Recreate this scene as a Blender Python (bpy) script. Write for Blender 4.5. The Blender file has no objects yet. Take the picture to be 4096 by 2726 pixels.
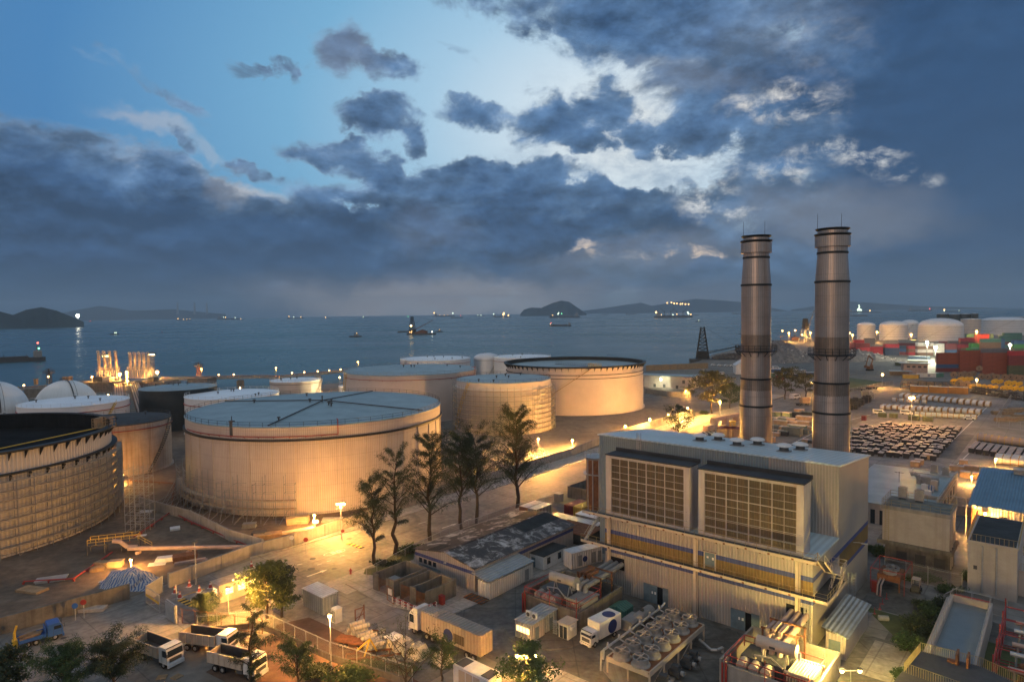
import bpy, math, random
from mathutils import Vector, Matrix
random.seed(7)
PI = math.pi; R = math.radians
SC = bpy.context.scene; COL = SC.collection
H = 48.0                      # camera height, metres
FPX, PITCH, ROLL = 2620.0, .0441, .0130
UA = math.atan2(-.65, .76)    # the works are laid out on one skewed grid: u along the turbine hall, v away from the camera
U = Vector((math.cos(UA), math.sin(UA), 0)); V = Vector((-math.sin(UA), math.cos(UA), 0))
CROP = {'a': (0, 1800, .5906), 'b': (1000, 1800, .5906), 'c': (2000, 1800, .5906), 'd': (3000, 1800, .5905),
  'e': (0, 1150, .4464), 'f': (1000, 1150, .4464), 'g': (2000, 1150, .4464), 'h': (3000, 1150, .4652),
  'w': (0, 0, 1.7385), 's': (0, 0, 1.), 'i': (2950, 1760, 1/3.92), 'j': (3000, 2100, 1/3.92), 'k': (2350, 2060, 1/3.92),
  'l': (2350, 1660, 1/3.92), 'm': (2800, 2400, 1/3.366), 'n': (3600, 2250, 1/3.294), 'o': (3650, 1750, 1/5.226),
  'p': (3350, 1200, .3166), 'q': (3350, 1400, .1698), 'r': (3700, 1400, .1681), 't': (3050, 1480, .2041), 'y': (2550, 1480, .2122)}
def ray(k, x, y):
 c = CROP[k]
 x, y = c[0]+x*c[2]-2048, -(c[1]+y*c[2]-1363)
 co, si = math.cos(ROLL), math.sin(ROLL)
 x, y = co*x+si*y, -si*x+co*y
 cp, sp = math.cos(PITCH), math.sin(PITCH)
 return Vector((x, cp*FPX+sp*y, -sp*FPX+cp*y)).normalized()
def P(k, x, y, z=0.0):        # where the survey sight line through a photo point meets the level z
 d = ray(k, x, y); t = (z-H)/d.z
 return Vector((d.x*t, d.y*t, z))
def top(k, x, y, base):       # height above ground of a point straight above base
 d = ray(k, x, y)
 return H+d.z*math.hypot(base[0], base[1])/math.hypot(d.x, d.y)
def at(k, x, y, dist):        # the point at ground distance dist
 d = ray(k, x, y); t = dist/math.hypot(d.x, d.y)
 return Vector((d.x*t, d.y*t, H+d.z*t))
# ------------------------------------------------------------------ mesh builder
class MB:
 def __init__(s):
  s.v = []; s.f = []; s.m = []; s.sm = []; s.uv = []; s.M = Matrix()
 def add(s, vs, fs, m=0, sm=False, uv=None):
  o = len(s.v); M = s.M
  s.v.extend([M @ Vector(v) for v in vs])
  for i, f in enumerate(fs):
   s.f.append([o+j for j in f]); s.m.append(m); s.sm.append(sm); s.uv.append(uv[i] if uv else None)
  return s
 def box(s, x0, x1, y0, y1, z0, z1, m=0, mt=None):
  vs = [(x0, y0, z0), (x1, y0, z0), (x1, y1, z0), (x0, y1, z0), (x0, y0, z1), (x1, y0, z1), (x1, y1, z1), (x0, y1, z1)]
  s.add(vs, [(0, 1, 5, 4), (1, 2, 6, 5), (2, 3, 7, 6), (3, 0, 4, 7), (3, 2, 1, 0)], m)
  s.add(vs[4:], [(0, 1, 2, 3)], m if mt is None else mt)
  return s
 def cbox(s, c, d, m=0, rz=0, rx=0, ry=0):
  old = s.M; s.M = old @ Matrix.Translation(c) @ Matrix.Rotation(rz, 4, 'Z') @ Matrix.Rotation(ry, 4, 'Y') @ Matrix.Rotation(rx, 4, 'X')
  s.box(-d[0]/2, d[0]/2, -d[1]/2, d[1]/2, -d[2]/2, d[2]/2, m); s.M = old
  return s
 def cyl(s, p0, p1, r0, r1=None, n=10, m=0, caps=True):
  p0, p1 = Vector(p0), Vector(p1); r1 = r0 if r1 is None else r1
  d = p1-p0; L = d.length
  if L < 1e-6: return s
  d = d/L; a = Vector((0, 0, 1)) if abs(d.z) < .9 else Vector((1, 0, 0))
  x = d.cross(a).normalized(); y = d.cross(x)
  if n == 4: x, y = (x+y).normalized(), (y-x).normalized()
  c = [(math.cos(2*PI*i/n), math.sin(2*PI*i/n)) for i in range(n)]
  vs = [p0+(x*a_+y*b_)*r0 for a_, b_ in c]+[p1+(x*a_+y*b_)*r1 for a_, b_ in c]
  w = 2*PI*max(r0, r1)/n
  s.add(vs, [(i, i+n, (i+1) % n+n, (i+1) % n) for i in range(n)], m, n > 5,
              [[(i*w, 0), (i*w, L), ((i+1)*w, L), ((i+1)*w, 0)] for i in range(n)])
  if caps:
   if r0 > 0: s.add(vs[:n], [tuple(range(n))], m)
   if r1 > 0: s.add(vs[n:], [tuple(range(n-1, -1, -1))], m)
  return s
 def bar(s, p0, p1, w=.1, m=0): return s.cyl(p0, p1, w*.707, None, 4, m)
 def tube(s, pts, r, n=8, m=0):
  for i in range(len(pts)-1): s.cyl(pts[i], pts[i+1], r, None, n, m)
  return s
 def lathe(s, prof, n=48, c=(0, 0, 0), m=0, a0=0, a1=2*PI, sm=True):   # profile of (r, z) pairs, each band with its own vertices
  full = abs(a1-a0-2*PI) < 1e-6; k = n if full else n+1
  an = [a0+(a1-a0)*i/n for i in range(k)]
  for (r0, z0), (r1, z1) in zip(prof, prof[1:]):
   vs = [(c[0]+r0*math.cos(t), c[1]+r0*math.sin(t), c[2]+z0) for t in an]+[(c[0]+r1*math.cos(t), c[1]+r1*math.sin(t), c[2]+z1) for t in an]
   fs = []; uv = []; w = (a1-a0)*max(r0, r1)/n
   for i in range(n):
    j = (i+1) % k
    fs.append((i, j, k+j, k+i)); uv.append([(i*w, z0), (i*w+w, z0), (i*w+w, z1), (i*w, z1)])
   s.add(vs, fs, m, sm, uv)
  return s
 def prism(s, pts, z0, z1, m=0, mt=None, bottom=False):
  n = len(pts)
  a = sum(pts[i][0]*pts[(i+1) % n][1]-pts[(i+1) % n][0]*pts[i][1] for i in range(n))
  if a < 0: pts = pts[::-1]
  vs = [(p[0], p[1], z0) for p in pts]+[(p[0], p[1], z1) for p in pts]
  s.add(vs, [(i, (i+1) % n, n+(i+1) % n, n+i) for i in range(n)], m)
  s.add(vs[n:], [tuple(range(n))], m if mt is None else mt)
  if bottom: s.add(vs[:n], [tuple(range(n-1, -1, -1))], m)
  return s
 def ball(s, c, r, n=12, m=0, half=False, sz=1.0):
  k = n//2; lo = k//2 if half else 0
  prof = [(max(1e-4, r*math.sin(PI*i/k)), -r*sz*math.cos(PI*i/k)) for i in range(lo, k+1)]
  vs = []; fs = []
  for (q, z) in prof: vs += [(c[0]+q*math.cos(2*PI*i/n), c[1]+q*math.sin(2*PI*i/n), c[2]+z) for i in range(n)]
  for j in range(len(prof)-1): fs += [(j*n+i, j*n+(i+1) % n, (j+1)*n+(i+1) % n, (j+1)*n+i) for i in range(n)]
  return s.add(vs, fs, m, True)
 def rail(s, pts, h=1.1, r=.035, gap=2.0, mid=1, m=0, closed=False):
  pts = [Vector(p) for p in pts]
  if closed: pts.append(pts[0])
  for a, b in zip(pts, pts[1:]):
   n = max(1, round((b-a).length/gap))
   for i in range(n+1): s.cyl(a.lerp(b, i/n), a.lerp(b, i/n)+Vector((0, 0, h)), r, None, 4, m, False)
   for q in range(mid+1):
    z = Vector((0, 0, h*(1-q/(mid+1)))); s.cyl(a+z, b+z, r, None, 4, m, False)
  return s
 def ringrail(s, c, rad, z, h=1.1, n=60, r=.04, m=0, a0=0, a1=2*PI):
  pts = [(c[0]+rad*math.cos(a0+(a1-a0)*i/n), c[1]+rad*math.sin(a0+(a1-a0)*i/n), z) for i in range(n+1)]
  for a, b in zip(pts, pts[1:]):
   s.cyl(a, (a[0], a[1], z+h), r, None, 4, m, False)
   for q in (h, h*.5): s.cyl((a[0], a[1], z+q), (b[0], b[1], z+q), r, None, 4, m, False)
  return s
 def build(s, name, mats, parent=None):
  me = bpy.data.meshes.new(name); me.from_pydata([tuple(v) for v in s.v], [], s.f)
  if not isinstance(mats, (list, tuple)): mats = [mats]
  for q in mats: me.materials.append(MAT[q] if isinstance(q, str) else q)
  me.polygons.foreach_set('material_index', s.m); me.polygons.foreach_set('use_smooth', s.sm)
  uvl = me.uv_layers.new(name='UVMap').data; buf = []
  for f, uv in zip(s.f, s.uv):
   if uv: buf.extend(c for q in uv for c in q); continue
   a = s.v[f[0]]; nrm = (s.v[f[1]]-a).cross(s.v[f[2]]-a)
   if nrm.length > 0: nrm.normalize()
   if abs(nrm.z) > .97:
    for j in f: buf.extend((s.v[j].x, s.v[j].y))
   else:
    t = Vector((-nrm.y, nrm.x, 0)).normalized(); b = nrm.cross(t)
    for j in f: buf.extend((s.v[j].dot(t), s.v[j].dot(b)))
  uvl.foreach_set('uv', buf)
  me.update()
  o = bpy.data.objects.new(name, me); COL.objects.link(o)
  if parent: o.parent = parent
  return o
def thing(name, label, cat, loc=(0, 0, 0), rz=0, group=None):
 o = bpy.data.objects.new(name, None); COL.objects.link(o); o.empty_display_size = .3
 o.location = loc; o.rotation_euler = (0, 0, rz); o['label'] = label; o['category'] = cat
 if group: o['group'] = group
 return o
def solo(mb, name, mats, label, cat, loc=(0, 0, 0), rz=0, group=None):
 o = mb.build(name, mats); o.location = loc; o.rotation_euler = (0, 0, rz); o['label'] = label; o['category'] = cat
 if group: o['group'] = group
 return o
def ground_sheet(mb, name, mats, kind='structure', label=None):
 o = mb.build(name, mats); o['kind'] = kind
 if label: o['label'] = label
 return o
def kids(o): return [c for c in ALLKIDS.get(o.name, [])]
ALLKIDS = {}
def reg(o):                    # remember an original's parts, for copies
 ALLKIDS[o.name] = list(o.children); [reg(c) for c in o.children]; return o
def dup(o, loc, rz=0, label=None, group=None, scale=None):
 r = o.copy(); COL.objects.link(r); r.location = loc; r.rotation_euler = (0, 0, rz)
 if label: r['label'] = label
 if group: r['group'] = group
 if scale: r.scale = scale
 for ch in kids(o):
  c = ch.copy(); COL.objects.link(c); c.parent = r
  for g in kids(ch):
   d = g.copy(); COL.objects.link(d); d.parent = c
 return r
# ------------------------------------------------------------------ materials
MAT = {}
def _n(nt, t, **kw):
 n = nt.nodes.new(t)
 for k, v in kw.items():
  if k in ('op', 'bt'): setattr(n, 'operation' if k == 'op' else 'blend_type', v)
  else: setattr(n, k, v)
 return n
def mat(name, col, rough=.75, metal=0., var=.18, sc=.6, streak=0., scol=(.10, .06, .035), rib=0., ribd=.6, bump=0., bsc=6., emit=0., spec=.35, seam=0., alpha=1., riba=0, stripe=None):
 m = bpy.data.materials.new(name); m.use_nodes = True; nt = m.node_tree; L = nt.links.new
 b = nt.nodes['Principled BSDF']; b.inputs['Roughness'].default_value = rough; b.inputs['Metallic'].default_value = metal
 b.inputs['Specular IOR Level'].default_value = spec
 tc = _n(nt, 'ShaderNodeTexCoord')
 c = None
 if var or streak:
  rgb = _n(nt, 'ShaderNodeRGB'); rgb.outputs[0].default_value = (*col, 1); c = rgb.outputs[0]
 if var:
  no = _n(nt, 'ShaderNodeTexNoise'); no.inputs['Scale'].default_value = sc; no.inputs['Detail'].default_value = 6; no.inputs['Roughness'].default_value = .65
  L(tc.outputs['Object'], no.inputs['Vector'])
  mr = _n(nt, 'ShaderNodeMapRange'); mr.inputs['From Min'].default_value = .3; mr.inputs['From Max'].default_value = .7
  mr.inputs['To Min'].default_value = 1-var; mr.inputs['To Max'].default_value = 1+var; L(no.outputs['Fac'], mr.inputs['Value'])
  mx = _n(nt, 'ShaderNodeVectorMath', op='SCALE'); L(c, mx.inputs[0]); L(mr.outputs[0], mx.inputs['Scale']); c = mx.outputs[0]
 if streak:
  mp = _n(nt, 'ShaderNodeMapping'); mp.inputs['Scale'].default_value = (1.3, .05, 1); L(tc.outputs['UV'], mp.inputs['Vector'])
  no = _n(nt, 'ShaderNodeTexNoise'); no.inputs['Scale'].default_value = 1.; no.inputs['Detail'].default_value = 5; L(mp.outputs[0], no.inputs['Vector'])
  mr = _n(nt, 'ShaderNodeMapRange'); mr.inputs['From Min'].default_value = .48; mr.inputs['From Max'].default_value = .75; mr.inputs['To Max'].default_value = streak; L(no.outputs['Fac'], mr.inputs['Value'])
  mx = _n(nt, 'ShaderNodeMix', data_type='RGBA'); L(mr.outputs[0], mx.inputs['Factor']); L(c, mx.inputs['A']); mx.inputs['B'].default_value = (*scol, 1); c = mx.outputs['Result']
 hgt = None
 if rib or seam:
  sx = _n(nt, 'ShaderNodeSeparateXYZ'); L(tc.outputs['UV'], sx.inputs[0])
 if rib:
  mu = _n(nt, 'ShaderNodeMath', op='MULTIPLY'); L(sx.outputs[riba], mu.inputs[0]); mu.inputs[1].default_value = 2*PI/rib
  si = _n(nt, 'ShaderNodeMath', op='SINE'); L(mu.outputs[0], si.inputs[0]); hgt = si.outputs[0]
  if var and ribd > 0:
   mr = _n(nt, 'ShaderNodeMapRange'); mr.inputs['From Min'].default_value = -1; mr.inputs['To Min'].default_value = .86; mr.inputs['To Max'].default_value = 1.06; L(hgt, mr.inputs['Value'])
   mx = _n(nt, 'ShaderNodeVectorMath', op='SCALE'); L(c, mx.inputs[0]); L(mr.outputs[0], mx.inputs['Scale']); c = mx.outputs[0]
 if stripe:
  gt = _n(nt, 'ShaderNodeMath', op='GREATER_THAN'); L(hgt, gt.inputs[0]); gt.inputs[1].default_value = .1; mx = _n(nt, 'ShaderNodeMix', data_type='RGBA'); L(gt.outputs[0], mx.inputs[0]); L(c, mx.inputs[6]); mx.inputs[7].default_value = (*stripe, 1); c = mx.outputs[2]
 if seam:      # panel joints, seam metres apart both ways
  for q in (0, 1):
   mu = _n(nt, 'ShaderNodeMath', op='PINGPONG'); L(sx.outputs[q], mu.inputs[0]); mu.inputs[1].default_value = seam/2*(1 if q else 1.6)
   lt = _n(nt, 'ShaderNodeMath', op='LESS_THAN'); L(mu.outputs[0], lt.inputs[0]); lt.inputs[1].default_value = .035
   mr = _n(nt, 'ShaderNodeMapRange'); mr.inputs['To Min'].default_value = 1; mr.inputs['To Max'].default_value = .72; L(lt.outputs[0], mr.inputs['Value'])
   mx = _n(nt, 'ShaderNodeVectorMath', op='SCALE'); L(c, mx.inputs[0]); L(mr.outputs[0], mx.inputs['Scale']); c = mx.outputs[0]
 if bump:
  no = _n(nt, 'ShaderNodeTexNoise'); no.inputs['Scale'].default_value = bsc; no.inputs['Detail'].default_value = 4; L(tc.outputs['Object'], no.inputs['Vector'])
  bp = _n(nt, 'ShaderNodeBump'); bp.inputs['Distance'].default_value = bump; bp.inputs['Strength'].default_value = .8; L(no.outputs['Fac'], bp.inputs['Height']); L(bp.outputs[0], b.inputs['Normal'])
 elif hgt is not None:
  bp = _n(nt, 'ShaderNodeBump'); bp.inputs['Distance'].default_value = rib*.16; bp.inputs['Strength'].default_value = ribd; L(hgt, bp.inputs['Height']); L(bp.outputs[0], b.inputs['Normal'])
 if c is not None: L(c, b.inputs['Base Color'])
 else: b.inputs['Base Color'].default_value = (*col, 1)
 if emit:
  b.inputs['Emission Color'].default_value = (*col, 1); b.inputs['Emission Strength'].default_value = emit
 if alpha < 1:
  b.inputs['Alpha'].default_value = alpha
 MAT[name] = m
 return m
EXPO = .2; SUNE = .42; HZ = 8e-5; LM = 3.4
# metals, paints
mat('tank cream', (.41, .365, .335), .6, 0, .10, .15, .35, (.33, .25, .19), rib=.5, ribd=.3, seam=3.4)
mat('tank pale', (.45, .41, .385), .5, 0, .07, .15, .18, (.42, .35, .28))
mat('tank white', (.58, .595, .62), .5, 0, .06, .2, .12, (.45, .42, .38))
mat('tank rusty', (.36, .30, .25), .7, 0, .2, .25, .75, (.16, .08, .045), seam=2.6)
mat('tank black', (.022, .028, .03), .6, 0, .3, .3)
mat('tank ribbed', (.50, .48, .45), .6, 0, .06, .2, .1, (.4, .36, .3), rib=.8, ribd=.9)
mat('roof white', (.78, .82, .85), .35, 0, .06, .12)
mat('roof blue', (.22, .285, .30), .42, 0, .22, .18, bump=.03, bsc=.5)
mat('roof dark', (.035, .035, .036), .8, 0, .3, .3)
mat('black steel', (.018, .021, .023), .6, .2, .35, .5)
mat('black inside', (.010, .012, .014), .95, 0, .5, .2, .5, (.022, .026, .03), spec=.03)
mat('sphere white', (.68, .69, .68), .4, 0, .08, .2, .15, (.3, .27, .24))
mat('galv', (.36, .38, .39), .5, .5, .15, 1.)
mat('scaffold', (.26, .27, .27), .5, .5, .2, 1.)
mat('plank', (.38, .32, .24), .8, 0, .3, 1.)
mat('red paint', (.26, .035, .03), .5, 0, .2, 1.)
mat('rail yellow', (.27, .21, .10), .6, 0, .2, 1.)
mat('yellow paint', (.55, .36, .04), .55, 0, .15, 1.)
mat('blue paint', (.03, .10, .32), .4, 0, .15, 1.)
mat('navy', (.018, .035, .13), .5, 0, .1, 1.)
mat('white paint', (.58, .58, .57), .45, 0, .14, 1.1, .3, (.30, .27, .23))
mat('cream paint', (.42, .36, .29), .55, 0, .1, .6, .2, (.3, .2, .12))
mat('grey paint', (.22, .23, .23), .55, 0, .2, .7)
mat('dark grey', (.055, .058, .06), .65, 0, .25, .8)
mat('rust', (.17, .075, .035), .85, 0, .4, 1.2)
mat('rubber', (.012, .012, .012), .85, 0, .2, 1.)
mat('glass', (.02, .028, .035), .12, 0, 0, spec=.6)
mat('hall wall', (.34, .315, .285), .6, 0, .07, .2, .22, (.36, .28, .2), rib=.45, ribd=1.)
mat('hall wall grey', (.30, .35, .39), .6, 0, .06, .2, 0, rib=.45, ribd=1.)
mat('hall wall blue', (.19, .25, .28), .6, 0, .06, .2, 0, rib=.45, ribd=1.)
mat('hall ochre', (.19, .13, .048), .7, 0, .15, .4, .2, (.12, .08, .03), rib=.45, ribd=1.)
mat('hall stripe', (.045, .07, .22), .6, 0, .12, .5, rib=.45, ribd=1.)
mat('hall roof', (.42, .52, .56), .38, 0, .07, .12, rib=1.0, ribd=.12)
mat('louvre frame', (.40, .37, .35), .6, 0, .1, .5, .45, (.25, .13, .07))
mat('louvre panel', (.10, .085, .058), .5, .3, .25, .25, .6, (.19, .12, .05), rib=.35, ribd=.6)
mat('door blue', (.10, .15, .18), .6, 0, .3, .6, .3, (.2, .22, .22))
mat('stack steel', (.31, .265, .24), .40, .6, .15, .25, .4, (.22, .17, .14), rib=.42, ribd=.12, seam=4.2)
mat('stack stain', (.19, .155, .13), .42, .6, .3, .3, .6, (.10, .07, .05), rib=.42, ribd=.12)
# masonry and ground
mat('concrete', (.26, .25, .23), .85, 0, .22, .5, .5, (.13, .12, .10))
mat('concrete dark', (.13, .125, .11), .9, 0, .35, .6, .7, (.05, .048, .042))
mat('render', (.36, .33, .30), .8, 0, .12, .5, .45, (.26, .22, .18))
mat('stone pink', (.36, .27, .23), .85, 0, .2, .6)
mat('moss roof', (.12, .13, .115), .85, 0, .45, .5)
mat('bitumen', (.022, .026, .026), .8, 0, .5, .35)
mat('tin', (.34, .38, .39), .45, .3, .18, .5, rib=.6, ribd=.9)
mat('tin white', (.58, .61, .63), .5, 0, .2, .6, rib=.6, ribd=.9)
mat('tin blue', (.105, .20, .29), .45, 0, .14, .35, rib=.55, ribd=1.)
mat('tin wall', (.36, .335, .315), .6, 0, .12, .4, .25, (.3, .2, .12), rib=.5, ribd=.9)
mat('tin lamplit', (.52, .40, .28), .5, 0, .12, .4, rib=.55, ribd=1.)  # lamp glow on the far slope of the blue roof, put into its colour
mat('timber', (.27, .19, .11), .8, 0, .3, 1.)
mat('ply', (.40, .30, .19), .75, 0, .2, .8)
mat('tarp blue', (.42, .43, .44), .7, 0, .2, .8, rib=.55, ribd=.3, stripe=(.07, .13, .27))
mat('tarp pale', (.36, .335, .30), .7, 0, .35, .7, bump=.15, bsc=1.2)
mat('bark', (.06, .045, .03), .9, 0, .3, 2.)
mat('leaf dark', (.032, .05, .024), .8, 0, .35, .35)
mat('leaf', (.10, .12, .028), .75, 0, .35, .35)
mat('leaf olive', (.075, .075, .03), .8, 0, .35, .35)
mat('leaf bush', (.04, .075, .025), .8, 0, .4, .6)
mat('grass', (.075, .09, .035), .95, 0, .4, .25)
mat('still water', (.16, .19, .20), .3, 0, .1, .4)
mat('trailer tan', (.30, .26, .21), .6, 0, .12, .5, .3, (.2, .15, .1), rib=.6, ribd=.4)
mat('red soil', (.12, .075, .05), .95, 0, .45, .22, bump=.12, bsc=1.5)
mat('earth', (.15, .11, .08), .95, 0, .45, .12, bump=.15, bsc=1.)
mat('line paint', (.55, .55, .52), .8, 0, .2, 1.)
mat('yellow line', (.50, .33, .05), .8, 0, .2, 1.)
mat('rock', (.10, .10, .09), .95, 0, .4, .4, bump=.3, bsc=.6)
mat('hill', (.022, .032, .03), .95, 0, .3, .004, spec=.05)
mat('scrap', (.16, .15, .145), .7, .4, .5, .5)
mat('drum wrap', (.50, .50, .49), .55, 0, .14, .9)
mat('drum copper', (.42, .30, .22), .55, 0, .18, .9)
mat('drum flange', (.36, .20, .06), .75, 0, .2, .9)
mat('drum yellow', (.62, .36, .02), .6, 0, .1, .9)
mat('drum brown', (.22, .15, .10), .8, 0, .25, .9)
mat('crate dark', (.035, .035, .038), .7, 0, .3, .9)
mat('crate top', (.43, .37, .34), .7, 0, .22, .5)
mat('crate grey', (.10, .12, .115), .7, 0, .2, .5)
mat('crate green', (.14, .19, .12), .7, 0, .2, .5)
mat('crate wood', (.36, .24, .14), .8, 0, .25, .5)
for nm, c in (('red', (.36, .028, .04)), ('maroon', (.17, .03, .032)), ('rustred', (.24, .062, .035)), ('navyc', (.028, .05, .10)), ('bluec', (.03, .09, .22)), ('greenc', (.05, .24, .045)),
              ('teal', (.06, .17, .14)), ('greyc', (.22, .25, .26)), ('whitec', (.58, .58, .55)), ('olivec', (.08, .095, .05)), ('brownc', (.19, .10, .06)), ('orangec', (.42, .20, .045)), ('slate', (.11, .125, .155)), ('yellowc', (.45, .30, .05))):
 mat('box '+nm, c, .55, 0, .14, .4, .15, (c[0]*.5, c[1]*.5, c[2]*.5), rib=.55, ribd=.9)
# things that give off light
mat('bulb', (1, .66, .22), emit=16, var=0); mat('bulb small', (1, .58, .20), emit=9, var=0)
mat('bulb white', (1, .95, .72), emit=18, var=0); mat('bulb red', (1, .12, .08), emit=6, var=0); mat('bulb green', (.2, 1, .4), emit=5, var=0)
mat('ship light', (1, .58, .20), emit=5, var=0); mat('ship white', (.8, 1, .75), emit=2.5, var=0)
mat('window lit', (1, .66, .3), emit=2.2, var=0)
def mesh_fence(name, col, hole):   # chain link: a fine net of wires, thin enough to see through
 m = mat(name, col, .6, .4, 0); nt = m.node_tree; L = nt.links.new; b = nt.nodes['Principled BSDF']
 tc = _n(nt, 'ShaderNodeTexCoord'); ck = _n(nt, 'ShaderNodeTexWhiteNoise'); L(tc.outputs['Object'], ck.inputs['Vector'])
 gt = _n(nt, 'ShaderNodeMath', op='GREATER_THAN'); L(ck.outputs['Value'], gt.inputs[0]); gt.inputs[1].default_value = hole; L(gt.outputs[0], b.inputs['Alpha'])
mesh_fence('chain link', (.22, .22, .21), .72)
mesh_fence('debris net', (.16, .17, .16), .80)
def ground_mat(name, c1, c2, c3, sc, joint=0., rough=.85, rot=0.):
 m = bpy.data.materials.new(name); m.use_nodes = True; nt = m.node_tree; L = nt.links.new
 b = nt.nodes['Principled BSDF']; b.inputs['Specular IOR Level'].default_value = .3
 tc = _n(nt, 'ShaderNodeTexCoord'); mp = _n(nt, 'ShaderNodeMapping'); mp.inputs['Rotation'].default_value = (0, 0, rot); L(tc.outputs['Object'], mp.inputs['Vector'])
 n1 = _n(nt, 'ShaderNodeTexNoise'); n1.inputs['Scale'].default_value = sc; n1.inputs['Detail'].default_value = 8; n1.inputs['Roughness'].default_value = .7; n1.inputs['Distortion'].default_value = .6; L(mp.outputs[0], n1.inputs['Vector'])
 n2 = _n(nt, 'ShaderNodeTexNoise'); n2.inputs['Scale'].default_value = sc*9; n2.inputs['Detail'].default_value = 5; L(mp.outputs[0], n2.inputs['Vector'])
 cr = _n(nt, 'ShaderNodeValToRGB'); e = cr.color_ramp.elements; e[0].position = .34; e[0].color = (*c1, 1); e[1].position = .66; e[1].color = (*c3, 1); q = e.new(.5); q.color = (*c2, 1)
 L(n1.outputs['Fac'], cr.inputs['Fac']); c = cr.outputs[0]
 mr = _n(nt, 'ShaderNodeMapRange'); mr.inputs['From Min'].default_value = .3; mr.inputs['From Max'].default_value = .7; mr.inputs['To Min'].default_value = .78; mr.inputs['To Max'].default_value = 1.2; L(n2.outputs['Fac'], mr.inputs['Value'])
 mx = _n(nt, 'ShaderNodeVectorMath', op='SCALE'); L(c, mx.inputs[0]); L(mr.outputs[0], mx.inputs['Scale']); c = mx.outputs[0]
 if joint:
  sx = _n(nt, 'ShaderNodeSeparateXYZ'); L(mp.outputs[0], sx.inputs[0])
  for q in (0, 1):
   pp = _n(nt, 'ShaderNodeMath', op='PINGPONG'); L(sx.outputs[q], pp.inputs[0]); pp.inputs[1].default_value = joint/2*(1 if q else 1.5)
   lt = _n(nt, 'ShaderNodeMath', op='LESS_THAN'); L(pp.outputs[0], lt.inputs[0]); lt.inputs[1].default_value = .09
   mr = _n(nt, 'ShaderNodeMapRange'); mr.inputs['To Min'].default_value = 1; mr.inputs['To Max'].default_value = .7; L(lt.outputs[0], mr.inputs['Value'])
   mx = _n(nt, 'ShaderNodeVectorMath', op='SCALE'); L(c, mx.inputs[0]); L(mr.outputs[0], mx.inputs['Scale']); c = mx.outputs[0]
 L(c, b.inputs['Base Color'])
 rr = _n(nt, 'ShaderNodeMapRange'); rr.inputs['To Min'].default_value = rough-.25; rr.inputs['To Max'].default_value = rough+.1; L(n1.outputs['Fac'], rr.inputs['Value']); L(rr.outputs[0], b.inputs['Roughness'])
 MAT[name] = m
ground_mat('yard', (.11, .108, .10), (.18, .175, .165), (.26, .25, .23), .05, 6., .85, -UA)
ground_mat('works ground', (.10, .092, .08), (.16, .145, .125), (.21, .19, .165), .06, 0, .9)
ground_mat('roadway', (.11, .105, .095), (.19, .178, .16), (.26, .245, .22), .11, 7., .8, -.85)
ground_mat('footway', (.22, .21, .19), (.29, .275, .25), (.34, .32, .29), .15, 3., .85, -.85)
ground_mat('bund earth', (.085, .062, .045), (.135, .10, .072), (.20, .155, .115), .08, 0, .95)
ground_mat('dark yard', (.05, .05, .046), (.10, .10, .092), (.165, .16, .148), .14, 5.5, .8)
ground_mat('stained tin', (.035, .033, .032), (.06, .052, .045), (.50, .48, .46), .35, 0, .7)
def sea_mat():
 m = bpy.data.materials.new('sea water'); m.use_nodes = True; nt = m.node_tree; L = nt.links.new
 b = nt.nodes['Principled BSDF']; b.inputs['Base Color'].default_value = (.03, .085, .095, 1); b.inputs['Roughness'].default_value = .26; b.inputs['IOR'].default_value = 1.33
 tc = _n(nt, 'ShaderNodeTexCoord'); mp = _n(nt, 'ShaderNodeMapping'); mp.inputs['Scale'].default_value = (.05, .16, 1); L(tc.outputs['Object'], mp.inputs['Vector'])
 n1 = _n(nt, 'ShaderNodeTexNoise'); n1.inputs['Scale'].default_value = 1.; n1.inputs['Detail'].default_value = 7; n1.inputs['Roughness'].default_value = .62; L(mp.outputs[0], n1.inputs['Vector'])
 bp = _n(nt, 'ShaderNodeBump'); bp.inputs['Distance'].default_value = 2.2; bp.inputs['Strength'].default_value = .55; L(n1.outputs['Fac'], bp.inputs['Height']); L(bp.outputs[0], b.inputs['Normal'])
 n2 = _n(nt, 'ShaderNodeTexNoise'); n2.inputs['Scale'].default_value = .004; n2.inputs['Detail'].default_value = 4; L(tc.outputs['Object'], n2.inputs['Vector'])
 rr = _n(nt, 'ShaderNodeMapRange'); rr.inputs['From Min'].default_value = .35; rr.inputs['From Max'].default_value = .65; rr.inputs['To Min'].default_value = .16; rr.inputs['To Max'].default_value = .34; L(n2.outputs['Fac'], rr.inputs['Value']); L(rr.outputs[0], b.inputs['Roughness'])
 MAT['sea water'] = m
sea_mat()
# ------------------------------------------------------------------ camera
cam = bpy.data.cameras.new('camera'); cam.sensor_width = 36; cam.lens = FPX*36/4096; cam.clip_start = .5; cam.clip_end = 120000
co = bpy.data.objects.new('camera', cam); COL.objects.link(co); SC.camera = co
co.matrix_world = Matrix.Translation((0, 0, H)) @ Matrix.Rotation(PI/2-PITCH, 4, 'X') @ Matrix.Rotation(-ROLL, 4, 'Z')
SC.view_settings.view_transform = 'Standard'; SC.view_settings.look = 'None'; SC.view_settings.exposure = EXPO if 'EXPO' in globals() else 0.0
cy = SC.cycles
cy.max_bounces = 5; cy.diffuse_bounces = 2; cy.glossy_bounces = 3; cy.transparent_max_bounces = 12; cy.volume_bounces = 0; cy.caustics_reflective = False; cy.caustics_refractive = False; cy.sample_clamp_indirect = 4.0
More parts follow.
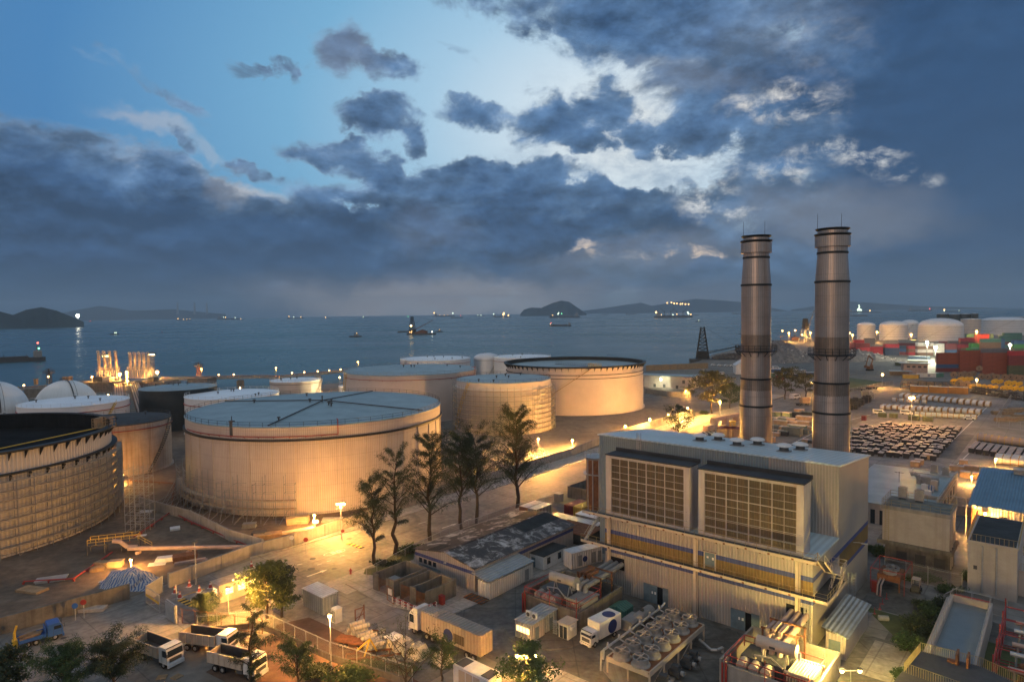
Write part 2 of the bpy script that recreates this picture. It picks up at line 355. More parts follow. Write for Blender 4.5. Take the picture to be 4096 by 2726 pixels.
# ------------------------------------------------------------------ sky: dusk, banks of cumulus
def azel(x, y):
 d = ray('w', x, y); return math.atan2(d.x, d.y), math.asin(d.z)
def build_sky():
 w = bpy.data.worlds.new('World'); SC.world = w; w.use_nodes = True; nt = w.node_tree; L = nt.links.new
 bg = nt.nodes['Background']
 tc = _n(nt, 'ShaderNodeTexCoord'); sx = _n(nt, 'ShaderNodeSeparateXYZ'); L(tc.outputs['Generated'], sx.inputs[0])
 def mth(op, a, b=None, c=None):
  n = _n(nt, 'ShaderNodeMath', op=op)
  for i, q in enumerate((a, b, c)):
   if q is None: continue
   if isinstance(q, (int, float)): n.inputs[i].default_value = q
   else: L(q, n.inputs[i])
  return n.outputs[0]
 az = mth('ARCTAN2', sx.outputs[0], sx.outputs[1]); el = mth('ARCSINE', sx.outputs[2])
 cb = _n(nt, 'ShaderNodeCombineXYZ'); L(az, cb.inputs[0]); L(el, cb.inputs[1]); p0 = cb.outputs[0]
 def noise(v, scale, det=6, rough=.6, sy=1.5, off=0., lac=2.0, dist=0.):
  mp = _n(nt, 'ShaderNodeMapping'); mp.inputs['Scale'].default_value = (scale, scale*sy, scale); mp.inputs['Location'].default_value = (off, off*.7, off*.3); L(v, mp.inputs['Vector'])
  n = _n(nt, 'ShaderNodeTexNoise'); n.inputs['Scale'].default_value = 1; n.inputs['Detail'].default_value = det; n.inputs['Roughness'].default_value = rough; n.inputs['Distortion'].default_value = dist; n.inputs['Lacunarity'].default_value = lac
  L(mp.outputs[0], n.inputs['Vector']); return n
 def vm(op, a, b):
  n = _n(nt, 'ShaderNodeVectorMath', op=op)
  for i, q in enumerate((a, b)):
   if isinstance(q, tuple): n.inputs[i].default_value = q
   elif isinstance(q, (int, float)): n.inputs['Scale'].default_value = q
   else: L(q, n.inputs[i])
  return n.outputs[0]
 def warp(v, sc, amt, off):
  n = noise(v, sc, 5, .6, 1.3, off); return vm('ADD', v, vm('SCALE', vm('SUBTRACT', n.outputs['Color'], (.5, .5, .5)), amt))
 pw = warp(warp(p0, 5., .13, 3.1), 17., .05, 8.7)
 def blob(v, x, y, rx, ry, rot, amp, soft=0.):
  a, e = azel(x, y)
  mp = _n(nt, 'ShaderNodeMapping', vector_type='TEXTURE'); mp.inputs['Location'].default_value = (a, e, 0); mp.inputs['Rotation'].default_value = (0, 0, -R(rot)); mp.inputs['Scale'].default_value = (rx/1507, ry/1507, 1)
  L(v, mp.inputs['Vector']); ln = _n(nt, 'ShaderNodeVectorMath', op='LENGTH'); L(mp.outputs[0], ln.inputs[0])
  mr = _n(nt, 'ShaderNodeMapRange', interpolation_type='SMOOTHSTEP'); mr.inputs['From Min'].default_value = 1.35; mr.inputs['From Max'].default_value = .35; mr.inputs['To Min'].default_value = 0; mr.inputs['To Max'].default_value = amp
  L(ln.outputs['Value'], mr.inputs['Value']); return mr.outputs[0]
 last = [None]             # each blob waits for the one before, so the shader stack stays small
 def chain(v, lst, op='ADD'):
  o = None
  for b in lst:
   vv = v
   if last[0] is not None:
    k = mth('MULTIPLY_ADD', last[0], 1e-7, 1.0); vv = vm('SCALE', v, 1.0); L(k, nt.nodes[-1].inputs['Scale'])
   q = blob(vv, *b); o = q if o is None else mth(op, o, q); last[0] = o
  return o
 solid = chain(pw, SKY_SOLID, 'MAXIMUM'); gaps = chain(pw, SKY_GAPS)
 fb = noise(p0, 9., 8, .62, 1.7, 1.3, dist=.5).outputs['Fac']; fb2 = noise(p0, 3.2, 4, .55, 1.8, 5.).outputs['Fac']
 gq = _n(nt, 'ShaderNodeMapRange'); gq.inputs['From Min'].default_value = .36; gq.inputs['From Max'].default_value = .62; gq.inputs['To Min'].default_value = .25; gq.inputs['To Max'].default_value = 1.05; L(noise(p0, 21., 7, .66, 1.7, 41., dist=.15).outputs['Fac'], gq.inputs['Value']); gm = gq.outputs[0]
 D = mth('ADD', mth('SUBTRACT', solid, mth('MULTIPLY', gaps, gm)), mth('MULTIPLY', mth('SUBTRACT', fb, .5), 1.5))
 D = mth('ADD', D, mth('MULTIPLY', mth('SUBTRACT', fb2, .5), .35))
 # clear sky behind: pale round the last light, deep blue away from it
 a, e = azel(1440, 300)
 mp = _n(nt, 'ShaderNodeMapping', vector_type='TEXTURE'); mp.inputs['Location'].default_value = (a, e, 0); mp.inputs['Scale'].default_value = (1.45, .9, 1); L(p0, mp.inputs['Vector'])
 ln = _n(nt, 'ShaderNodeVectorMath', op='LENGTH'); L(mp.outputs[0], ln.inputs[0])
 cr = _n(nt, 'ShaderNodeValToRGB'); el_ = cr.color_ramp.elements
 stops = [(0, (.72, .74, .73)), (.10, (.58, .69, .77)), (.21, (.34, .53, .69)), (.34, (.165, .38, .585)), (.54, (.062, .205, .43)), (.68, (.06, .18, .38)), (1., (.32, .35, .39))]
 el_[0].position, el_[0].color = stops[0][0], (*stops[0][1], 1); el_[1].position, el_[1].color = 1., (*stops[-1][1], 1)
 for po, c in stops[1:-1]: q = el_.new(po); q.color = (*c, 1)
 L(ln.outputs['Value'], cr.inputs['Fac']); sky = cr.outputs[0]
 def mix(f, A, B):
  n = _n(nt, 'ShaderNodeMix', data_type='RGBA')
  for nm, q in ((0, f), (6, A), (7, B)):
   s = n.inputs[nm]
   if isinstance(q, tuple): s.default_value = (*q, 1)
   elif isinstance(q, (int, float)): s.default_value = q
   else: L(q, s)
  return n.outputs[2]
 warm = chain(pw, SKY_WARM, 'MAXIMUM'); sky = mix(warm, sky, (.86, .66, .48))
 ve = noise(p0, 16., 8, .68, 2.2, 31., dist=.15).outputs['Fac']; vr = _n(nt, 'ShaderNodeMapRange', interpolation_type='SMOOTHSTEP'); vr.inputs['From Min'].default_value = .40; vr.inputs['From Max'].default_value = .72; vr.inputs['To Max'].default_value = .75; L(ve, vr.inputs['Value'])
 near = mth('MULTIPLY', vr.outputs[0], chain(p0, [(1560, 370, 420, 230, 0, 1.), (1850, 330, 300, 160, 0, 1.)], 'MAXIMUM')); sky = mix(near, sky, (.26, .36, .48))
 # cloud colour by depth of cloud
 cc = _n(nt, 'ShaderNodeValToRGB'); ce = cc.color_ramp.elements
 st = [(.20, (.22, .31, .43)), (.40, (.14, .225, .36)), (.60, (.085, .165, .30)), (.95, (.038, .092, .20)), (1.5/1.6, (.026, .070, .165))]
 cmr = _n(nt, 'ShaderNodeMapRange'); cmr.inputs['From Min'].default_value = 0; cmr.inputs['From Max'].default_value = 1.5; L(D, cmr.inputs['Value'])
 ce[0].position = .16; ce[0].color = (*st[0][1], 1); ce[1].position = 1; ce[1].color = (*st[4][1], 1)
 for po, c in ((.30, st[1][1]), (.44, st[2][1]), (.70, st[3][1])): q = ce.new(po); q.color = (*c, 1)
 L(cmr.outputs[0], cc.inputs['Fac']); cloud = cc.outputs[0]
 # billows: light from above catches the upper side of each puff
 sh = noise(p0, 9., 8, .62, 1.8, 11.).outputs['Fac']; p1 = vm('ADD', p0, (.004, -.016, 0)); sh2 = noise(p1, 9., 8, .62, 1.8, 11.).outputs['Fac']
 dif = mth('SUBTRACT', sh2, sh); lum = mth('ADD', 1.0, mth('MULTIPLY', dif, -3.0))
 lum = mth('MULTIPLY', lum, mth('ADD', .50, mth('MULTIPLY', noise(p0, 2.3, 5, .6, 2.4, 21.).outputs['Fac'], .76)))
 lum = mth('MAXIMUM', lum, .58)
 cloud = vm('SCALE', cloud, 1.0); nsc = nt.nodes[-1]; L(lum, nsc.inputs['Scale'])
 dark = chain(pw, SKY_DARK, 'MAXIMUM'); cloud = mix(dark, cloud, (.020, .062, .15))
 mauve = chain(pw, SKY_MAUVE, 'MAXIMUM'); cloud = mix(mauve, cloud, (.215, .225, .26))
 lr = _n(nt, 'ShaderNodeMapRange', interpolation_type='SMOOTHSTEP'); lr.inputs['From Min'].default_value = .40; lr.inputs['From Max'].default_value = .74; L(noise(p0, 24., 7, .66, 1.6, 51., dist=.3).outputs['Fac'], lr.inputs['Value'])
 cloud = mix(mth('MULTIPLY', chain(pw, SKY_LIT, 'MAXIMUM'), lr.outputs[0]), cloud, mix(warm, (.70, .71, .70), (.82, .62, .45)))
 al = _n(nt, 'ShaderNodeMapRange', interpolation_type='SMOOTHSTEP'); al.inputs['From Min'].default_value = .17; al.inputs['From Max'].default_value = .58; L(D, al.inputs['Value'])
 col = mix(al.outputs[0], sky, cloud)
 # low air near the sea
 lo = _n(nt, 'ShaderNodeMapRange', interpolation_type='SMOOTHSTEP'); lo.inputs['From Min'].default_value = .085; lo.inputs['From Max'].default_value = .0; L(el, lo.inputs['Value'])
 glow = chain(pw, SKY_LOW, 'MAXIMUM'); air = mix(glow, (.030, .075, .138), (.38, .345, .335))
 col = mix(mth('MULTIPLY', lo.outputs[0], .85), col, air)
 ns = _n(nt, 'ShaderNodeTexSky', sky_type='NISHITA'); ns.sun_disc = False; ns.sun_elevation = R(SUN_EL); ns.sun_rotation = R(SUN_AZ)
 nv = vm('SCALE', ns.outputs[0], .004)
 col = vm('ADD', col, nv)
 L(col, bg.inputs['Color']); bg.inputs['Strength'].default_value = SKYS
SUN_EL, SUN_AZ, SKYS = 11.0, 212.0, 1.0
# cloud banks: photo x, y, half width, half height, tilt, density
SKY_SOLID = [(60, 560, 360, 190, 0, 1.15), (330, 590, 380, 180, 6, 1.15), (60, 420, 150, 90, 10, .8), (240, 430, 110, 70, 0, .75), (430, 500, 200, 110, 14, .9), (640, 590, 330, 130, 0, 1.1), (620, 520, 140, 60, -10, .75), (900, 560, 300, 140, 0, 1.1), (1200, 560, 330, 130, 0, 1.1), (1450, 540, 260, 110, 0, 1.05), (1150, 440, 330, 60, 0, .9), (1400, 430, 150, 50, 0, .85),
             (800, 350, 130, 48, 12, .85), (890, 400, 120, 52, 24, .85), (860, 262, 110, 44, 4, .75), (960, 330, 30, 40, 20, .45), (1120, 265, 120, 40, 6, .62), (1260, 285, 130, 60, 14, .72), (1390, 260, 100, 70, 0, .75), (1340, 340, 110, 40, 12, .72), (1480, 310, 80, 40, 10, .66), (1220, 205, 70, 24, 15, .42),
             (1330, 20, 330, 60, 8, .72), (1640, 60, 420, 120, 10, .85), (1560, 150, 260, 45, 16, .62), (1900, 140, 420, 150, 0, .95), (1650, 290, 220, 70, -10, .85), (1900, 310, 320, 90, 0, .85), (2250, 300, 330, 460, 0, 1.3), (1750, 480, 420, 150, 0, .72), (2050, 520, 320, 150, 0, .95), (1800, 620, 520, 110, 0, 1.0), (2250, 620, 330, 160, 0, 1.15), (1450, 640, 420, 60, 0, .9), (1000, 660, 500, 50, 0, .7), (300, 680, 500, 60, 0, 1.0),
             (350, 195, 130, 32, 26, .46), (260, 165, 100, 30, 10, .36), (790, 120, 80, 60, 0, .5), (880, 165, 110, 34, 14, .44), (590, 135, 70, 20, 8, .4), (590, 380, 70, 20, 14, .5), (420, 345, 36, 18, 40, .4), (660, 150, 40, 14, 50, .36), (1060, 130, 60, 20, 20, .3), (780, 470, 60, 20, 0, .6)]
SKY_LIT = [(1790, 230, 120, 38, 0, 1.), (1925, 322, 50, 30, 0, 1.1), (2015, 356, 70, 22, 8, 1.), (1815, 385, 80, 36, -20, .95), (1600, 475, 56, 50, 60, 1.05), (1680, 500, 44, 16, 0, .9), (1640, 420, 90, 60, 0, .7), (2100, 400, 60, 22, 15, .7), (1350, 555, 44, 14, 0, .8), (1395, 588, 34, 14, 20, .8), (1600, 594, 130, 13, 2, 1.), (1500, 580, 50, 10, 0, .6), (1880, 90, 110, 60, 0, .15)]
SKY_GAPS = [(1570, 390, 100, 40, 20, .6), (1440, 385, 120, 34, -5, .95), (1690, 340, 70, 26, 0, .4), (1360, 290, 30, 20, 0, .3), (820, 480, 60, 14, 0, .55), (1880, 90, 90, 60, 0, .3), (2090, 400, 60, 20, 20, .45),
   (820, 478, 50, 12, 0, .3)]
SKY_WARM = [(1600, 592, 150, 26, 0, .85), (1370, 570, 80, 40, 0, .8), (1790, 235, 130, 46, 0, .15), (350, 300, 100, 22, 10, .22), (480, 350, 40, 16, 10, .15), (520, 440, 220, 30, 10, .45)]
SKY_DARK = [(2300, 400, 330, 460, 0, .85), (600, 560, 360, 60, 4, .4), (2150, 690, 420, 70, 0, .85), (700, 625, 420, 45, 0, .55), (150, 680, 420, 80, 0, .45), (2330, 60, 200, 200, 0, .3)]
SKY_MAUVE = [(1900, 500, 220, 70, 0, .45), (1480, 590, 260, 50, 0, .38), (540, 430, 60, 50, 0, .5), (1000, 690, 300, 40, 0, .45), (1780, 60, 220, 90, 0, .12), (1560, 170, 160, 40, 10, .3), (800, 130, 110, 70, 0, .3), (1000, 540, 100, 60, 0, .15)]
SKY_LOW = [(1020, 685, 430, 70, 0, 1.), (1480, 700, 300, 40, 0, .35)]
build_sky(); SC.world.cycles.sampling_method = 'NONE'
sd = bpy.data.lights.new('sun', 'SUN'); sd.energy = SUNE if 'SUNE' in globals() else .55; sd.angle = R(9); sd.color = (1, .64, .42)
so = bpy.data.objects.new('sun', sd); COL.objects.link(so)
a_, e_ = R(SUN_AZ), R(SUN_EL)
so.rotation_euler = Vector((-math.sin(a_)*math.cos(e_), -math.cos(a_)*math.cos(e_), -math.sin(e_))).to_track_quat('-Z', 'Y').to_euler()
# ------------------------------------------------------------------ sea, land, hills
SEA = -3.0
m = MB(); m.add([(-17900, -250, SEA), (17900, -250, SEA), (17900, 15900, SEA), (-17900, 15900, SEA)], [(0, 1, 2, 3)]); ground_sheet(m, 'sea', 'sea water')
SHORE = [(-900, 300), (-420, 318), (-330, 330), (-235, 345), (-190, 385), (-152, 425), (-100, 480), (-40, 492), (20, 500), (70, 535), (116, 565), (150, 572), (175, 610), (215, 700), (270, 790), (345, 872), (420, 985), (520, 1080), (760, 1150), (1300, 1050), (3500, 900), (3500, -240), (-900, -240)]
m = MB(); m.prism(SHORE, -9, 0); ground_sheet(m, 'ground', 'works ground')
def sheet(name, mt, pts, z, kind='structure', thick=0):
 m = MB()
 if thick: m.prism([(p[0], p[1]) for p in pts], 0, z)
 else: m.add([(p[0], p[1], z) for p in pts], [tuple(range(len(pts)))])
 return ground_sheet(m, name, mt, kind)
UV0 = Vector((15.68, 111.79, 0))
def W(u, v, z=0): q = UV0+U*u+V*v; return Vector((q.x, q.y, z))
def line(*a): return [P(*q) for q in a]
sheet('yard_paving', 'yard', [W(-6, 34), W(-6, 330), W(330, 420), W(330, -10), W(92, 8), W(36, 34)], .008)
sheet('tank_farm_earth', 'bund earth', [(-420, 20), (-84, 92)]+line(('a', 900, 990), ('b', 0, 700), ('b', 700, 500))+[(-20, 172), (-28, 190), (-60, 235), (-110, 250), (-150, 300), (-420, 300)], .008)
sheet('forecourt', 'dark yard', [(-26, 70), (-12, 112), (0, 120), W(0, -1), W(34, -1), W(36, 34), W(92, 8), (140, 60), (40, 40), (-10, 40)], .012)
sheet('road', 'roadway', [(-150, 60), (-84, 90)]+line(('a', 930, 1010), ('b', 0, 745), ('b', 1000, 460), ('g', 1710, 1260), ('g', 2150, 1110))+[(150, 357), (160, 345), (60, 222)]+line(('b', 1780, 385), ('b', 770, 790), ('b', 640, 850), ('b', 640, 900), ('b', 700, 960), ('b', 980, 1060))+[(-14, 100), (-14, 88), (-33, 97), (-47, 95), (-50, 70), (-80, 40)], .016)
kerb = line(('b', 0, 742), ('b', 1000, 457), ('g', 1710, 1257), ('g', 2150, 1107))+[(150, 360)]
wallb = line(('g', 2150, 1060), ('g', 1510, 1215), ('g', 700, 1490), ('b', 700, 508), ('b', 0, 712))
sheet('far_footway', 'footway', kerb+[(143, 368)]+wallb, .13, thick=1)
sheet('near_footway', 'footway', line(('b', 770, 800), ('b', 650, 850), ('b', 645, 905), ('b', 840, 1010), ('b', 970, 1060), ('b', 1100, 1085), ('b', 1330, 1130), ('b', 1420, 1095), ('b', 1778, 930), ('c', 200, 880), ('c', 520, 780), ('c', 700, 745))+[W(-1, 3), W(-2, 30), (2, 160)]+line(('b', 1700, 440), ('b', 1200, 620)), .14, thick=1)
isl = [P('c', x, y) for x, y in ((20, 1190), (60, 1270), (170, 1330), (330, 1355), (480, 1340), (600, 1290), (820, 1010), (740, 960), (560, 940), (150, 1080), (50, 1130))]
sheet('kerbed_island', 'dark yard', isl, .15, thick=1)
sheet('cooler_plinth', 'concrete', [P('c', x, y) for x, y in ((720, 1400), (695, 1490), (760, 1567), (900, 1640), (1150, 1620), (1330, 1260), (1180, 1200))], .18, thick=1)
sheet('red_ground', 'red soil', line(('b', 180, 1180), ('b', 400, 1130), ('b', 620, 1230), ('b', 760, 1290), ('b', 900, 1420), ('b', 1200, 1600), ('b', 100, 1700), ('b', -300, 1500), ('b', 150, 1240)), .024)
sheet('lower_earth', 'red soil', line(('b', 200, 1330), ('b', 500, 1480), ('b', 900, 1600), ('b', 900, 1800), ('b', -100, 1800), ('a', 1750, 1460)), .028)
sheet('grass_field', 'grass', line(('h', 840, 770), ('h', 1180, 815), ('h', 1060, 845), ('h', 850, 880), ('h', 600, 880), ('h', 600, 760)), .016, 'stuff')
sheet('verge', 'grass', line(('b', 840, 800), ('b', 780, 810), ('b', 770, 840), ('b', 850, 850), ('b', 1110, 740), ('b', 1110, 620)), .2, 'stuff', 1)
sheet('weedy_ground', 'grass', [W(36, 20), W(60, 18), W(60, 8), W(50, 0), W(44, 9)], .02, 'stuff')
sheet('scrapyard_ground', 'dark yard', line(('h', 160, 720), ('h', 160, 520), ('h', 1600, 600), ('h', 1600, 760), ('h', 840, 740)), .02)
for i, (x0, x1, y0, y1, mt) in enumerate(((-2, 6, -40, -30, 'yard'), (8, 14, -34, -26, 'footway'), (40, 46.5, -2, 9, 'footway'), (37, 41, 10, 20, 'yard'), (-22, -12, -34, -28, 'yard'), (24, 31, -30, -22, 'yard'), (-40, -33, -30, -20, 'footway'), (-50, -42, -62, -52, 'footway'), (-20, -14, 26, 40, 'dark yard'), (30, 40, 110, 130, 'footway'), (29, 34, 150, 200, 'dark yard'))): sheet('paving_patch', mt, [W(x0, y0), W(x1, y0), W(x1, y1), W(x0, y1)], .0185+i*.0001)
def hill(label_name, prof, dist, depth=.5, seed=1):
 rnd = random.Random(seed); n = len(prof)-1; xs = []
 for i in range(n):
  for k in range(6):
   t = k/6; xs.append((prof[i][0]+(prof[i+1][0]-prof[i][0])*t, prof[i][1]+(prof[i+1][1]-prof[i][1])*t))
 xs.append(prof[-1])
 vs = []; fs = []; K = 10; base = [at('w', x, y, dist) for x, y in xs]
 wid = (base[-1]-base[0]).length*depth
 for j, b in enumerate(base):
  hz = max(b.z-SEA, 0); dirn = Vector((b.x, b.y, 0)).normalized()
  for i in range(K+1):
   t = -1+2*i/K; z = hz*max(0, 1-abs(t)**1.6)*(1 if i == K//2 else rnd.uniform(.82, 1.04))
   q = Vector((b.x, b.y, 0))+dirn*t*wid*.5*(.25+.75*math.sin(PI*j/(len(base)-1)))
   vs.append((q.x, q.y, SEA+z-.5))
 for j in range(len(base)-1):
  for i in range(K): a = j*(K+1)+i; fs.append((a, a+K+1, a+K+2, a+1))
 m = MB(); m.add(vs, fs, 0, True); return ground_sheet(m, label_name, 'hill')
hill('island_hill', [(1197, 722), (1205, 712), (1222, 707), (1245, 708), (1270, 697), (1292, 691), (1310, 694), (1330, 708), (1345, 718), (1350, 722)], 8200, .5, 3)
hill('far_hills', [(1330, 716), (1400, 707), (1445, 700), (1475, 696), (1500, 703), (1530, 698), (1560, 693), (1600, 687), (1650, 690), (1700, 694), (1760, 705), (1810, 714)], 13500, .3, 4)
hill('left_headland', [(-60, 738), (-30, 716), (0, 716), (30, 724), (60, 712), (95, 706), (130, 714), (165, 728), (193, 740)], 4300, .5, 5)
hill('distant_range', [(130, 722), (190, 710), (230, 703), (265, 708), (300, 714), (345, 713), (400, 711), (440, 715), (480, 719), (520, 722)], 14200, .3, 6)
hill('distant_ridge', [(1820, 712), (1900, 700), (1960, 693), (2030, 698), (2120, 704), (2250, 707), (2420, 712)], 14200, .25, 7)
HAZE = None
if HZ:
 m = MB(); m.box(-18000, 18000, -400, 16000, -10.2, 430, 0)
 m.f = m.f[:-1]+[m.f[-1]]
 ho = m.build('haze', [bpy.data.materials.new('haze air')]); ho['kind'] = 'stuff'
 hm = ho.data.materials[0]; hm.use_nodes = True; nt = hm.node_tree; nt.nodes.clear()
 out = nt.nodes.new('ShaderNodeOutputMaterial'); pv = nt.nodes.new('ShaderNodeVolumePrincipled'); pv.inputs['Color'].default_value = (.55, .78, 1.0, 1); pv.inputs['Density'].default_value = HZ; pv.inputs['Anisotropy'].default_value = 0
 nt.links.new(pv.outputs[0], out.inputs['Volume'])
# ================================================================== the tank farm
def facing(c): return math.atan2(-c[1], -c[0])
def tank(label, c, r, h, wall, roof, rise=.8, rings=(), ringm='grey paint', rail='dark grey', pipe=None, stair=None, vents=5, dome=False, group='storage tanks of the tank farm', band=None, n=96, seed=0):
 rnd = random.Random(seed+int(r*10)); f = facing(c)
 t = thing('storage_tank', label, 'tank', (c[0], c[1], 0), 0, group)
 m = MB(); m.lathe([(r, 0), (r, h)], n); m.lathe([(r+.5, 0), (r+.5, .35), (r, .36)], n); m.build('shell', wall, t)
 m = MB()
 if dome: m.lathe([(r+.15, h-.05), (r+.15, h+.25)]+[(r*math.cos(q*PI/2/8*.98), h+.25+rise*math.sin(q*PI/16)) for q in range(9)], n)
 else: m.lathe([(r+.15, h-.1), (r+.15, h+.12), (r*.5, h+.12+rise*.55), (.01, h+.12+rise)], n)
 m.build('roof', roof, t)
 if rail: m = MB(); m.ringrail((0, 0), r-.1, h+.1, 1.15, max(24, int(2*PI*r/3.2)), .05); m.build('guard_rail', rail, t)
 for z, w, hh in rings: m = MB(); m.lathe([(r, z), (r+w, z), (r+w, z+hh), (r, z+hh)], n); m.build('wind_girder', ringm, t)
 if pipe:
  z, a0, a1, col = pipe; m = MB(); pts = [((r+.55)*math.cos(f+a0+(a1-a0)*i/24), (r+.55)*math.sin(f+a0+(a1-a0)*i/24), z) for i in range(25)]
  m.tube([Vector(p) for p in pts], .13, 6)
  for p in pts[::2]: m.bar(p, (p[0]*r/(r+.55), p[1]*r/(r+.55), z-.5), .1)
  e = Vector(pts[-1]); m.tube([e, e+Vector((0, 0, h-z+1.4)), e+Vector((-e.x, -e.y, 0)).normalized()*1.6+Vector((0, 0, h-z+1.4))], .13, 6)
  m.build('foam_pipe', col, t)
 if vents:
  for i in range(vents):
   a = rnd.uniform(0, 6.28); q = rnd.uniform(.0, .35)*r+ (.55*r if i % 2 else 0); x, y = q*math.cos(a), q*math.sin(a); z = h+rise*(1-q/r)
   m = MB(); m.cyl((x, y, z), (x, y, z+.9), .22, None, 8); m.cyl((x, y, z+.9), (x, y, z+1.15), .55, .4, 8); m.build('roof_vent', 'dark grey', t)
 if stair:
  a0, a1, col = stair; m = MB(); k = 26
  for i in range(k):
   a = f+a0+(a1-a0)*i/k; b = f+a0+(a1-a0)*(i+1)/k; z = h*i/k; z2 = h*(i+1)/k
   for rr in (r+.1, r+1.1): m.bar((rr*math.cos(a), rr*math.sin(a), z), (rr*math.cos(b), rr*math.sin(b), z2), .14)
   m.bar(((r+.1)*math.cos(a), (r+.1)*math.sin(a), z), ((r+1.1)*math.cos(a), (r+1.1)*math.sin(a), z), .22)
   m.bar(((r+1.1)*math.cos(a), (r+1.1)*math.sin(a), z+1), ((r+1.1)*math.cos(b), (r+1.1)*math.sin(b), z2+1), .07)
  m.build('spiral_stair', col, t)
 return t
# the great pale tank in the middle
C1 = (-56.6, 190.2); R1 = 35.1; h1 = 21.2
t = tank('huge cream ribbed tank with wide blue-grey roof beside the lit road', C1, R1, h1, 'tank cream', 'roof blue', 1.3, [(17.9, .55, .45)], 'black steel', 'black steel', (19.1, -1.15, .12, 'red paint'), None, 7, n=128)
m = MB(); f = facing(C1)
for a, b in ((f-.35, f+2.6), (f+.9, f-2.2)):
 m.tube([Vector((R1*.98*math.cos(a), R1*.98*math.sin(a), h1+.45)), Vector((1, 1, h1+1.75)), Vector((R1*.98*math.cos(b), R1*.98*math.sin(b), h1+.45))], .16, 6)
m.cyl((1, 0, h1+1), (1, 0, h1+3.2), .18, None, 6); m.build('roof_pipe', 'dark grey', t)
m = MB()
for q in range(-9, 10):
 a = f+q*.16; m.bar(((R1+.06)*math.cos(a), (R1+.06)*math.sin(a), 0), ((R1+.06)*math.cos(a), (R1+.06)*math.sin(a), 17.8), .16)
m.build('cladding_strap', 'cream paint', t)
m = MB(); a = f-.62; m.M = Matrix.Rotation(a, 4, 'Z')
m.box(R1, R1+.25, -.35, .35, 19, h1+1.2); m.box(R1-.6, R1+.2, -.6, .6, h1+1.2, h1+1.5); m.cyl((R1-.2, 0, h1+1.5), (R1-.2, 0, h1+2.6), .1, None, 6); m.build('gauge_box', 'dark grey', t)
# cream tank behind, lit by its own lamp
C3 = (-49, 315); tank('cream tank with grey-blue roof behind the huge cream tank, lamplit at its left', C3, 31.5, 21, 'tank pale', 'roof blue', 1.1, [(20.2, .3, .3)], 'tank pale', 'grey paint', (19.0, -1.2, 1.2, 'red paint'), (-1.45, -1.15, 'yellow paint'), 6)
tank('white-roofed tank directly behind the left end of the huge cream tank', (-118, 275), 18.4, 15, 'tank white', 'roof white', .9, [(12.2, .35, .25)], 'red paint', 'white paint', None, None, 5)
tank('white-roofed tank in front of the white sphere, between sphere and trestle', (-173, 257.7), 18.6, 15, 'tank white', 'roof white', .9, [(12.5, .35, .25)], 'red paint', 'white paint', None, (.2, .75, 'yellow paint'), 5)
tank('black tank with pale railed roof beside the pipe trestle', (-146.8, 286.8), 15.4, 17, 'tank black', 'roof blue', .8, [(15.8, .2, .3)], 'tank black', 'galv', None, None, 5)
tank('rust-streaked tank with flat dark roof next to the scaffolded black-rimmed tank', (-126, 207.6), 15.0, 15.4, 'tank rusty', 'roof dark', .5, [(13.6, .35, .2)], 'red paint', 'dark grey', None, (.5, 1.2, 'dark grey'), 3)
tank('small round cream tank standing alone at the water in front of the jetty', (-113.7, 342), 12.8, 14, 'tank pale', 'roof white', .7, [(12.6, .25, .2)], 'dark grey', 'cream paint', None, (.4, 1.3, 'cream paint'), 6)
tank('low pale tank beside the lamp at the left edge of the lamplit cream tank', (-86, 352), 7.5, 9.5, 'tank white', 'roof white', .5, (), 'grey paint', 'galv', None, None, 2, n=48)
tank('wide white tank at the shore behind the lamplit cream tank', (-51, 434), 23, 18, 'tank white', 'roof white', .9, [(15.6, .3, .2)], 'red paint', 'galv', None, (-1.5, -.9, 'galv'), 6)
tank('white dome-roofed tank between the wide white shore tank and the black-rimmed tank', (-17.6, 447), 8.8, 16.5, 'tank white', 'tank white', 3.6, [(15.6, .25, .2)], 'grey paint', None, None, (-.3, .9, 'galv'), 3, True, n=64)
tank('white tank half hidden behind the black-rimmed open tank', (6.8, 442), 19.4, 18, 'tank white', 'roof white', .9, [(15.4, .3, .2)], 'red paint', 'galv', None, None, 5)
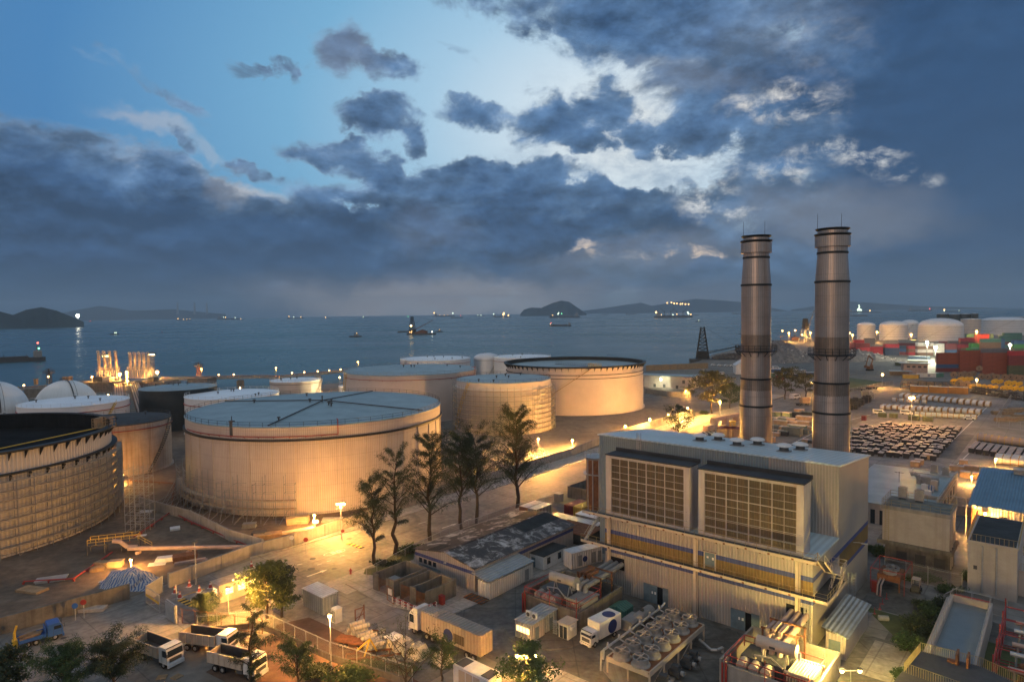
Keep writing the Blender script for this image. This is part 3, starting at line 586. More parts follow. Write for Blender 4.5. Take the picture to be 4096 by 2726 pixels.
# scaffolded tank
CS = (-3.7, 273); ts = tank('round tank wrapped in scaffolding behind the roadside trees', CS, 19.6, 20.3, 'tank pale', 'roof blue', .8, [(17.6, .5, .3)], 'tank white', 'black steel', None, (-1.35, -.75, 'yellow paint'), 6)
def scaffold(label, c, r, h, a0, a1, step=2.2, lift=2.0, w=1.3, net=False, group='scaffolding on the tanks', ragged=0):
 f = facing(c); rnd = random.Random(int(r*7+h)); t = thing('scaffolding', label, 'scaffold', (c[0], c[1], 0), 0, group)
 n = int((a1-a0)*r/step); a = MB(); L = int(h/lift); dk = {}
 ang = [f+a0+(a1-a0)*i/n for i in range(n+1)]
 def p(rr, t_, z): return Vector((rr*math.cos(t_), rr*math.sin(t_), z))
 for i, q in enumerate(ang):
  hh = h-(rnd.choice((0, 0, 1, 2))*lift if ragged else 0)+rnd.uniform(.2, 1)
  for rr in (r, r+w): a.cyl(p(rr, q, 0), p(rr, q, hh), .075, None, 4, 0, False)
  for l in range(1, L+1):
   if l*lift > hh: continue
   a.cyl(p(r, q, l*lift), p(r+w, q, l*lift), .045, None, 4, 0, False)
   if i < n:
    for rr in (r, r+w):
     a.cyl(p(rr, q, l*lift), p(rr, ang[i+1], l*lift), .06, None, 4, 0, False)
    a.cyl(p(r+w, q, l*lift+1), p(r+w, ang[i+1], l*lift+1), .04, None, 4, 0, False)
    if not ragged or l <= L-2:
     v = [p(r+.15, q, l*lift+.06), p(r+w-.1, q, l*lift+.06), p(r+w-.1, ang[i+1], l*lift+.06), p(r+.15, ang[i+1], l*lift+.06)]
     z = Vector((0, 0, .09)); v2 = [x+z for x in v]
     dk.setdefault(l, MB()).add(v+v2, [(0, 1, 2, 3), (7, 6, 5, 4), (1, 2, 6, 5), (0, 4, 7, 3)])
  if i % 6 == 0 and i < n-3:
   for l in range(0, L-1, 2): a.cyl(p(r+w, q, l*lift), p(r+w, ang[i+2], l*lift+2*lift), .045, None, 4, 0, False)
 a.build('pole_frame', 'scaffold', t); [q.build('walk_deck', 'plank', t) for q in dk.values()]
 return t
scaffold('full-height scaffolding wound round the tank behind the roadside trees', CS, 20.4, 18.5, -1.75, 1.75, 2.6, 1.9, 1.1)
scaffold('low scaffolding round the foot of the huge cream tank', C1, 36.0, 9.5, -1.5, -.16, 2.4, 2.0, 1.6, ragged=1)
m = MB(); f = facing(C1)
for i in range(14):
 a = f-1.3+i*.085; p0 = Vector(((R1+2.6)*math.cos(a), (R1+2.6)*math.sin(a), 5.5)); p1 = Vector(((R1+6)*math.cos(a+.03), (R1+6)*math.sin(a+.03), 0)); m.cyl(p0, p1, .06, None, 4)
 m.cyl(p0+Vector((0, 0, -3)), Vector(((R1+7)*math.cos(a-.03), (R1+7)*math.sin(a-.03), 0)), .06, None, 4)
solo(m, 'raking_shores', 'scaffold', 'slanting steel props leaning on the low scaffolding of the huge cream tank', 'scaffold props', (C1[0], C1[1], 0))
# open black-rimmed tank in the distance
def open_tank(label, c, r, h, wall, deck, gird, floor='black inside', n=128, steep=-.2):
 f = facing(c); t = thing('storage_tank', label, 'tank', (c[0], c[1], 0), 0, 'storage tanks of the tank farm')
 m = MB(); m.lathe([(r, 0), (r, h)], n); m.lathe([(r+.7, 0), (r+.7, .4), (r, .41)], n); m.build('shell', wall, t)
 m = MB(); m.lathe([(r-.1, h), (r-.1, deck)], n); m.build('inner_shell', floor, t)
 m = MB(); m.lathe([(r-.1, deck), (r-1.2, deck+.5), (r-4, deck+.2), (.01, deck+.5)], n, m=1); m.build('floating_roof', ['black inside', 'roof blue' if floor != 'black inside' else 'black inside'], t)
 for z, w, hh in gird[1:]: m = MB(); m.lathe([(r, z-hh), (r+w, z-hh*.4), (r+w, z), (r-.12, z+.05)], n); m.build('wind_girder', 'black steel', t)
 z, w, hh = gird[0]; k = 72; m = MB(); m.lathe([(r, z-hh), (r+w, z-hh*.4), (r+w, z), (r-.12, z+.05)], n)
 for q in range(k):
  a = 2*PI*q/k; cs, sn = math.cos(a), math.sin(a); o = .12
  m.add([(r*cs, r*sn, z-hh), ((r+w*.9)*cs, (r+w*.9)*sn, z-hh*.5), (r*cs, r*sn, z-hh-1.5), (r*cs-o*sn, r*sn+o*cs, z-hh), ((r+w*.9)*cs-o*sn, (r+w*.9)*sn+o*cs, z-hh*.5), (r*cs-o*sn, r*sn+o*cs, z-hh-1.5)], [(0, 1, 2), (5, 4, 3), (1, 4, 5, 2)])
 m.build('wind_girder', 'black steel', t)
 return t
CO = (31.7, 334.3); t = open_tank('open-topped tank with black rim and long stair beyond the scaffolded tank', CO, 34.6, 22.3, 'tank pale', 20.2, [(22.4, 1.5, .8), (18.6, .45, .3), (16.9, .35, .25)], 'black steel')
f = facing(CO); m = MB(); k = 40
for i in range(k):
 a, b = f-.72+.98*i/k, f-.72+.98*(i+1)/k; z, z2 = 22.6*i/k, 22.6*(i+1)/k
 for rr in (34.7, 35.7):
  m.bar((rr*math.cos(a), rr*math.sin(a), z), (rr*math.cos(b), rr*math.sin(b), z2), .2)
 m.bar((34.7*math.cos(a), 34.7*math.sin(a), z), (35.7*math.cos(a), 35.7*math.sin(a), z), .25)
 m.bar((35.7*math.cos(a), 35.7*math.sin(a), z+1), (35.7*math.cos(b), 35.7*math.sin(b), z2+1), .08)
m.build('spiral_stair', 'timber', t)
m = MB(); a = f+.28; q = Vector((34*math.cos(a), 34*math.sin(a), 22.4)); e = Vector((10*math.cos(a-2.2), 10*math.sin(a-2.2), 20.9))
for o in (-.5, .5): m.bar(q+Vector((o, 0, 0)), e+Vector((o, 0, 0)), .16); m.bar(q+Vector((o, 0, 1)), e+Vector((o, 0, 1)), .09)
for i in range(22): w_ = q.lerp(e, i/21); m.bar(w_+Vector((-.5, 0, 0)), w_+Vector((.5, 0, 0)), .12); m.bar(w_+Vector((-.5, 0, 0)), w_+Vector((-.5, 0, 1)), .06)
m.build('rolling_ladder', 'dark grey', t)
m = MB(); m.M = Matrix.Translation(q); m.box(-3, 3, -.8, .8, .1, .3); m.rail([(-3, -.8, .3), (3, -.8, .3), (3, .8, .3), (-3, .8, .3)], 1.1, .05, 1.2); m.build('gauging_platform', 'yellow paint', t)
# open tank at the left edge, black girders, scaffold below
CL = (-132.0, 148.7); RL = 34.2
t = open_tank('open-topped tank with black girders and scaffolding at the left edge', CL, RL, 21.3, 'tank ribbed', 17.0, [(21.4, 1.4, .7)])
f = facing(CL); m = MB(); k = 60; m.lathe([(RL, 16.2), (RL+1.2, 16.5), (RL+1.2, 16.7), (RL, 16.75)], 128)
for q in range(k):
 a = 2*PI*q/k; cs, sn = math.cos(a), math.sin(a); o = .14; z = 16.3
 m.add([(RL*cs, RL*sn, z), ((RL+1.1)*cs, (RL+1.1)*sn, z), (RL*cs, RL*sn, z-1.5), (RL*cs-o*sn, RL*sn+o*cs, z), ((RL+1.1)*cs-o*sn, (RL+1.1)*sn+o*cs, z), (RL*cs-o*sn, RL*sn+o*cs, z-1.5)], [(0, 1, 2), (5, 4, 3), (1, 4, 5, 2)])
m.build('wind_girder', 'black steel', t)
m = MB(); a = f+1.15; q = Vector((33.6*math.cos(a), 33.6*math.sin(a), 21.4)); e = q+Vector((-24, -13, -4.2))
for o in (-.4, .4): m.bar(q+Vector((0, o, 0)), e+Vector((0, o, 0)), .2)
for i in range(24): w_ = q.lerp(e, i/23); m.bar(w_+Vector((0, -.4, 0)), w_+Vector((0, .4, 0)), .14)
m.build('rolling_ladder', 'yellow paint', t)
m = MB(); m.M = Matrix.Translation(q); m.box(-1.8, 2.2, -1.5, 1.5, -.2, 0); m.rail([(-1.8, -1.5, 0), (2.2, -1.5, 0), (2.2, 1.5, 0), (-1.8, 1.5, 0)], 2.2, .09, 1.2, 2); m.box(-1.6, -.8, -1.2, 1.2, 0, 2.2); m.build('gauging_platform', 'timber', t)
scaffold('tall scaffolding round the open black-girdered tank at the left edge', CL, RL+.9, 15.6, -.75, 1.5, 3.1, 1.9, 1.3)
m = MB(); q = P('a', 850, 560); m.M = Matrix.Translation(q)
for i in range(3):
 for j in range(3):
  m.bar((i*2.2, j*2, 0), (i*2.2, j*2, 15), .1)
  for l in range(1, 8):
   if i < 2: m.bar((i*2.2, j*2, l*2), (i*2.2+2.2, j*2, l*2), .08); m.bar((i*2.2, j*2, l*2-2), (i*2.2+2.2, j*2, l*2), .06)
   if j < 2: m.bar((i*2.2, j*2, l*2), (i*2.2, j*2+2, l*2), .08)
solo(m, 'scaffold_tower', 'scaffold', 'square scaffold stair tower standing between the left tank and the rusty tank', 'scaffold')
# spheres
def sphere(label, c, r, z):
 t = thing('sphere_tank', label, 'sphere tank', (c.x, c.y, 0), 0, 'white gas spheres')
 m = MB(); m.ball((0, 0, z), r, 48); m.build('sphere', 'sphere white', t)
 m = MB()
 for i in range(10): a = 2*PI*i/10; m.cyl((r*math.cos(a), r*math.sin(a), 0), (r*math.cos(a), r*math.sin(a), z), .4, None, 8)
 m.build('leg', 'grey paint', t)
 m = MB(); pts = [Vector(((r+.3)*math.sin(q)*.75, -(r+.3)*math.sin(q)*.66, z+(r+.3)*math.cos(q))) for q in [i*.12 for i in range(14)]]
 m.tube(pts, .22, 6); m.tube([p+Vector((.9, .9, .6)) for p in pts], .07, 5); m.ringrail((0, 0), 2.2, z+r-.2, 1.1, 12, .06); m.build('ladder', 'dark grey', t); return t
q = at('e', 600, 1075, 348); sphere('white gas sphere behind the white-roofed tank at the jetty', q, 12.2, q.z)
q = at('e', -55, 1100, 330); sphere('white gas sphere cut by the left picture edge', q, 11.6, q.z)
# ------------------------------------------------------------------ the jetty
def block(p0, p1, w, z0, z1, m, mi=0):
 d = (p1-p0); d.z = 0; n = Vector((-d.y, d.x, 0)).normalized()*w/2
 m.prism([(p0-n)[:2], (p1-n)[:2], (p1+n)[:2], (p0+n)[:2]], z0, z1, mi, None, True)
jp = [P('e', -700, 960, 3), P('e', 0, 918, 3), P('e', 830, 855, 3)]; jr = [P('e', 1440, 815, 3), P('e', 2350, 793, 3), P('f', 250, 800, 3), P('f', 830, 745, 3), P('f', 1000, 725, 3)]
for lab, pp in (('long jetty walkway running left of the loading platform', jp), ('long jetty walkway running right of the loading platform to shore', jr)):
 t = thing('jetty', lab, 'jetty'); m = MB(); r_ = MB(); b = MB()
 for a, c in zip(pp, pp[1:]):
  block(a, c, 4.5, 1.8, 3.0, m); d = (c-a).normalized(); n = Vector((-d.y, d.x, 0))*2.1
  for s in (-1, 1): r_.rail([a+n*s, c+n*s], 1.1, .06, 4)
  b.tube([a+n*.5+Vector((0, 0, .5)), c+n*.5+Vector((0, 0, .5))], .35, 6)
 m.build('deck', 'concrete', t); r_.build('guard_rail', 'galv', t); b.build('pipeline', 'rust', t)
def pier(label, c, w, d, z, name='jetty_pier'):
 m = MB(); m.box(-w/2, w/2, -d/2, d/2, SEA-2, z); m.box(-w/2+.4, w/2-.4, -d/2+.4, d/2-.4, z, z+.4)
 return solo(m, name, 'concrete dark', label, 'pier', (c.x, c.y, 0), -.12, 'concrete piers under the jetty')
PF = P('e', 1130, 850, 3); pl = MB(); pl.box(-34, 34, -7, 10, SEA-2, 3.2); pl.box(-33, -4, -7.4, 9, 3.2, 4.0); pl.box(6, 33, -7.2, 9, 3.2, 4.2)
pt_ = thing('loading_platform', 'dark concrete loading platform carrying the lit marine loading arms', 'platform', (PF.x, PF.y, 0), -.12)
pl.build('platform_base', 'concrete dark', pt_); m = MB(); m.rail([(-33, -7, 4), (33, -7, 4)], 1.2, .07, 2); m.box(-20, -13, -6, -1, 4, 7.5); m.box(20, 24, -5, 0, 4.2, 7); m.build('control_cabin', 'dark grey', pt_)
m = MB(); m.box(-13, -8, -5.8, -1, 4, 7.2); m.build('lit_cabin', 'cream paint', pt_)
pier('square concrete jetty pier below the monitor tower left of the platform', P('e', 390, 905, 3), 16, 12, 3.2); pier('square concrete jetty pier under the tower right of the platform', P('e', 1810, 815, 3), 15, 12, 3.2)
pier('narrow concrete pier under the right jetty walkway, nearest the square pier', P('e', 2153, 815, 3), 4, 3, 1.8); pier('narrow concrete pier under the jetty walkway close to shore', P('f', 610, 780, 3), 4, 3, 1.8)
def loading_arm():
 t = thing('marine_loader', '', 'loading arm', (0, 0, 0), -.12, 'marine loading arms on the jetty'); m = MB()
 for x, y in ((-1.3, -1.3), (1.3, -1.3), (1.3, 1.3), (-1.3, 1.3)): m.bar((x, y, 0), (x*.6, y*.6, 9), .28)
 for z in (2, 4, 6, 8): s = 1.3-.52*z/9; m.rail([(-s, -s, z), (s, -s, z), (s, s, z), (-s, s, z)], .2, .09, 9, 0, closed=True)
 m.box(-1.5, 1.5, -1.5, 1.5, 8.6, 9); m.rail([(-1.5, -1.5, 9), (1.5, -1.5, 9), (1.5, 1.5, 9), (-1.5, 1.5, 9)], 2.4, .12, 3, 1, closed=True); m.build('stand', 'cream paint', t)
 m = MB(); m.cyl((0, 0, 0), (0, 0, 11), .4, None, 10); m.cyl((.3, 0, 10), (-.3, 0, 25), .42, .32, 10); m.cyl((-.7, 0, 10.5), (-.9, 0, 24), .25, None, 8); m.build('inboard_arm', 'cream paint', t)
 m = MB(); m.lathe([(.7, -.25), (1.15, -.25), (1.15, .25), (.7, .25), (.7, -.25)], 16, (0, 0, 0));
 m.v = [Vector((v.x-.4, v.z, v.y+25.6)) for v in m.v]; m.build('sheave', 'cream paint', t); m = MB(); m.cyl((.6, .2, 24.5), (.5, .2, 12), .3, .34, 8); m.build('outboard_arm', 'cream paint', t)
 return reg(t)
la = loading_arm(); arms = [(893, 830), (942, 822), (992, 818), (1045, 815), (1172, 800), (1214, 800), (1254, 800), (1294, 800), (1335, 800)]
ol = ['first', 'second', 'third', 'fourth', 'fifth', 'sixth', 'seventh', 'eighth', 'ninth']
for i, (x, y) in enumerate(arms):
 g = P('e', x, y+10, 4); hh = top('e', x, (565 if i < 4 else 578), g)-4; lab = ('%s tall lit loading arm from the left in the left cluster' % ol[i]) if i < 4 else ('%s lit loading arm from the left in the right cluster' % ol[i-4])
 o = la if i == 0 else dup(la, (0, 0, 0), -.12); o.location = (g.x, g.y, 4); o['label'] = lab; o.scale = (1, 1, hh/26.5)
def monitor_tower(label, k, x, y, ytop, c='dark grey'):
 g = P(k, x, y, 3); hh = top(k, x, ytop, g)-3; t = thing('monitor_tower', label, 'fire monitor tower', (g.x, g.y, 3), 0, 'fire monitor towers on the jetty'); m = MB(); s = 1.1
 for a, b in ((-s, -s), (s, -s), (s, s), (-s, s)): m.bar((a, b, 0), (a*.8, b*.8, hh-4), .3)
 for i in range(8): z, z2 = (hh-4)*i/8, (hh-4)*(i+1)/8; m.bar((-s, -s, z), (s, -s, z2), .15); m.bar((s, s, z), (-s, s, z2), .15); m.bar((-s, s, z), (-s, -s, z2), .15); m.bar((s, -s, z), (s, s, z2), .15)
 m.build('lattice_mast', c, t); m = MB(); m.box(-2.4, 2.4, -2.4, 2.4, hh-4, hh-3.6); m.rail([(-2.4, -2.4, hh-3.6), (2.4, -2.4, hh-3.6), (2.4, 2.4, hh-3.6), (-2.4, 2.4, hh-3.6)], 1.6, .12, 2.4, 1, closed=True); m.build('platform', 'dark grey', t)
 m = MB(); m.cyl((0, 0, hh-3.6), (0, 0, hh-1), .4, None, 8); m.cyl((-2.4, 0, hh-1.3), (2.6, 0, hh-.2), .25, .16, 8); m.build('water_cannon', 'dark grey', t)
monitor_tower('thin dark monitor tower on the left jetty pier', 'e', 442, 860, 715, 'dark grey'); monitor_tower('thin red-brown monitor tower on the right jetty pier', 'e', 1782, 790, 660, 'rust')
for i, (x, y0, y1, lab) in enumerate(((962, 815, 600, 'floodlight tower between the loading arms of the left cluster'), (1372, 790, 588, 'floodlight tower just right of the loading arms'))):
 g = P('e', x, y0, 4); hh = top('e', x, y1, g)-4; t = thing('floodlight_tower', lab, 'light tower', (g.x, g.y, 4), 0, 'floodlight towers on the jetty'); m = MB(); s = .8
 for a, b in ((-s, -s), (s, -s), (s, s), (-s, s)): m.bar((a, b, 0), (a, b, hh), .22)
 for q in range(12): z, z2 = hh*q/12, hh*(q+1)/12; m.bar((-s, -s, z), (s, -s, z2), .12); m.bar((s, -s, z), (s, s, z2), .12)
 m.build('lattice_mast', 'grey paint', t); m = MB(); m.box(-2.6, 2.6, -1, 1, hh-.4, hh); m.rail([(-2.6, -1, hh), (2.6, -1, hh)], 1.2, .1, 1.2); m.build('head_frame', 'dark grey', t)
 for q in (-1.6, 0, 1.6): m = MB(); m.cbox((q, -1.2, hh-.9), (1.0, .5, .7)); m.build('floodlight', 'bulb', t)
for i, (x, y) in enumerate(((323, 868), (578, 850), (618, 848), (632, 845))):
 g = P('e', x, y, 3); m = MB(); m.box(-.9, .9, -.9, .9, 0, 3.6); m.box(-1.1, 1.1, -1.1, 1.1, 3.6, 4); solo(m, 'mooring_post', 'timber', ['thick mooring post on the left jetty pier', 'lone mooring post on the jetty walkway', 'left post of the close pair on the jetty', 'right post of the close pair on the jetty'][i], 'mooring post', g, 0, 'mooring posts on the jetty')
# pipe trestle from the platform to the tanks
ta, tb = P('e', 1130, 860, 3), P('e', 1195, 1130, 2.5); t = thing('pipe_trestle', 'brightly lit pipe trestle running from loading platform to the tanks', 'pipe trestle')
m = MB(); block(ta, tb, 16, 1.2, 2.2, m); m.build('deck', 'concrete dark', t); m = MB(); d = (tb-ta).normalized(); n = Vector((-d.y, d.x, 0))
for q in (-6.6, -5.4, -4.2, -3, 2.4, 3.6, 4.8, 6, 7): m.tube([ta+n*q+Vector((0, 0, .5)), tb+n*q+Vector((0, 0, .3))], .38, 8)
m.build('pipes', 'stone pink', t); m = MB()
for s in (-8, -1.5, 1.5, 8): m.rail([ta+n*s, tb+n*s], 1.2, .07, 4)
m.build('guard_rail', 'rust', t); m = MB()
for i in range(7): q = ta.lerp(tb, i/6); block(q-n*7, q+n*7, 1.2, SEA-2, 1.2, m)
m.build('bent', 'concrete dark', t)
# ------------------------------------------------------------------ shipping
def vessel(label, k, x, y, lpx, kind='cargo', lights=(), face=1, dk='dark grey', cat='ship', maxd=9000):
 d = ray(k, x, y); dist = (H-SEA)/max(1e-5, -d.z)*math.hypot(d.x, d.y) if d.z < -.004 else maxd; dist = min(dist, maxd)
 q = at(k, x, y, dist); L = lpx*CROP[k][2]/FPX*math.hypot(q.x, q.y)*1.02
 t = thing(kind_name[kind], label, cat, (q.x, q.y, SEA), math.atan2(-q.x, q.y)+(0 if face > 0 else PI), 'vessels at sea')
 B = L*.16; D = L*(.055 if kind != 'tug' else .10); m = MB()
 pr = [(-.5, .42), (-.42, .5), (.36, .5), (.44, .34), (.5, 0), (.44, -.34), (.36, -.5), (-.42, -.5), (-.5, -.42)]
 m.prism([(a*L, b*B) for a, b in pr], -1, D)
 if kind == 'cargo': m.prism([(.34*L, .45*B), (.44*L, .32*B), (.5*L, 0), (.44*L, -.32*B), (.34*L, -.45*B)], D, D*1.45)
 m.build('hull', dk, t); m = MB(); b = MB()
 if kind in ('cargo', 'geared', 'tanker'):
  m.box(-.44*L, -.33*L, -.4*B, .4*B, D, D+L*.075); m.box(-.42*L, -.34*L, -.5*B, .5*B, D+L*.075, D+L*.095); m.cyl((-.38*L, 0, D+L*.095), (-.38*L, 0, D+L*.16), L*.006, None, 6)
  m.cyl((-.43*L, 0, D+L*.05), (-.43*L, 0, D+L*.115), L*.016, None, 8)
  for i in range(5): b.box((-.28+i*.125)*L, (-.19+i*.125)*L, -.36*B, .36*B, D, D+L*.014)
  if kind == 'geared':
   for i in range(4):
    xx = (-.22+i*.16)*L; b.cyl((xx, 0, D), (xx, 0, D+L*.13), L*.008, None, 6); b.cyl((xx, 0, D+L*.09), (xx+L*.10*(1 if i % 2 else -1), 0, D+L*.2), L*.004, None, 5)
  b.cyl((.42*L, 0, D), (.42*L, 0, D+L*.10), L*.005, None, 6)
 elif kind == 'tug':
  m.box(-.05*L, .25*L, -.34*B, .34*B, D, D+L*.12); m.box(.02*L, .2*L, -.3*B, .3*B, D+L*.12, D+L*.22); m.cyl((.08*L, 0, D+L*.22), (.08*L, 0, D+L*.45), L*.012, None, 6); b.cyl((-.05*L, 0, D), (-.05*L, 0, D+L*.25), L*.03, None, 8)
 elif kind == 'barge':
  m.box(-.46*L, -.36*L, -.35*B, .35*B, D, D+L*.09); m.cyl((-.4*L, 0, D+L*.09), (-.4*L, 0, D+L*.17), L*.008, None, 6); b.box(-.3*L, .42*L, -.4*B, .4*B, D, D+L*.02)
  for i in range(6): b.bar(((-.28+i*.13)*L, -.4*B, D), ((-.28+i*.13)*L, -.4*B, D+L*.05), L*.006)
 m.build('deckhouse', 'grey paint' if dk != 'white paint' else dk, t)
 if b.v: b.build('deck_gear', 'dark grey', t)
 for (fx, fz, s, mt) in lights:
  m = MB(); m.ball((fx*L, -B*.52, D+fz*L), s*L, 8); m.build('deck_light', mt, t)
 return t
kind_name = {'cargo': 'cargo_ship', 'geared': 'cargo_ship', 'tanker': 'tanker', 'tug': 'tugboat', 'barge': 'barge'}
SL, SW = 'ship light', 'ship white'
vessel('long dark barge with red and green lights at the left picture edge', 'e', 20, 668, 490, 'barge', [(-.43, .12, .012, 'bulb green'), (-.42, .2, .012, 'bulb red'), (-.40, .06, .012, SW)], -1, cat='barge')
vessel('small dark boat with white cabin lights left of the loading arms', 'e', 1025, 420, 62, 'tug', [(.05, .12, .05, SW), (.2, .12, .05, SW)], cat='boat')
m = MB(); m.cyl((0, 0, -1), (0, 0, 2), 1.6, None, 10); m.cyl((0, 0, 2), (0, 0, 5.5), .9, .3, 8); q = P('e', 1452, 402, SEA); solo(m, 'navigation_buoy', 'red paint', 'small red buoy floating above the right loading arms', 'buoy', q)
vessel('ship with a string of orange lights at the foot of the distant range', 'e', 1645, 264, 110, 'tanker', [(-.35, .08, .03, SL), (0, .03, .025, SL), (.2, .03, .02, SL), (.4, .05, .02, SL)])
vessel('ship with green and orange deck lights left of mid horizon', 'e', 2045, 268, 170, 'geared', [(-.2, .07, .02, SW), (-.12, .06, .02, SL), (.3, .04, .02, SW)])
vessel('tiny lit ship just right of the green-lit ship on the horizon', 'e', 2158, 244, 40, 'cargo', [(0, .1, .06, SL)])
vessel('tiny red-lit boat off the tip of the left headland', 'e', 810, 295, 30, 'tug', [(0, .1, .06, 'bulb red')], cat='boat')
vessel('ship with three separate white lamps on the left horizon', 'f', 405, 258, 130, 'cargo', [(-.38, .1, .025, SL), (-.1, .06, .03, SW), (.35, .06, .025, SL)], dk='slate' if False else 'dark grey')
vessel('lone small ship with one warm lamp right of the three-lamp ship', 'f', 690, 262, 40, 'cargo', [(-.3, .15, .09, SL)])
vessel('pale-green-lit ship above the distant tugboat', 'f', 1033, 241, 60, 'cargo', [(-.3, .08, .06, SW)])
vessel('single green light of a ship above the crane barge tower', 'f', 1425, 238, 30, 'cargo', [(-.3, .12, .09, 'bulb green')])
vessel('dark tugboat alone on open water left of the crane barge', 'f', 945, 442, 108, 'tug', [(.1, .2, .02, SL)], cat='tugboat')
vessel('dark barge lying behind the left side of the crane barge', 'f', 1390, 398, 130, 'barge', (), -1, cat='barge')
vessel('tugboat lying behind the right end of the crane barge', 'f', 1692, 397, 72, 'tug', [(.1, .2, .02, SL)], cat='tugboat')
vessel('long tanker with a row of pink deck lights on mid horizon', 'f', 1740, 252, 190, 'tanker', [(-.45, .12, .03, SL), (-.2, .02, .012, SL), (0, .02, .012, SL), (.15, .02, .012, SL), (.4, .1, .035, SW)])
vessel('dark ship with red mast lamp in front of the pink-lit tanker', 'f', 1855, 272, 108, 'cargo', [(.3, .14, .02, 'bulb red')])
vessel('faint green-lit ship between the tanker and the brightest ship', 'f', 2070, 243, 70, 'cargo', [(.0, .05, .05, SW), (-.4, .08, .04, SW)])
vessel('brightest orange-lit ship left of the dark island', 'f', 2255, 264, 155, 'geared', [(.12, .16, .055, SL), (.1, .08, .05, SL), (-.45, .12, .03, SW), (.38, .05, .04, SL)])
vessel('dark bulk ship with green-lit superstructure below the dark island', 'g', 580, 270, 265, 'cargo', [(.2, .11, .02, SW), (.22, .07, .02, SW), (.1, .09, .012, 'bulb green'), (.4, .03, .014, SL)], -1)
vessel('low barge with red lights below the green-lit bulk ship', 'g', 541, 345, 192, 'barge', [(.42, .1, .014, 'bulb red'), (.46, .04, .014, SL)], -1, cat='barge')
vessel('small crane vessel in the gap between the islands', 'g', 942, 244, 62, 'geared', ())
vessel('low grey ship before the far hills', 'g', 1175, 241, 92, 'barge', (), 1, cat='barge')
vessel('large geared cargo ship with lit cranes before the far hills', 'g', 1550, 270, 318, 'geared', [(-.44, .1, .026, SL), (-.3, .03, .01, SL), (0, .03, .016, SW), (.1, .04, .012, SL), (.38, .09, .02, SW), (.4, .05, .02, SW), (.46, .03, .014, SL)])
vessel('small grey ship behind the stern of the geared cargo ship', 'g', 1737, 249, 74, 'cargo', ())
vessel('small tug with greenish lights left of the left chimney', 'g', 1776, 305, 48, 'tug', [(.1, .15, .05, SW)], cat='tugboat')
vessel('flat grey barge touching the left chimney in the view', 'g', 2130, 236, 90, 'barge', (), cat='barge')
vessel('small boat with white light at the left flank of the left chimney', 'g', 2164, 416, 44, 'tug', [(.1, .2, .06, SW)], cat='boat')
vessel('ship with a bright pyramid of white lights right of the right chimney', 'h', 940, 214, 150, 'geared', [(-.02, .30, .03, SW), (0, .22, .035, SW), (-.03, .15, .035, SW), (.02, .08, .05, SW), (-.06, .08, .05, SW), (.07, .07, .045, SW), (.46, .03, .03, SL), (-.46, .06, .025, SL)])
vessel('low dark barge in front of the pyramid-lit ship', 'h', 935, 245, 118, 'barge', (), cat='barge')
vessel('faint low ship just right of the pyramid-lit ship', 'h', 1070, 216, 90, 'barge', (), cat='barge')
vessel('faint ship with red lamps far out above the white domed tanks', 'h', 1460, 193, 148, 'cargo', [(.4, .05, .02, 'bulb red')])
vessel('ship with orange lamp above the dark cluster of tanks', 'h', 1735, 208, 105, 'cargo', [(-.42, .1, .045, SL), (-.42, .02, .03, SW), (.4, .03, .02, SW)])
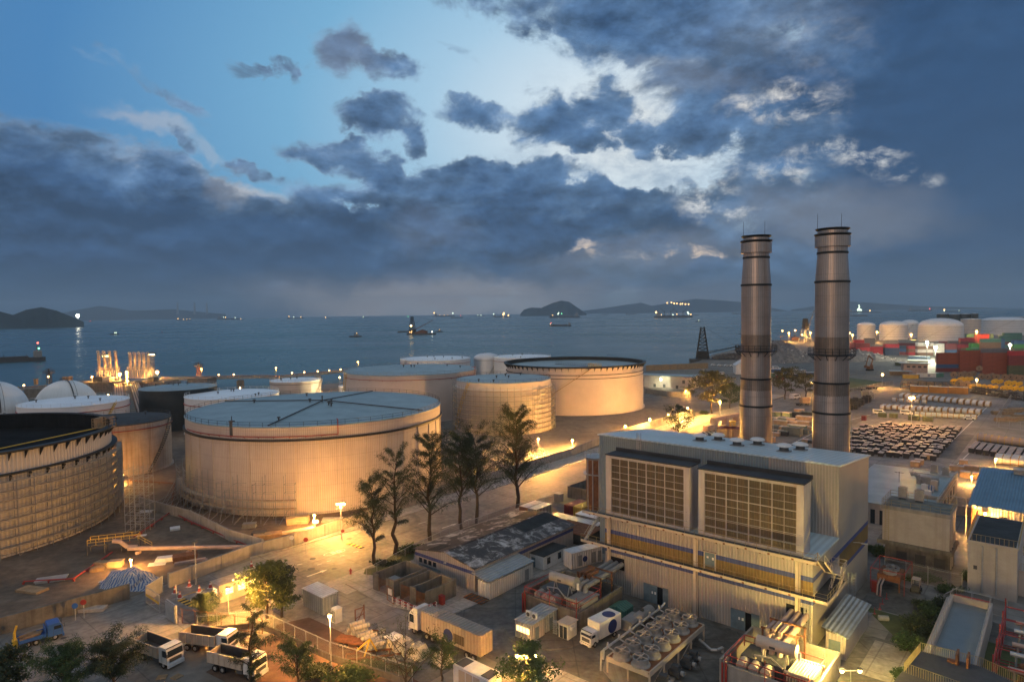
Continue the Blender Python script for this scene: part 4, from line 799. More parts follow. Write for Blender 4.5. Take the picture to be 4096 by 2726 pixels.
def crane_barge(label, k, x0, x1, y, tx, ytop, jx, jy, glow, heap):
 a, b = P(k, x0, y, SEA), P(k, x1, y, SEA); c = a.lerp(b, .5); L = (b-a).length; rz = math.atan2(b.y-a.y, b.x-a.x)
 t = thing('crane_barge', label, 'crane barge', (c.x, c.y, SEA), rz); tw = P(k, tx, y, SEA); hh = top(k, tx, ytop, tw)-SEA; lx = (tw-a).length-L/2
 m = MB(); m.prism([(-L/2, -6), (-L/2+2, -8), (L/2-3, -8), (L/2, -5), (L/2, 5), (L/2-3, 8), (-L/2+2, 8), (-L/2, 6)], -1, 3.4); m.build('hull', 'dark grey', t)
 m = MB(); s, s2 = hh*.17, hh*.045
 for p, q in (((-s, -s*.7), (-s2, -s2)), ((s, -s*.7), (s2, -s2)), ((s, s*.7), (s2, s2)), ((-s, s*.7), (-s2, s2))): m.bar((lx+p[0], p[1], 3), (lx+q[0], q[1], hh), hh*.024)
 for i in range(9):
  u0, u1 = i/9, (i+1)/9; w0, w1 = s+(s2-s)*u0, s+(s2-s)*u1; z0, z1 = 3+(hh-3)*u0, 3+(hh-3)*u1
  for sy in (-.7, .7): m.bar((lx-w0, w0*sy, z0), (lx+w0, w0*sy, z0), hh*.014); m.bar((lx-w0, w0*sy, z0), (lx+w1, w1*sy, z1), hh*.010); m.bar((lx+w0, w0*sy, z0), (lx-w1, w1*sy, z1), hh*.010)
 m.box(lx-s*.8, lx+s*.8, -s*.6, s*.6, 3.4, 3.4+hh*.22); m.build('crane_tower', 'black steel', t)
 je = P(k, jx, y, SEA); jl = (je-a).length-L/2; jz = top(k, jx, jy, je)-SEA; m = MB(); j0 = Vector((lx+s*.6, 0, 3.4+hh*.14)); j1 = Vector((jl, 0, jz))
 for o in (-.9, .9): m.bar(j0+Vector((0, o, 0)), j1+Vector((0, o*.3, 0)), .5); m.bar(j0+Vector((0, o, 1.6)), j1+Vector((0, o*.3, .4)), .4)
 for i in range(14): q = j0.lerp(j1, i/14); m.bar(q, q+Vector((0, 0, 1.6*(1-i/14)+.3)), .2)
 m.build('boom', 'rust' if glow else 'black steel', t); m = MB()
 for o in (-.6, 0, .6): m.cyl((lx+s2, o, hh), j1+Vector((0, o, 0)), .09, None, 4)
 m.build('stay_cable', 'black steel', t)
 if glow:
  m = MB(); n = 7
  for i in range(n): m.box(lx+s+2+i*4.2, lx+s+6+i*4.2, -5, 5, 3.4, 3.4+2.6*(1+i*.55 if i < 5 else 4-i*.3))
  m.build('deckhouse', 'rust', t); m = MB(); m.ball((lx, -s*.75, 3+hh*.42), hh*.045, 10); m.build('work_light', 'bulb', t)
  for q, z in ((-3, 6), (2, 8), (1, 5)): m = MB(); m.ball((lx+q, -s*.9, z), .9, 8); m.build('deck_light', 'ship light', t)
  m = MB(); m.ball((L/2-4, -8, 7), .9, 8); m.build('deck_light', 'bulb white', t)
 if heap:
  rnd = random.Random(3); m = MB()
  for i in range(1400):
   x = rnd.uniform(lx+s+4, L/2-3); e = 1-abs((x-(lx+s+L/2)/2)/((L/2-lx-s)/2+.1))**2; y_ = rnd.uniform(-7, 7); z = 3.4+max(0, e)*6*(1-abs(y_)/9)*rnd.uniform(.6, 1)
   m.cbox((x, y_, z), (rnd.uniform(.4, 2.6), rnd.uniform(.2, 1), rnd.uniform(.05, .5)), 0, rnd.uniform(0, 3), rnd.uniform(-1, 1), rnd.uniform(-1, 1))
  o = m.build('scrap_load', 'scrap', t); o['kind'] = 'stuff'
  m = MB(); m.box(L*.18, L*.36, -6, 6, 7, 14); m.box(L*.2, L*.34, -5, 5, 14, 16); m.build('deckhouse', 'dark grey', t)
 return t
crane_barge('dark crane barge with blazing orange work light far out on the water', 'f', 1415, 1660, 420, 1455, 258, 1640, 292, True, False)
crane_barge('black derrick crane barge heaped with scrap at the quay left of the chimneys', 'g', 1700, 2330, 668, 1815, 352, 2120, 530, False, True)
# ================================================================== turbine hall (grid frame: x along u, y along v)
def LC(k, x, y, z=0): q = P(k, x, y, z)-UV0; return Vector((q.dot(U), q.dot(V), z))
def gthing(name, label, cat, u=0, v=0, group=None, rz=0, z=0): return thing(name, label, cat, W(u, v, z), UA+rz, group)
hall = gthing('turbine_hall', 'large ribbed metal power hall with two glazed louvre houses on its front', 'power hall')
LU, LD, LH, UH, UV = 34.0, 32.3, 12.4, 23.6, 13.0
# lower block walls with stripes, as stacked cladding bands 3 mm apart in plane
m = MB()
def band(m, z0, z1, mi, off=0.0):
 m.add([(0, -off, z0), (LU, -off, z0), (LU, -off, z1), (0, -off, z1)], [(0, 1, 2, 3)], mi)
 m.add([(LU+off, 0, z0), (LU+off, LD, z0), (LU+off, LD, z1), (LU+off, 0, z1)], [(0, 1, 2, 3)], mi)
 m.add([(-off, LD, z0), (-off, 0, z0), (-off, 0, z1), (-off, LD, z1)], [(0, 1, 2, 3)], mi)
for z0, z1, mi in ((0, 6.55, 0), (6.55, 7.2, 1), (7.2, 9.8, 2), (9.8, 10.5, 1), (10.5, LH, 0)): band(m, z0, z1, mi)
m.build('lower_cladding', ['hall wall', 'hall stripe', 'hall ochre'], hall)
m = MB(); m.add([(LU+.03, 0, 7.2), (LU+.03, 13.5, 7.2), (LU+.03, 13.5, 9.8), (LU+.03, 0, 9.8)], [(0, 1, 2, 3)], 0); m.build('plain_panel', 'hall wall', hall)
m = MB(); m.box(-.1, LU+.1, -.15, UV, LH, LH+.25); m.build('lower_roof', 'hall roof', hall)
m = MB()   # upper block, roof falling to the back; the front left three quarters in grey-blue sheet
xl, xr, y0, y1, zf, zb = -9.5, LU, UV, LD, UH, 21.8
xs = 23.3
m.add([(xl, y0, 0), (xs, y0, LH), (xs, y0, zf), (xl, y0, zf), (0, y0, 0), (0, y0, LH)], [(0, 4, 5, 1, 2, 3)], 0)
m.add([(xs, y0, LH), (xr, y0, LH), (xr, y0, zf), (xs, y0, zf)], [(0, 1, 2, 3)], 1)
m.add([(xr, y0, LH), (xr, y1, LH), (xr, y1, zb), (xr, y0, zf)], [(0, 1, 2, 3)], 1)
m.add([(xl, y1, 0), (xl, y0, 0), (xl, y0, zf), (xl, y1, zb)], [(0, 1, 2, 3)], 0)
m.add([(xr, y1, 0), (xl, y1, 0), (xl, y1, zb), (xr, y1, zb)], [(0, 1, 2, 3)], 0)
m.build('upper_cladding', ['hall wall blue', 'hall wall'], hall)
m = MB(); e = .25; m.add([(xl-e, y0-e, zf+.05), (xr+e, y0-e, zf+.05), (xr+e, y1+e, zb+.05), (xl-e, y1+e, zb+.05), (xl-e, y0-e, zf+.3), (xr+e, y0-e, zf+.3), (xr+e, y1+e, zb+.3), (xl-e, y1+e, zb+.3)],
 [(4, 5, 6, 7), (0, 1, 5, 4), (1, 2, 6, 5), (3, 0, 4, 7), (2, 3, 7, 6)], 0); m.build('roof', 'hall roof', hall)
# louvre houses
for (a, b) in ((-.4, 15.0), (16.6, 32.3)):
 y0, y1, z0, z1 = 1.2, 4.5, LH+.25, 23.0
 m = MB(); m.box(a, b, y0+.25, y1, z0, z1, 0); fw = .95
 m.box(a-.05, a+fw, y0-.05, y0+.25, z0, z1, 0); m.box(b-fw, b+.05, y0-.05, y0+.25, z0, z1, 0); m.box(a+fw, b-fw, y0-.05, y0+.25, z1-.45, z1, 0); m.box(a+fw, b-fw, y0-.05, y0+.25, z0, z0+.5, 0)
 lh = m.build('louvre_house', 'louvre frame', hall)
 m = MB(); m.box(a-.15, b+.15, y0-.15, y1+.3, z1, z1+.18); m.box(a-.1, b+.25, y1, y1+.3, z1+.18, z1+.75); m.build('louvre_roof', 'roof dark', lh)
 m = MB(); m.add([(a+fw, y0+.22, z0+.5), (b-fw, y0+.22, z0+.5), (b-fw, y0+.22, z1-.45), (a+fw, y0+.22, z1-.45)], [(0, 1, 2, 3)]); m.build('louvre_panel', 'louvre panel', lh)
 m = MB(); wdt = (b-a-2*fw); n = 8
 for i in range(1, n): x = a+fw+wdt*i/n; w_ = .12 if i % 2 == 0 else .04; m.box(x-w_/2, x+w_/2, y0, y0+.21, z0+.5, z1-.45)
 for i in range(1, 8): z = z0+.5+(z1-z0-.95)*i/8; w_ = .12 if i == 5 else .04; m.box(a+fw, b-fw, y0+.02, y0+.2, z-w_/2, z+w_/2)
 m.build('mullions', 'louvre frame', lh)
 m = MB()
 for i in range(1, 3): z = z0+1.5*i+.2; m.bar((a+fw, y0-.3, z), (b-.2, y0-.3, z), .06)
 m.build('hand_rail', 'galv', lh)
# walkways with fascia, railing, brackets
for z, x0, x1, ww in ((LH+.75, -3.8, 34.6, 1.3), (7.95, -4.2, 36.2, 1.25)):
 m = MB(); m.box(x0, x1, -ww, -.18, z-.12, z, 1); m.box(x0, x1, -ww-.1, -ww, z-.3, z+.12, 0); m.box(x1, x1+.1, -ww-.1, -.18, z-.3, z+.12, 0)
 if z < 9: m.box(LU+.1, x1, -.18, 8.3, z-.12, z, 1); m.box(x1-.02, x1+.1, -.1, 8.3, z-.3, z+.12, 0)
 wk = m.build('walkway', ['cream paint', 'dark grey'], hall)
 m = MB(); m.rail([(x0, -ww, z), (x1, -ww, z)], 1.1, .035, 1.6); m.rail([(x1, -ww, z), (x1, 0 if z > 9 else 8, z)], 1.1, .035, 1.6); m.build('guard_rail', 'rail yellow', wk)
 for i in range(24): m = MB(); x = x0+.8+i*1.65; m.box(x-.16, x+.16, -ww-.115, -ww-.1, z-.28, z-.02) if i % 2 else m.bar((x, -ww, z-.2), (x, -.05, z-.9), .09); m.build('bracket', 'rust', wk)
for x in (.75, 16.6, 31.9):
 m = MB(); m.box(x-.22, x+.22, -.3, -.02, 0, LH); m.cyl((x+.4, -.22, 0), (x+.4, -.22, LH), .1, None, 8); m.build('downpipe_pilaster', 'cream paint', hall)
# outside stair on the right end
m = MB(); stp = MB()
for (a, b, z0, z1, ox) in ((1.0, 5.0, LH+.3, 9.9, LU+.75), (5.6, 11.2, 9.9, 7.35, LU+1.7)):
 if z1 < 9: a, b = 8.2, 3.4
 k = 12
 for s in (-.5, .5):
  m.bar((ox+s, a, z0), (ox+s, b, z1), .2); m.bar((ox+s, a, z0+1), (ox+s, b, z1+1), .06)
  for i in range(0, k+1, 3): y = a+(b-a)*i/k; z = z0+(z1-z0)*i/k; m.bar((ox+s, y, z), (ox+s, y, z+1), .05)
 for i in range(k): y = a+(b-a)*(i+.5)/k; z = z0+(z1-z0)*(i+.5)/k; stp.box(ox-.5, ox+.5, y-.14, y+.14, z, z+.05)
m.box(LU+.1, LU+2.3, 5.0, 8.4, 9.75, 9.9); m.rail([(LU+.2, 8.4, 9.9), (LU+2.3, 8.4, 9.9), (LU+2.3, 5.2, 9.9)], 1.1, .04, 1.2)
st = m.build('outside_stair', 'cream paint', hall); stp.build('treads', 'dark grey', st)
# left stair between the walkways
m = MB(); k = 14
for s in (0, .9):
 m.bar((-3.6, -.2-s, 8), (-.4, -.2-s, LH+.7), .16); m.bar((-3.6, -.2-s, 9), (-.4, -.2-s, LH+1.7), .06)
for i in range(k): x, z = -3.6+3.2*i/k, 8+5.1*i/k; m.box(x, x+.25, -1.1, -.2, z, z+.06)
m.build('access_stair', 'galv', hall)
# doors, flap panels, pipe openings
for (a, b, zt, oa, ob) in ((7.5, 11.9, 2.95, 10.0, 11.0), (22.3, 26.6, 2.95, 24.5, 25.45)):
 m = MB(); m.box(a, oa, -.12, -.02, 0, zt); dd = m.build('door_leaf', 'door blue', hall); m = MB(); m.box(ob, b, -.12, -.02, 0, zt); m.build('door_leaf', 'door blue', hall)
 m = MB(); m.box(oa, ob, -.04, -.015, 0, zt-.1); m.build('dark_opening', 'black inside', hall)
 m = MB(); m.box(oa-1.0, oa-.75, -.14, -.125, 1.5, 1.9); m.box(oa-.5, oa-.2, -.14, -.125, 1.5, 1.9); m.build('notice', 'white paint', dd)
 m = MB(); m.box(a-.05, b+.1, -.07, -.02, zt+.1, 6.5); m.build('flap_panel', 'louvre frame' if False else 'tin wall', hall)
 m = MB()
 for i in range(16): x = a+.1+(b-a-.1)*i/15; m.box(x-.05, x+.05, -.14, -.08, zt+.1, 6.5)
 m.build('flap_ribs', 'tin wall', hall)
m = MB(); m.box(18.2, 19.8, -.1, -.02, 8.4, 10.5); ud = m.build('walkway_door', 'door blue', hall); m = MB(); m.box(18.5, 18.8, -.12, -.105, 9.7, 10.0); m.box(19.35, 19.65, -.12, -.105, 9.55, 9.95); m.build('notice', 'white paint', ud)
m = MB(); m.box(18.05, 18.2, -.2, -.02, 7.4, 10.7); m.box(19.8, 19.95, -.2, -.02, 7.4, 10.7); m.box(17.9, 20.1, -.5, -.02, 10.7, 10.8); m.build('door_frame', 'cream paint', ud)
for a, b in ((.7, 3.8), (30.4, 33.2)): m = MB(); m.box(a, b, -.05, -.012, 3.9, 5.9); m.build('pipe_opening', 'black inside', hall)
# cage ladders
for (x, y, z0, z1) in ((-.4, UV-.45, LH, UH+1.6), (33.4, -.45, .5, 6.8), (LU+.5, 18.5, 0, 5.5), (LU+.5, 20.5, 0, 5.0)):
 m = MB()
 for s in (-.28, .28): m.bar((x+s, y, z0), (x+s, y, z1), .06)
 for i in range(int((z1-z0)/.5)): m.bar((x-.28, y, z0+i*.5), (x+.28, y, z0+i*.5), .04)
 for i in range(int((z1-z0-2)/1.1)):
  z = z0+2.2+i*1.1; pts = [Vector((x+.45*math.cos(q), y-.05-.6*abs(math.sin(q)), z)) for q in (0, .5, 1.1, PI/2, 2.0, 2.6, PI)]; m.tube(pts, .035, 4)
 for q in (0, 1.1, 2.0, PI): m.bar((x+.45*math.cos(q), y-.05-.6*abs(math.sin(q)), z0+2.2), (x+.45*math.cos(q), y-.05-.6*abs(math.sin(q)), z1), .04)
 m.build('cage_ladder', 'galv', hall)
m = MB(); m.tube([(LU, 22, 9.4), (LU+1.0, 22, 9.55), (LU+1.5, 22, 9.5)], .05, 6); m.cbox((LU+1.7, 22, 9.5), (.9, .3, .16)); m.build('wall_lamp', 'galv', hall)
# roof ventilators
def ventilator():
 t = thing('roof_ventilator', 'round white mushroom ventilator on the hall roof', 'roof vent', (0, 0, 0), UA, 'mushroom ventilators on the hall roof')
 m = MB(); m.box(-1.0, 1.0, -1.0, 1.0, 0, .25); m.build('curb', 'grey paint', t); m = MB(); m.cyl((0, 0, .25), (0, 0, 1.0), .78, .72, 20); m.build('throat', 'dark grey', t)
 m = MB(); m.lathe([(1.25, .95), (1.35, 1.1), (1.1, 1.35), (.5, 1.5), (.01, 1.53)], 28); m.lathe([(.01, .95), (1.25, .95)], 28); m.build('cap', 'white paint', t); return reg(t)
ve = ventilator(); vp = [(7.4, 21.7), (9.05, 26.4), (14.7, 21.5), (16.6, 26.5), (23.0, 21.57), (24.17, 26.72)]
vl = ['leftmost front', 'leftmost rear', 'middle front', 'middle rear', 'rightmost front', 'rightmost rear']
for i, (u, v) in enumerate(vp):
 z = UH+.3-(v-UV)*(UH-21.8)/(LD-UV); lab = '%s mushroom ventilator of the three pairs on the hall roof' % vl[i]
 o = ve if i == 0 else dup(ve, (0, 0, 0), UA); o.location = W(u, v, z-.05); o['label'] = lab
# ------------------------------------------------------------------ twin chimneys
def grid_on_ray(k, x, y, v):
 d = ray(k, x, y); o = UV0+V*v; t = o.dot(V)/(d.x*V.x+d.y*V.y); return Vector((d.x*t, d.y*t, 0))
def chimney(label, xs_, rows, k0):
 c = grid_on_ray('s', xs_, 1700, 46.0); D = math.hypot(c.x, c.y); zz = lambda y: top('s', xs_, y, c)
 r = lambda w: w/2/FPX*c.y*1.02*math.cos(PITCH)
 t = thing('chimney', label, 'chimney', (c.x, c.y, 0), 0, 'twin steel chimneys'); yt, y1, y2, y3, y4, yp, y5, y6 = rows
 s = k0; R0, R1_, R2 = r(96*s), r(110*s), r(120.5*s)
 zt, z1, z2, z3, z4, zp, z5, z6 = [zz(q) for q in rows]
 m = MB(); m.lathe([(R2, 0), (R2, z6), (R1_*1.01, z5), (R1_*1.01, z5+.01), (R1_*1.0, z4), (R0, z3), (R0, zt)], 64); m.build('shaft', 'stack steel', t)
 m = MB(); m.lathe([(R0*.9, zt), (R0*.9, zt-4)], 40); m.lathe([(R0, zt), (R0*.9, zt)], 40); m.build('flue_mouth', 'black inside', t)
 m = MB(); m.lathe([(R0+.02, zt-.05), (R0+.4, zt+.25), (R0+.4, zt+.4), (R0-.2, zt+.4)], 48); m.lathe([(R0+.02, z1-.2), (R0+.6, z1), (R0+.6, z1+.25), (R0, z1+.3)], 48); m.build('crown_rim', 'black steel', t)
 m = MB(); m.lathe([(R0+.02, z2-1.5), (R0+.5, z2-1.5), (R0+.5, z2+.6), (R0+.02, z2+.6)], 48); m.build('collar', 'stack steel', t)
 for z, rr in ((z3, R0), (z4, R1_), (z5, R1_*1.02), (z6, R2)): m = MB(); m.lathe([(rr, z-.22), (rr+.14, z-.2), (rr+.14, z+.2), (rr, z+.22)], 48); m.build('joint_ring', 'black steel', t)
 for za, zb_, rr0, rr1 in ((z3-2.6, z3-.25, R0*1.045, R0*1.006), (z5-4.2, z5-.25, R1_*1.055, R1_*1.035), (zp-.2, zp+3.6, R1_*1.012, R1_*1.012)): m = MB(); m.lathe([(rr0, za), (rr1, zb_)], 48); m.build('stain_band', 'stack stain', t)
 m = MB(); w_ = R1_+1.25; m.lathe([(R1_, zp), (w_, zp), (w_, zp+.18), (R1_, zp+.18)], 40); m.ringrail((0, 0), w_-.05, zp+.18, 1.15, 22, .05)
 for i in range(14): a = 2*PI*i/14; m.bar((w_*math.cos(a), w_*math.sin(a), zp), (R1_*math.cos(a), R1_*math.sin(a), zp-1.0), .1)
 m.build('gallery', 'black steel', t)
 for a in (2.6, .5): m = MB(); m.cyl((R0*math.cos(a), R0*math.sin(a), zt), (R0*math.cos(a), R0*math.sin(a), zt+3.6), .05, .03, 5); m.build('lightning_rod', 'dark grey', t)
 m = MB(); a = -.2
 for s_ in (-.25, .25): m.bar((R2*math.cos(a)+.3, R2*math.sin(a)+s_, 2), (R2*math.cos(a)+.3, R2*math.sin(a)+s_, z6), .06)
 m.build('rung_ladder', 'galv', t)
 return t
chimney('left steel chimney of the twin pair behind the hall', 3022.6, (951, 967, 984, 1031, 1140, 1404, 1512, 1619), 1.0)
chimney('right steel chimney of the twin pair behind the hall', 3324, (923, 941, 958, 1012, 1127, 1418, 1528, 1646), 1.12)
# ------------------------------------------------------------------ pipes from hall to transformers are parts of those; lean-to at the right end
t = gthing('lean_to_shed', 'narrow grey-roofed lean-to shed against the right end of the hall', 'shed')
m = MB(); m.box(LU+1.6, LU+4.2, .3, 12.9, 0, 3.3); m.build('wall', 'tin wall', t); m = MB(); m.add([(LU+1.2, -.2, 4.15), (LU+4.6, -.2, 3.4), (LU+4.6, 13.2, 3.4), (LU+1.2, 13.2, 4.15), (LU+1.2, -.2, 4.0), (LU+4.6, -.2, 3.25), (LU+4.6, 13.2, 3.25), (LU+1.2, 13.2, 4.0)], [(0, 1, 2, 3), (4, 5, 1, 0), (5, 6, 2, 1), (7, 4, 0, 3), (6, 7, 3, 2)]); m.build('roof', 'tin', t)
m = MB(); m.box(LU+2.0, LU+3.5, .22, .29, 0, 2.4); m.build('door', 'door blue', t)
# ================================================================== buildings right of the hall
t = gthing('flat_roof_building', 'low flat-roofed building with air handling plant on its grey roof, right of the hall', 'building')
h = 4.67; x0, x1, y0, y1 = 20, 39.0, 66, 106.5
m = MB(); m.box(x0, x1, y0, y1, 0, h-.15); m.build('wall', 'render', t); m = MB(); m.box(x0-.2, x1+.2, y0-.2, y1+.2, h-.15, h); m.build('roof', 'roof blue', t)
m = MB(); m.box(x1-.25, x1+.2, y0, y1, h, h+.9); m.box(34.5, x1-.25, y0+10.5, y0+10.8, h, h+.7); m.build('parapet', 'concrete', t)
for u_ in (27.4, 29.2): m = MB(); m.box(u_, u_+.9, y0-.05, y0-.01, 0, 3.2); m.build('window', 'glass', t)
for i in range(7): m = MB(); m.box(x1+.01, x1+.06, y0+3+i*5, y0+4.6+i*5, 1, 3); m.build('window', 'glass', t)
m = MB(); m.tube([(x1+.35, y0, h-.4), (x1+.35, y1, h-.4)], .12, 6); m.build('gutter', 'grey paint', t)
def plant(label, name, u, v, z, build, mt, group='plant on the flat roof', cat='roof plant', rz=0):
 m = MB(); build(m); return solo(m, name, mt, label, cat, W(u, v, z), UA+rz, group)
def acbox(m): m.box(-.7, .7, -.6, .6, .3, 2.3); m.cyl((0, 0, 2.3), (0, 0, 2.45), .5, None, 14); m.box(-.75, -.65, -.5, .5, 0, .3); m.box(.65, .75, -.5, .5, 0, .3); m.box(-.5, .5, -.63, -.6, .6, 2.0)
for k_, x, y, lb in (('o', 450, 740, 'left tall condenser box standing on the flat grey roof'), ('o', 695, 800, 'right tall condenser box standing on the flat grey roof'), ('o', 455, 1100, 'beige fan-topped unit on the flat grey roof near the parapet')):
 q = LC(k_, x, y, h); plant(lb, 'condenser', q.x, q.y, h, acbox, 'grey paint' if x != 455 else 'cream paint', cat='condenser')
for k_, x, y, lb in (('o', 250, 1095, 'boxy white cooling unit beside the beige fan unit'), ('o', 390, 1130, 'small blue-topped unit on the flat roof'), ('o', 325, 1230, 'pale pot-shaped unit on the flat roof edge')):
 q = LC(k_, x, y, h); plant(lb, 'cooling_unit', q.x, q.y, h, lambda m: (m.box(-.6, .6, -.5, .5, .15, 1.4), m.cyl((0, 0, 1.4), (0, 0, 1.6), .35, .25, 10), m.box(-.55, -.45, -.45, .45, 0, .15), m.box(.45, .55, -.45, .45, 0, .15)), 'white paint' if x != 390 else 'tarp blue', cat='cooling unit')
q = LC('o', 130, 960, h); plant('bent goose-neck ventilation duct on the flat grey roof', 'duct', q.x, q.y, h, lambda m: m.tube([(0, 0, 0), (0, 0, 1.3), (-.3, 0, 2.1), (-1.0, 0, 2.4), (-1.7, 0, 2.2)], .55, 12), 'grey paint', cat='duct')
q = LC('o', 330, 960, h); plant('long low plant box behind the goose-neck duct', 'air_handler', q.x, q.y, h, lambda m: (m.box(-2.2, 2.2, -.7, .7, .1, 1.7), m.box(-.05, .05, -.75, .75, .1, 1.75)), 'grey paint', cat='air handler')
q = LC('o', 560, 720, h); plant('silver cable trays zigzagging over the flat roof', 'cable_tray', q.x, q.y, h, lambda m: (m.box(-6, 4, -.15, .15, .2, .4), m.box(-6, -5.7, -5, -.15, .2, .4), m.box(-6, 4.5, -5.3, -5, .2, .4), m.box(.5, .8, -5, -.15, .2, .4)), 'galv', cat='cable tray')
q = LC('h', 0, 0, 0) if False else None
m = MB(); m.cyl((0, 0, 0), (0, 0, 2.6), .04, None, 5); [m.bar((-.8+i*.3, -.5, 2.4), (-.8+i*.3, .5, 2.4), .03) for i in range(6)]; m.bar((-1, 0, 2.4), (1, 0, 2.4), .04); q = LC('d', 1010, 215, h); solo(m, 'aerial', 'dark grey', 'thin television aerial on the flat grey roof', 'aerial', W(q.x, q.y, h), UA)
# substation block
t = gthing('substation_block', 'pale windowless concrete substation with railed mossy roof above dark ledge', 'substation')
m = MB(); m.box(34.6, 44.9, 43.5, 49.2, 0, 3.8); m.build('base_storey', 'concrete dark', t); m = MB(); m.box(33.6, 45.5, 41.6, 50, 3.8, 4.5); m.build('ledge', 'concrete dark', t)
m = MB(); m.box(34.4, 45.0, 42.0, 49.4, 4.5, 10.4); m.build('wall', 'render', t); m = MB(); m.box(34.2, 45.2, 41.8, 49.6, 10.4, 11.1, 0); m.box(34.5, 44.9, 42.1, 49.3, 11.1, 11.14, 1); m.build('roof', ['concrete', 'moss roof'], t)
m = MB(); m.rail([(34.3, 41.9, 11.1), (45.1, 41.9, 11.1), (45.1, 49.5, 11.1), (34.3, 49.5, 11.1)], 1.1, .04, 1.5, 1, closed=True); m.build('guard_rail', 'rail yellow', t)
m = MB(); [m.bar((x, 41.7, 4.5), (x, 41.7, 12), .06) for x in (34.9, 35.5)]; [m.bar((34.9, 41.7, 4.6+i*.4), (35.5, 41.7, 4.6+i*.4), .04) for i in range(18)]; m.build('ladder', 'rail yellow', t)
for x in (45.12,): m = MB(); [m.cyl((x, 43+i*2, 1), (x, 43+i*2, 10), .1, None, 6) for i in range(2)]; m.build('downpipe', 'render', t)
for i in range(3): m = MB(); m.box(36.5+i*3, 38.2+i*3, 43.42, 43.49, .3, 2.4); m.build('door', 'dark grey', t)
for i, (u, v) in enumerate(((36.6, 48.3), (39.4, 47.8))): plant(('left', 'right')[i]+' square cooling box at the back of the mossy substation roof', 'condenser', u, v, 11.14, acbox, 'grey paint', 'condensers on the mossy roof', 'condenser')
# concrete building right edge
t = gthing('concrete_building', 'tall beige concrete building with dark railed roof at the right edge', 'building')
m = MB(); m.box(48.2, 54.8, 36.5, 53.5, 0, 8.6); m.build('wall', 'render', t); m = MB(); m.box(48.0, 55.0, 36.3, 53.7, 8.6, 8.9, 0); m.box(48.4, 54.6, 36.7, 53.3, 8.9, 8.93, 1); m.build('roof', ['render', 'bitumen'], t)
m = MB(); m.rail([(48.1, 36.4, 8.9), (54.9, 36.4, 8.9), (54.9, 53.6, 8.9), (48.1, 53.6, 8.9)], 1.2, .04, .6, 0, closed=True); m.build('guard_rail', 'rail yellow', t)
for x in (50.2, 52.1): m = MB(); m.tube([(x-.3, 36.4, 8.3), (x, 36.3, 8.3), (x, 36.3, .5)], .11, 8); m.build('downpipe', 'galv', t)
m = MB(); m.box(49, 49.5, 36.35, 36.48, 4.2, 4.8); m.build('wall_fan', 'dark grey', t)
m = MB(); m.box(54.82, 60, 40, 48, 0, 4.2); m.box(54.82, 60, 39.8, 48.2, 4.2, 4.4); m.build('annex', 'render', t); m = MB(); m.rail([(55.1, 40, 4.4), (60, 40, 4.4)], 1.1, .04, .4, 0); m.build('annex_rail', 'rail yellow', t)
# blue-roofed shed
t = gthing('blue_roof_shed', 'corrugated shed with big blue tin roof at the right edge', 'shed')
x0, x1, y0, y1, he, hr = 45.2, 72, 68.5, 108, 6.8, 9.6; ym = 96
m = MB(); m.box(x0+.3, x1, y0+.4, y1-.4, 0, he); m.build('wall', 'tin wall', t)
m = MB(); m.add([(x0-.2, y0, he), (x1, y0, he), (x1, ym, hr), (x0-.2, ym, hr)], [(0, 1, 2, 3)], 0); m.add([(x0-.2, ym, hr), (x1, ym, hr), (x1, y1, he), (x0-.2, y1, he)], [(0, 1, 2, 3)], 1); m.add([(x0+.3, y0, he), (x0+.3, ym, hr-.02), (x0+.3, y1, he)], [(0, 1, 2)], 0); m.build('roof', ['tin blue', 'tin lamplit'], t)
m = MB(); m.box(x0+6, x0+8, ym-3.5, ym-1.5, hr-.3, hr+.6); m.box(x0+5.7, x0+8.3, ym-3.8, ym-1.2, hr+.6, hr+.95); m.build('ridge_vent', 'grey paint', t)
m = MB(); m.tube([(x0-.2, y0-.1, he-.1), (x0-.5, y0-.1, he-.3), (x0-.5, y0-.1, 0)], .1, 8); m.build('downpipe', 'white paint', t); m = MB(); m.box(x0+5, x0+6.4, y0+.32, y0+.38, 4, 5.2); m.build('window', 'leaf dark' if False else 'glass', t)
m = MB(); m.box(x0+.4, x0+3.6, y0+.3, y0+.38, 0, 6); m.build('dark_door', 'rust', t)
# wall and gate between the flat-roofed building and blue shed
m = MB(); m.box(39.4, 45, 84.5, 84.8, 0, 2.2); solo(m, 'yard_wall', 'render', 'short pale wall lit by lamps between flat-roofed building and blue shed', 'wall', UV0, UA)
m = MB(); [m.box(x-.08, x+.08, 83.9, 84.1, 0, 4.4) for x in (39.6, 41.4, 43.2, 45.0)]; m.box(39.6, 45, 83.95, 84.05, 4.2, 4.4); m.box(39.6, 45, 83.95, 84.05, .1, .3); solo(m, 'yard_gate', 'galv', 'open steel gate beside the blue-roofed shed', 'gate', UV0, UA)
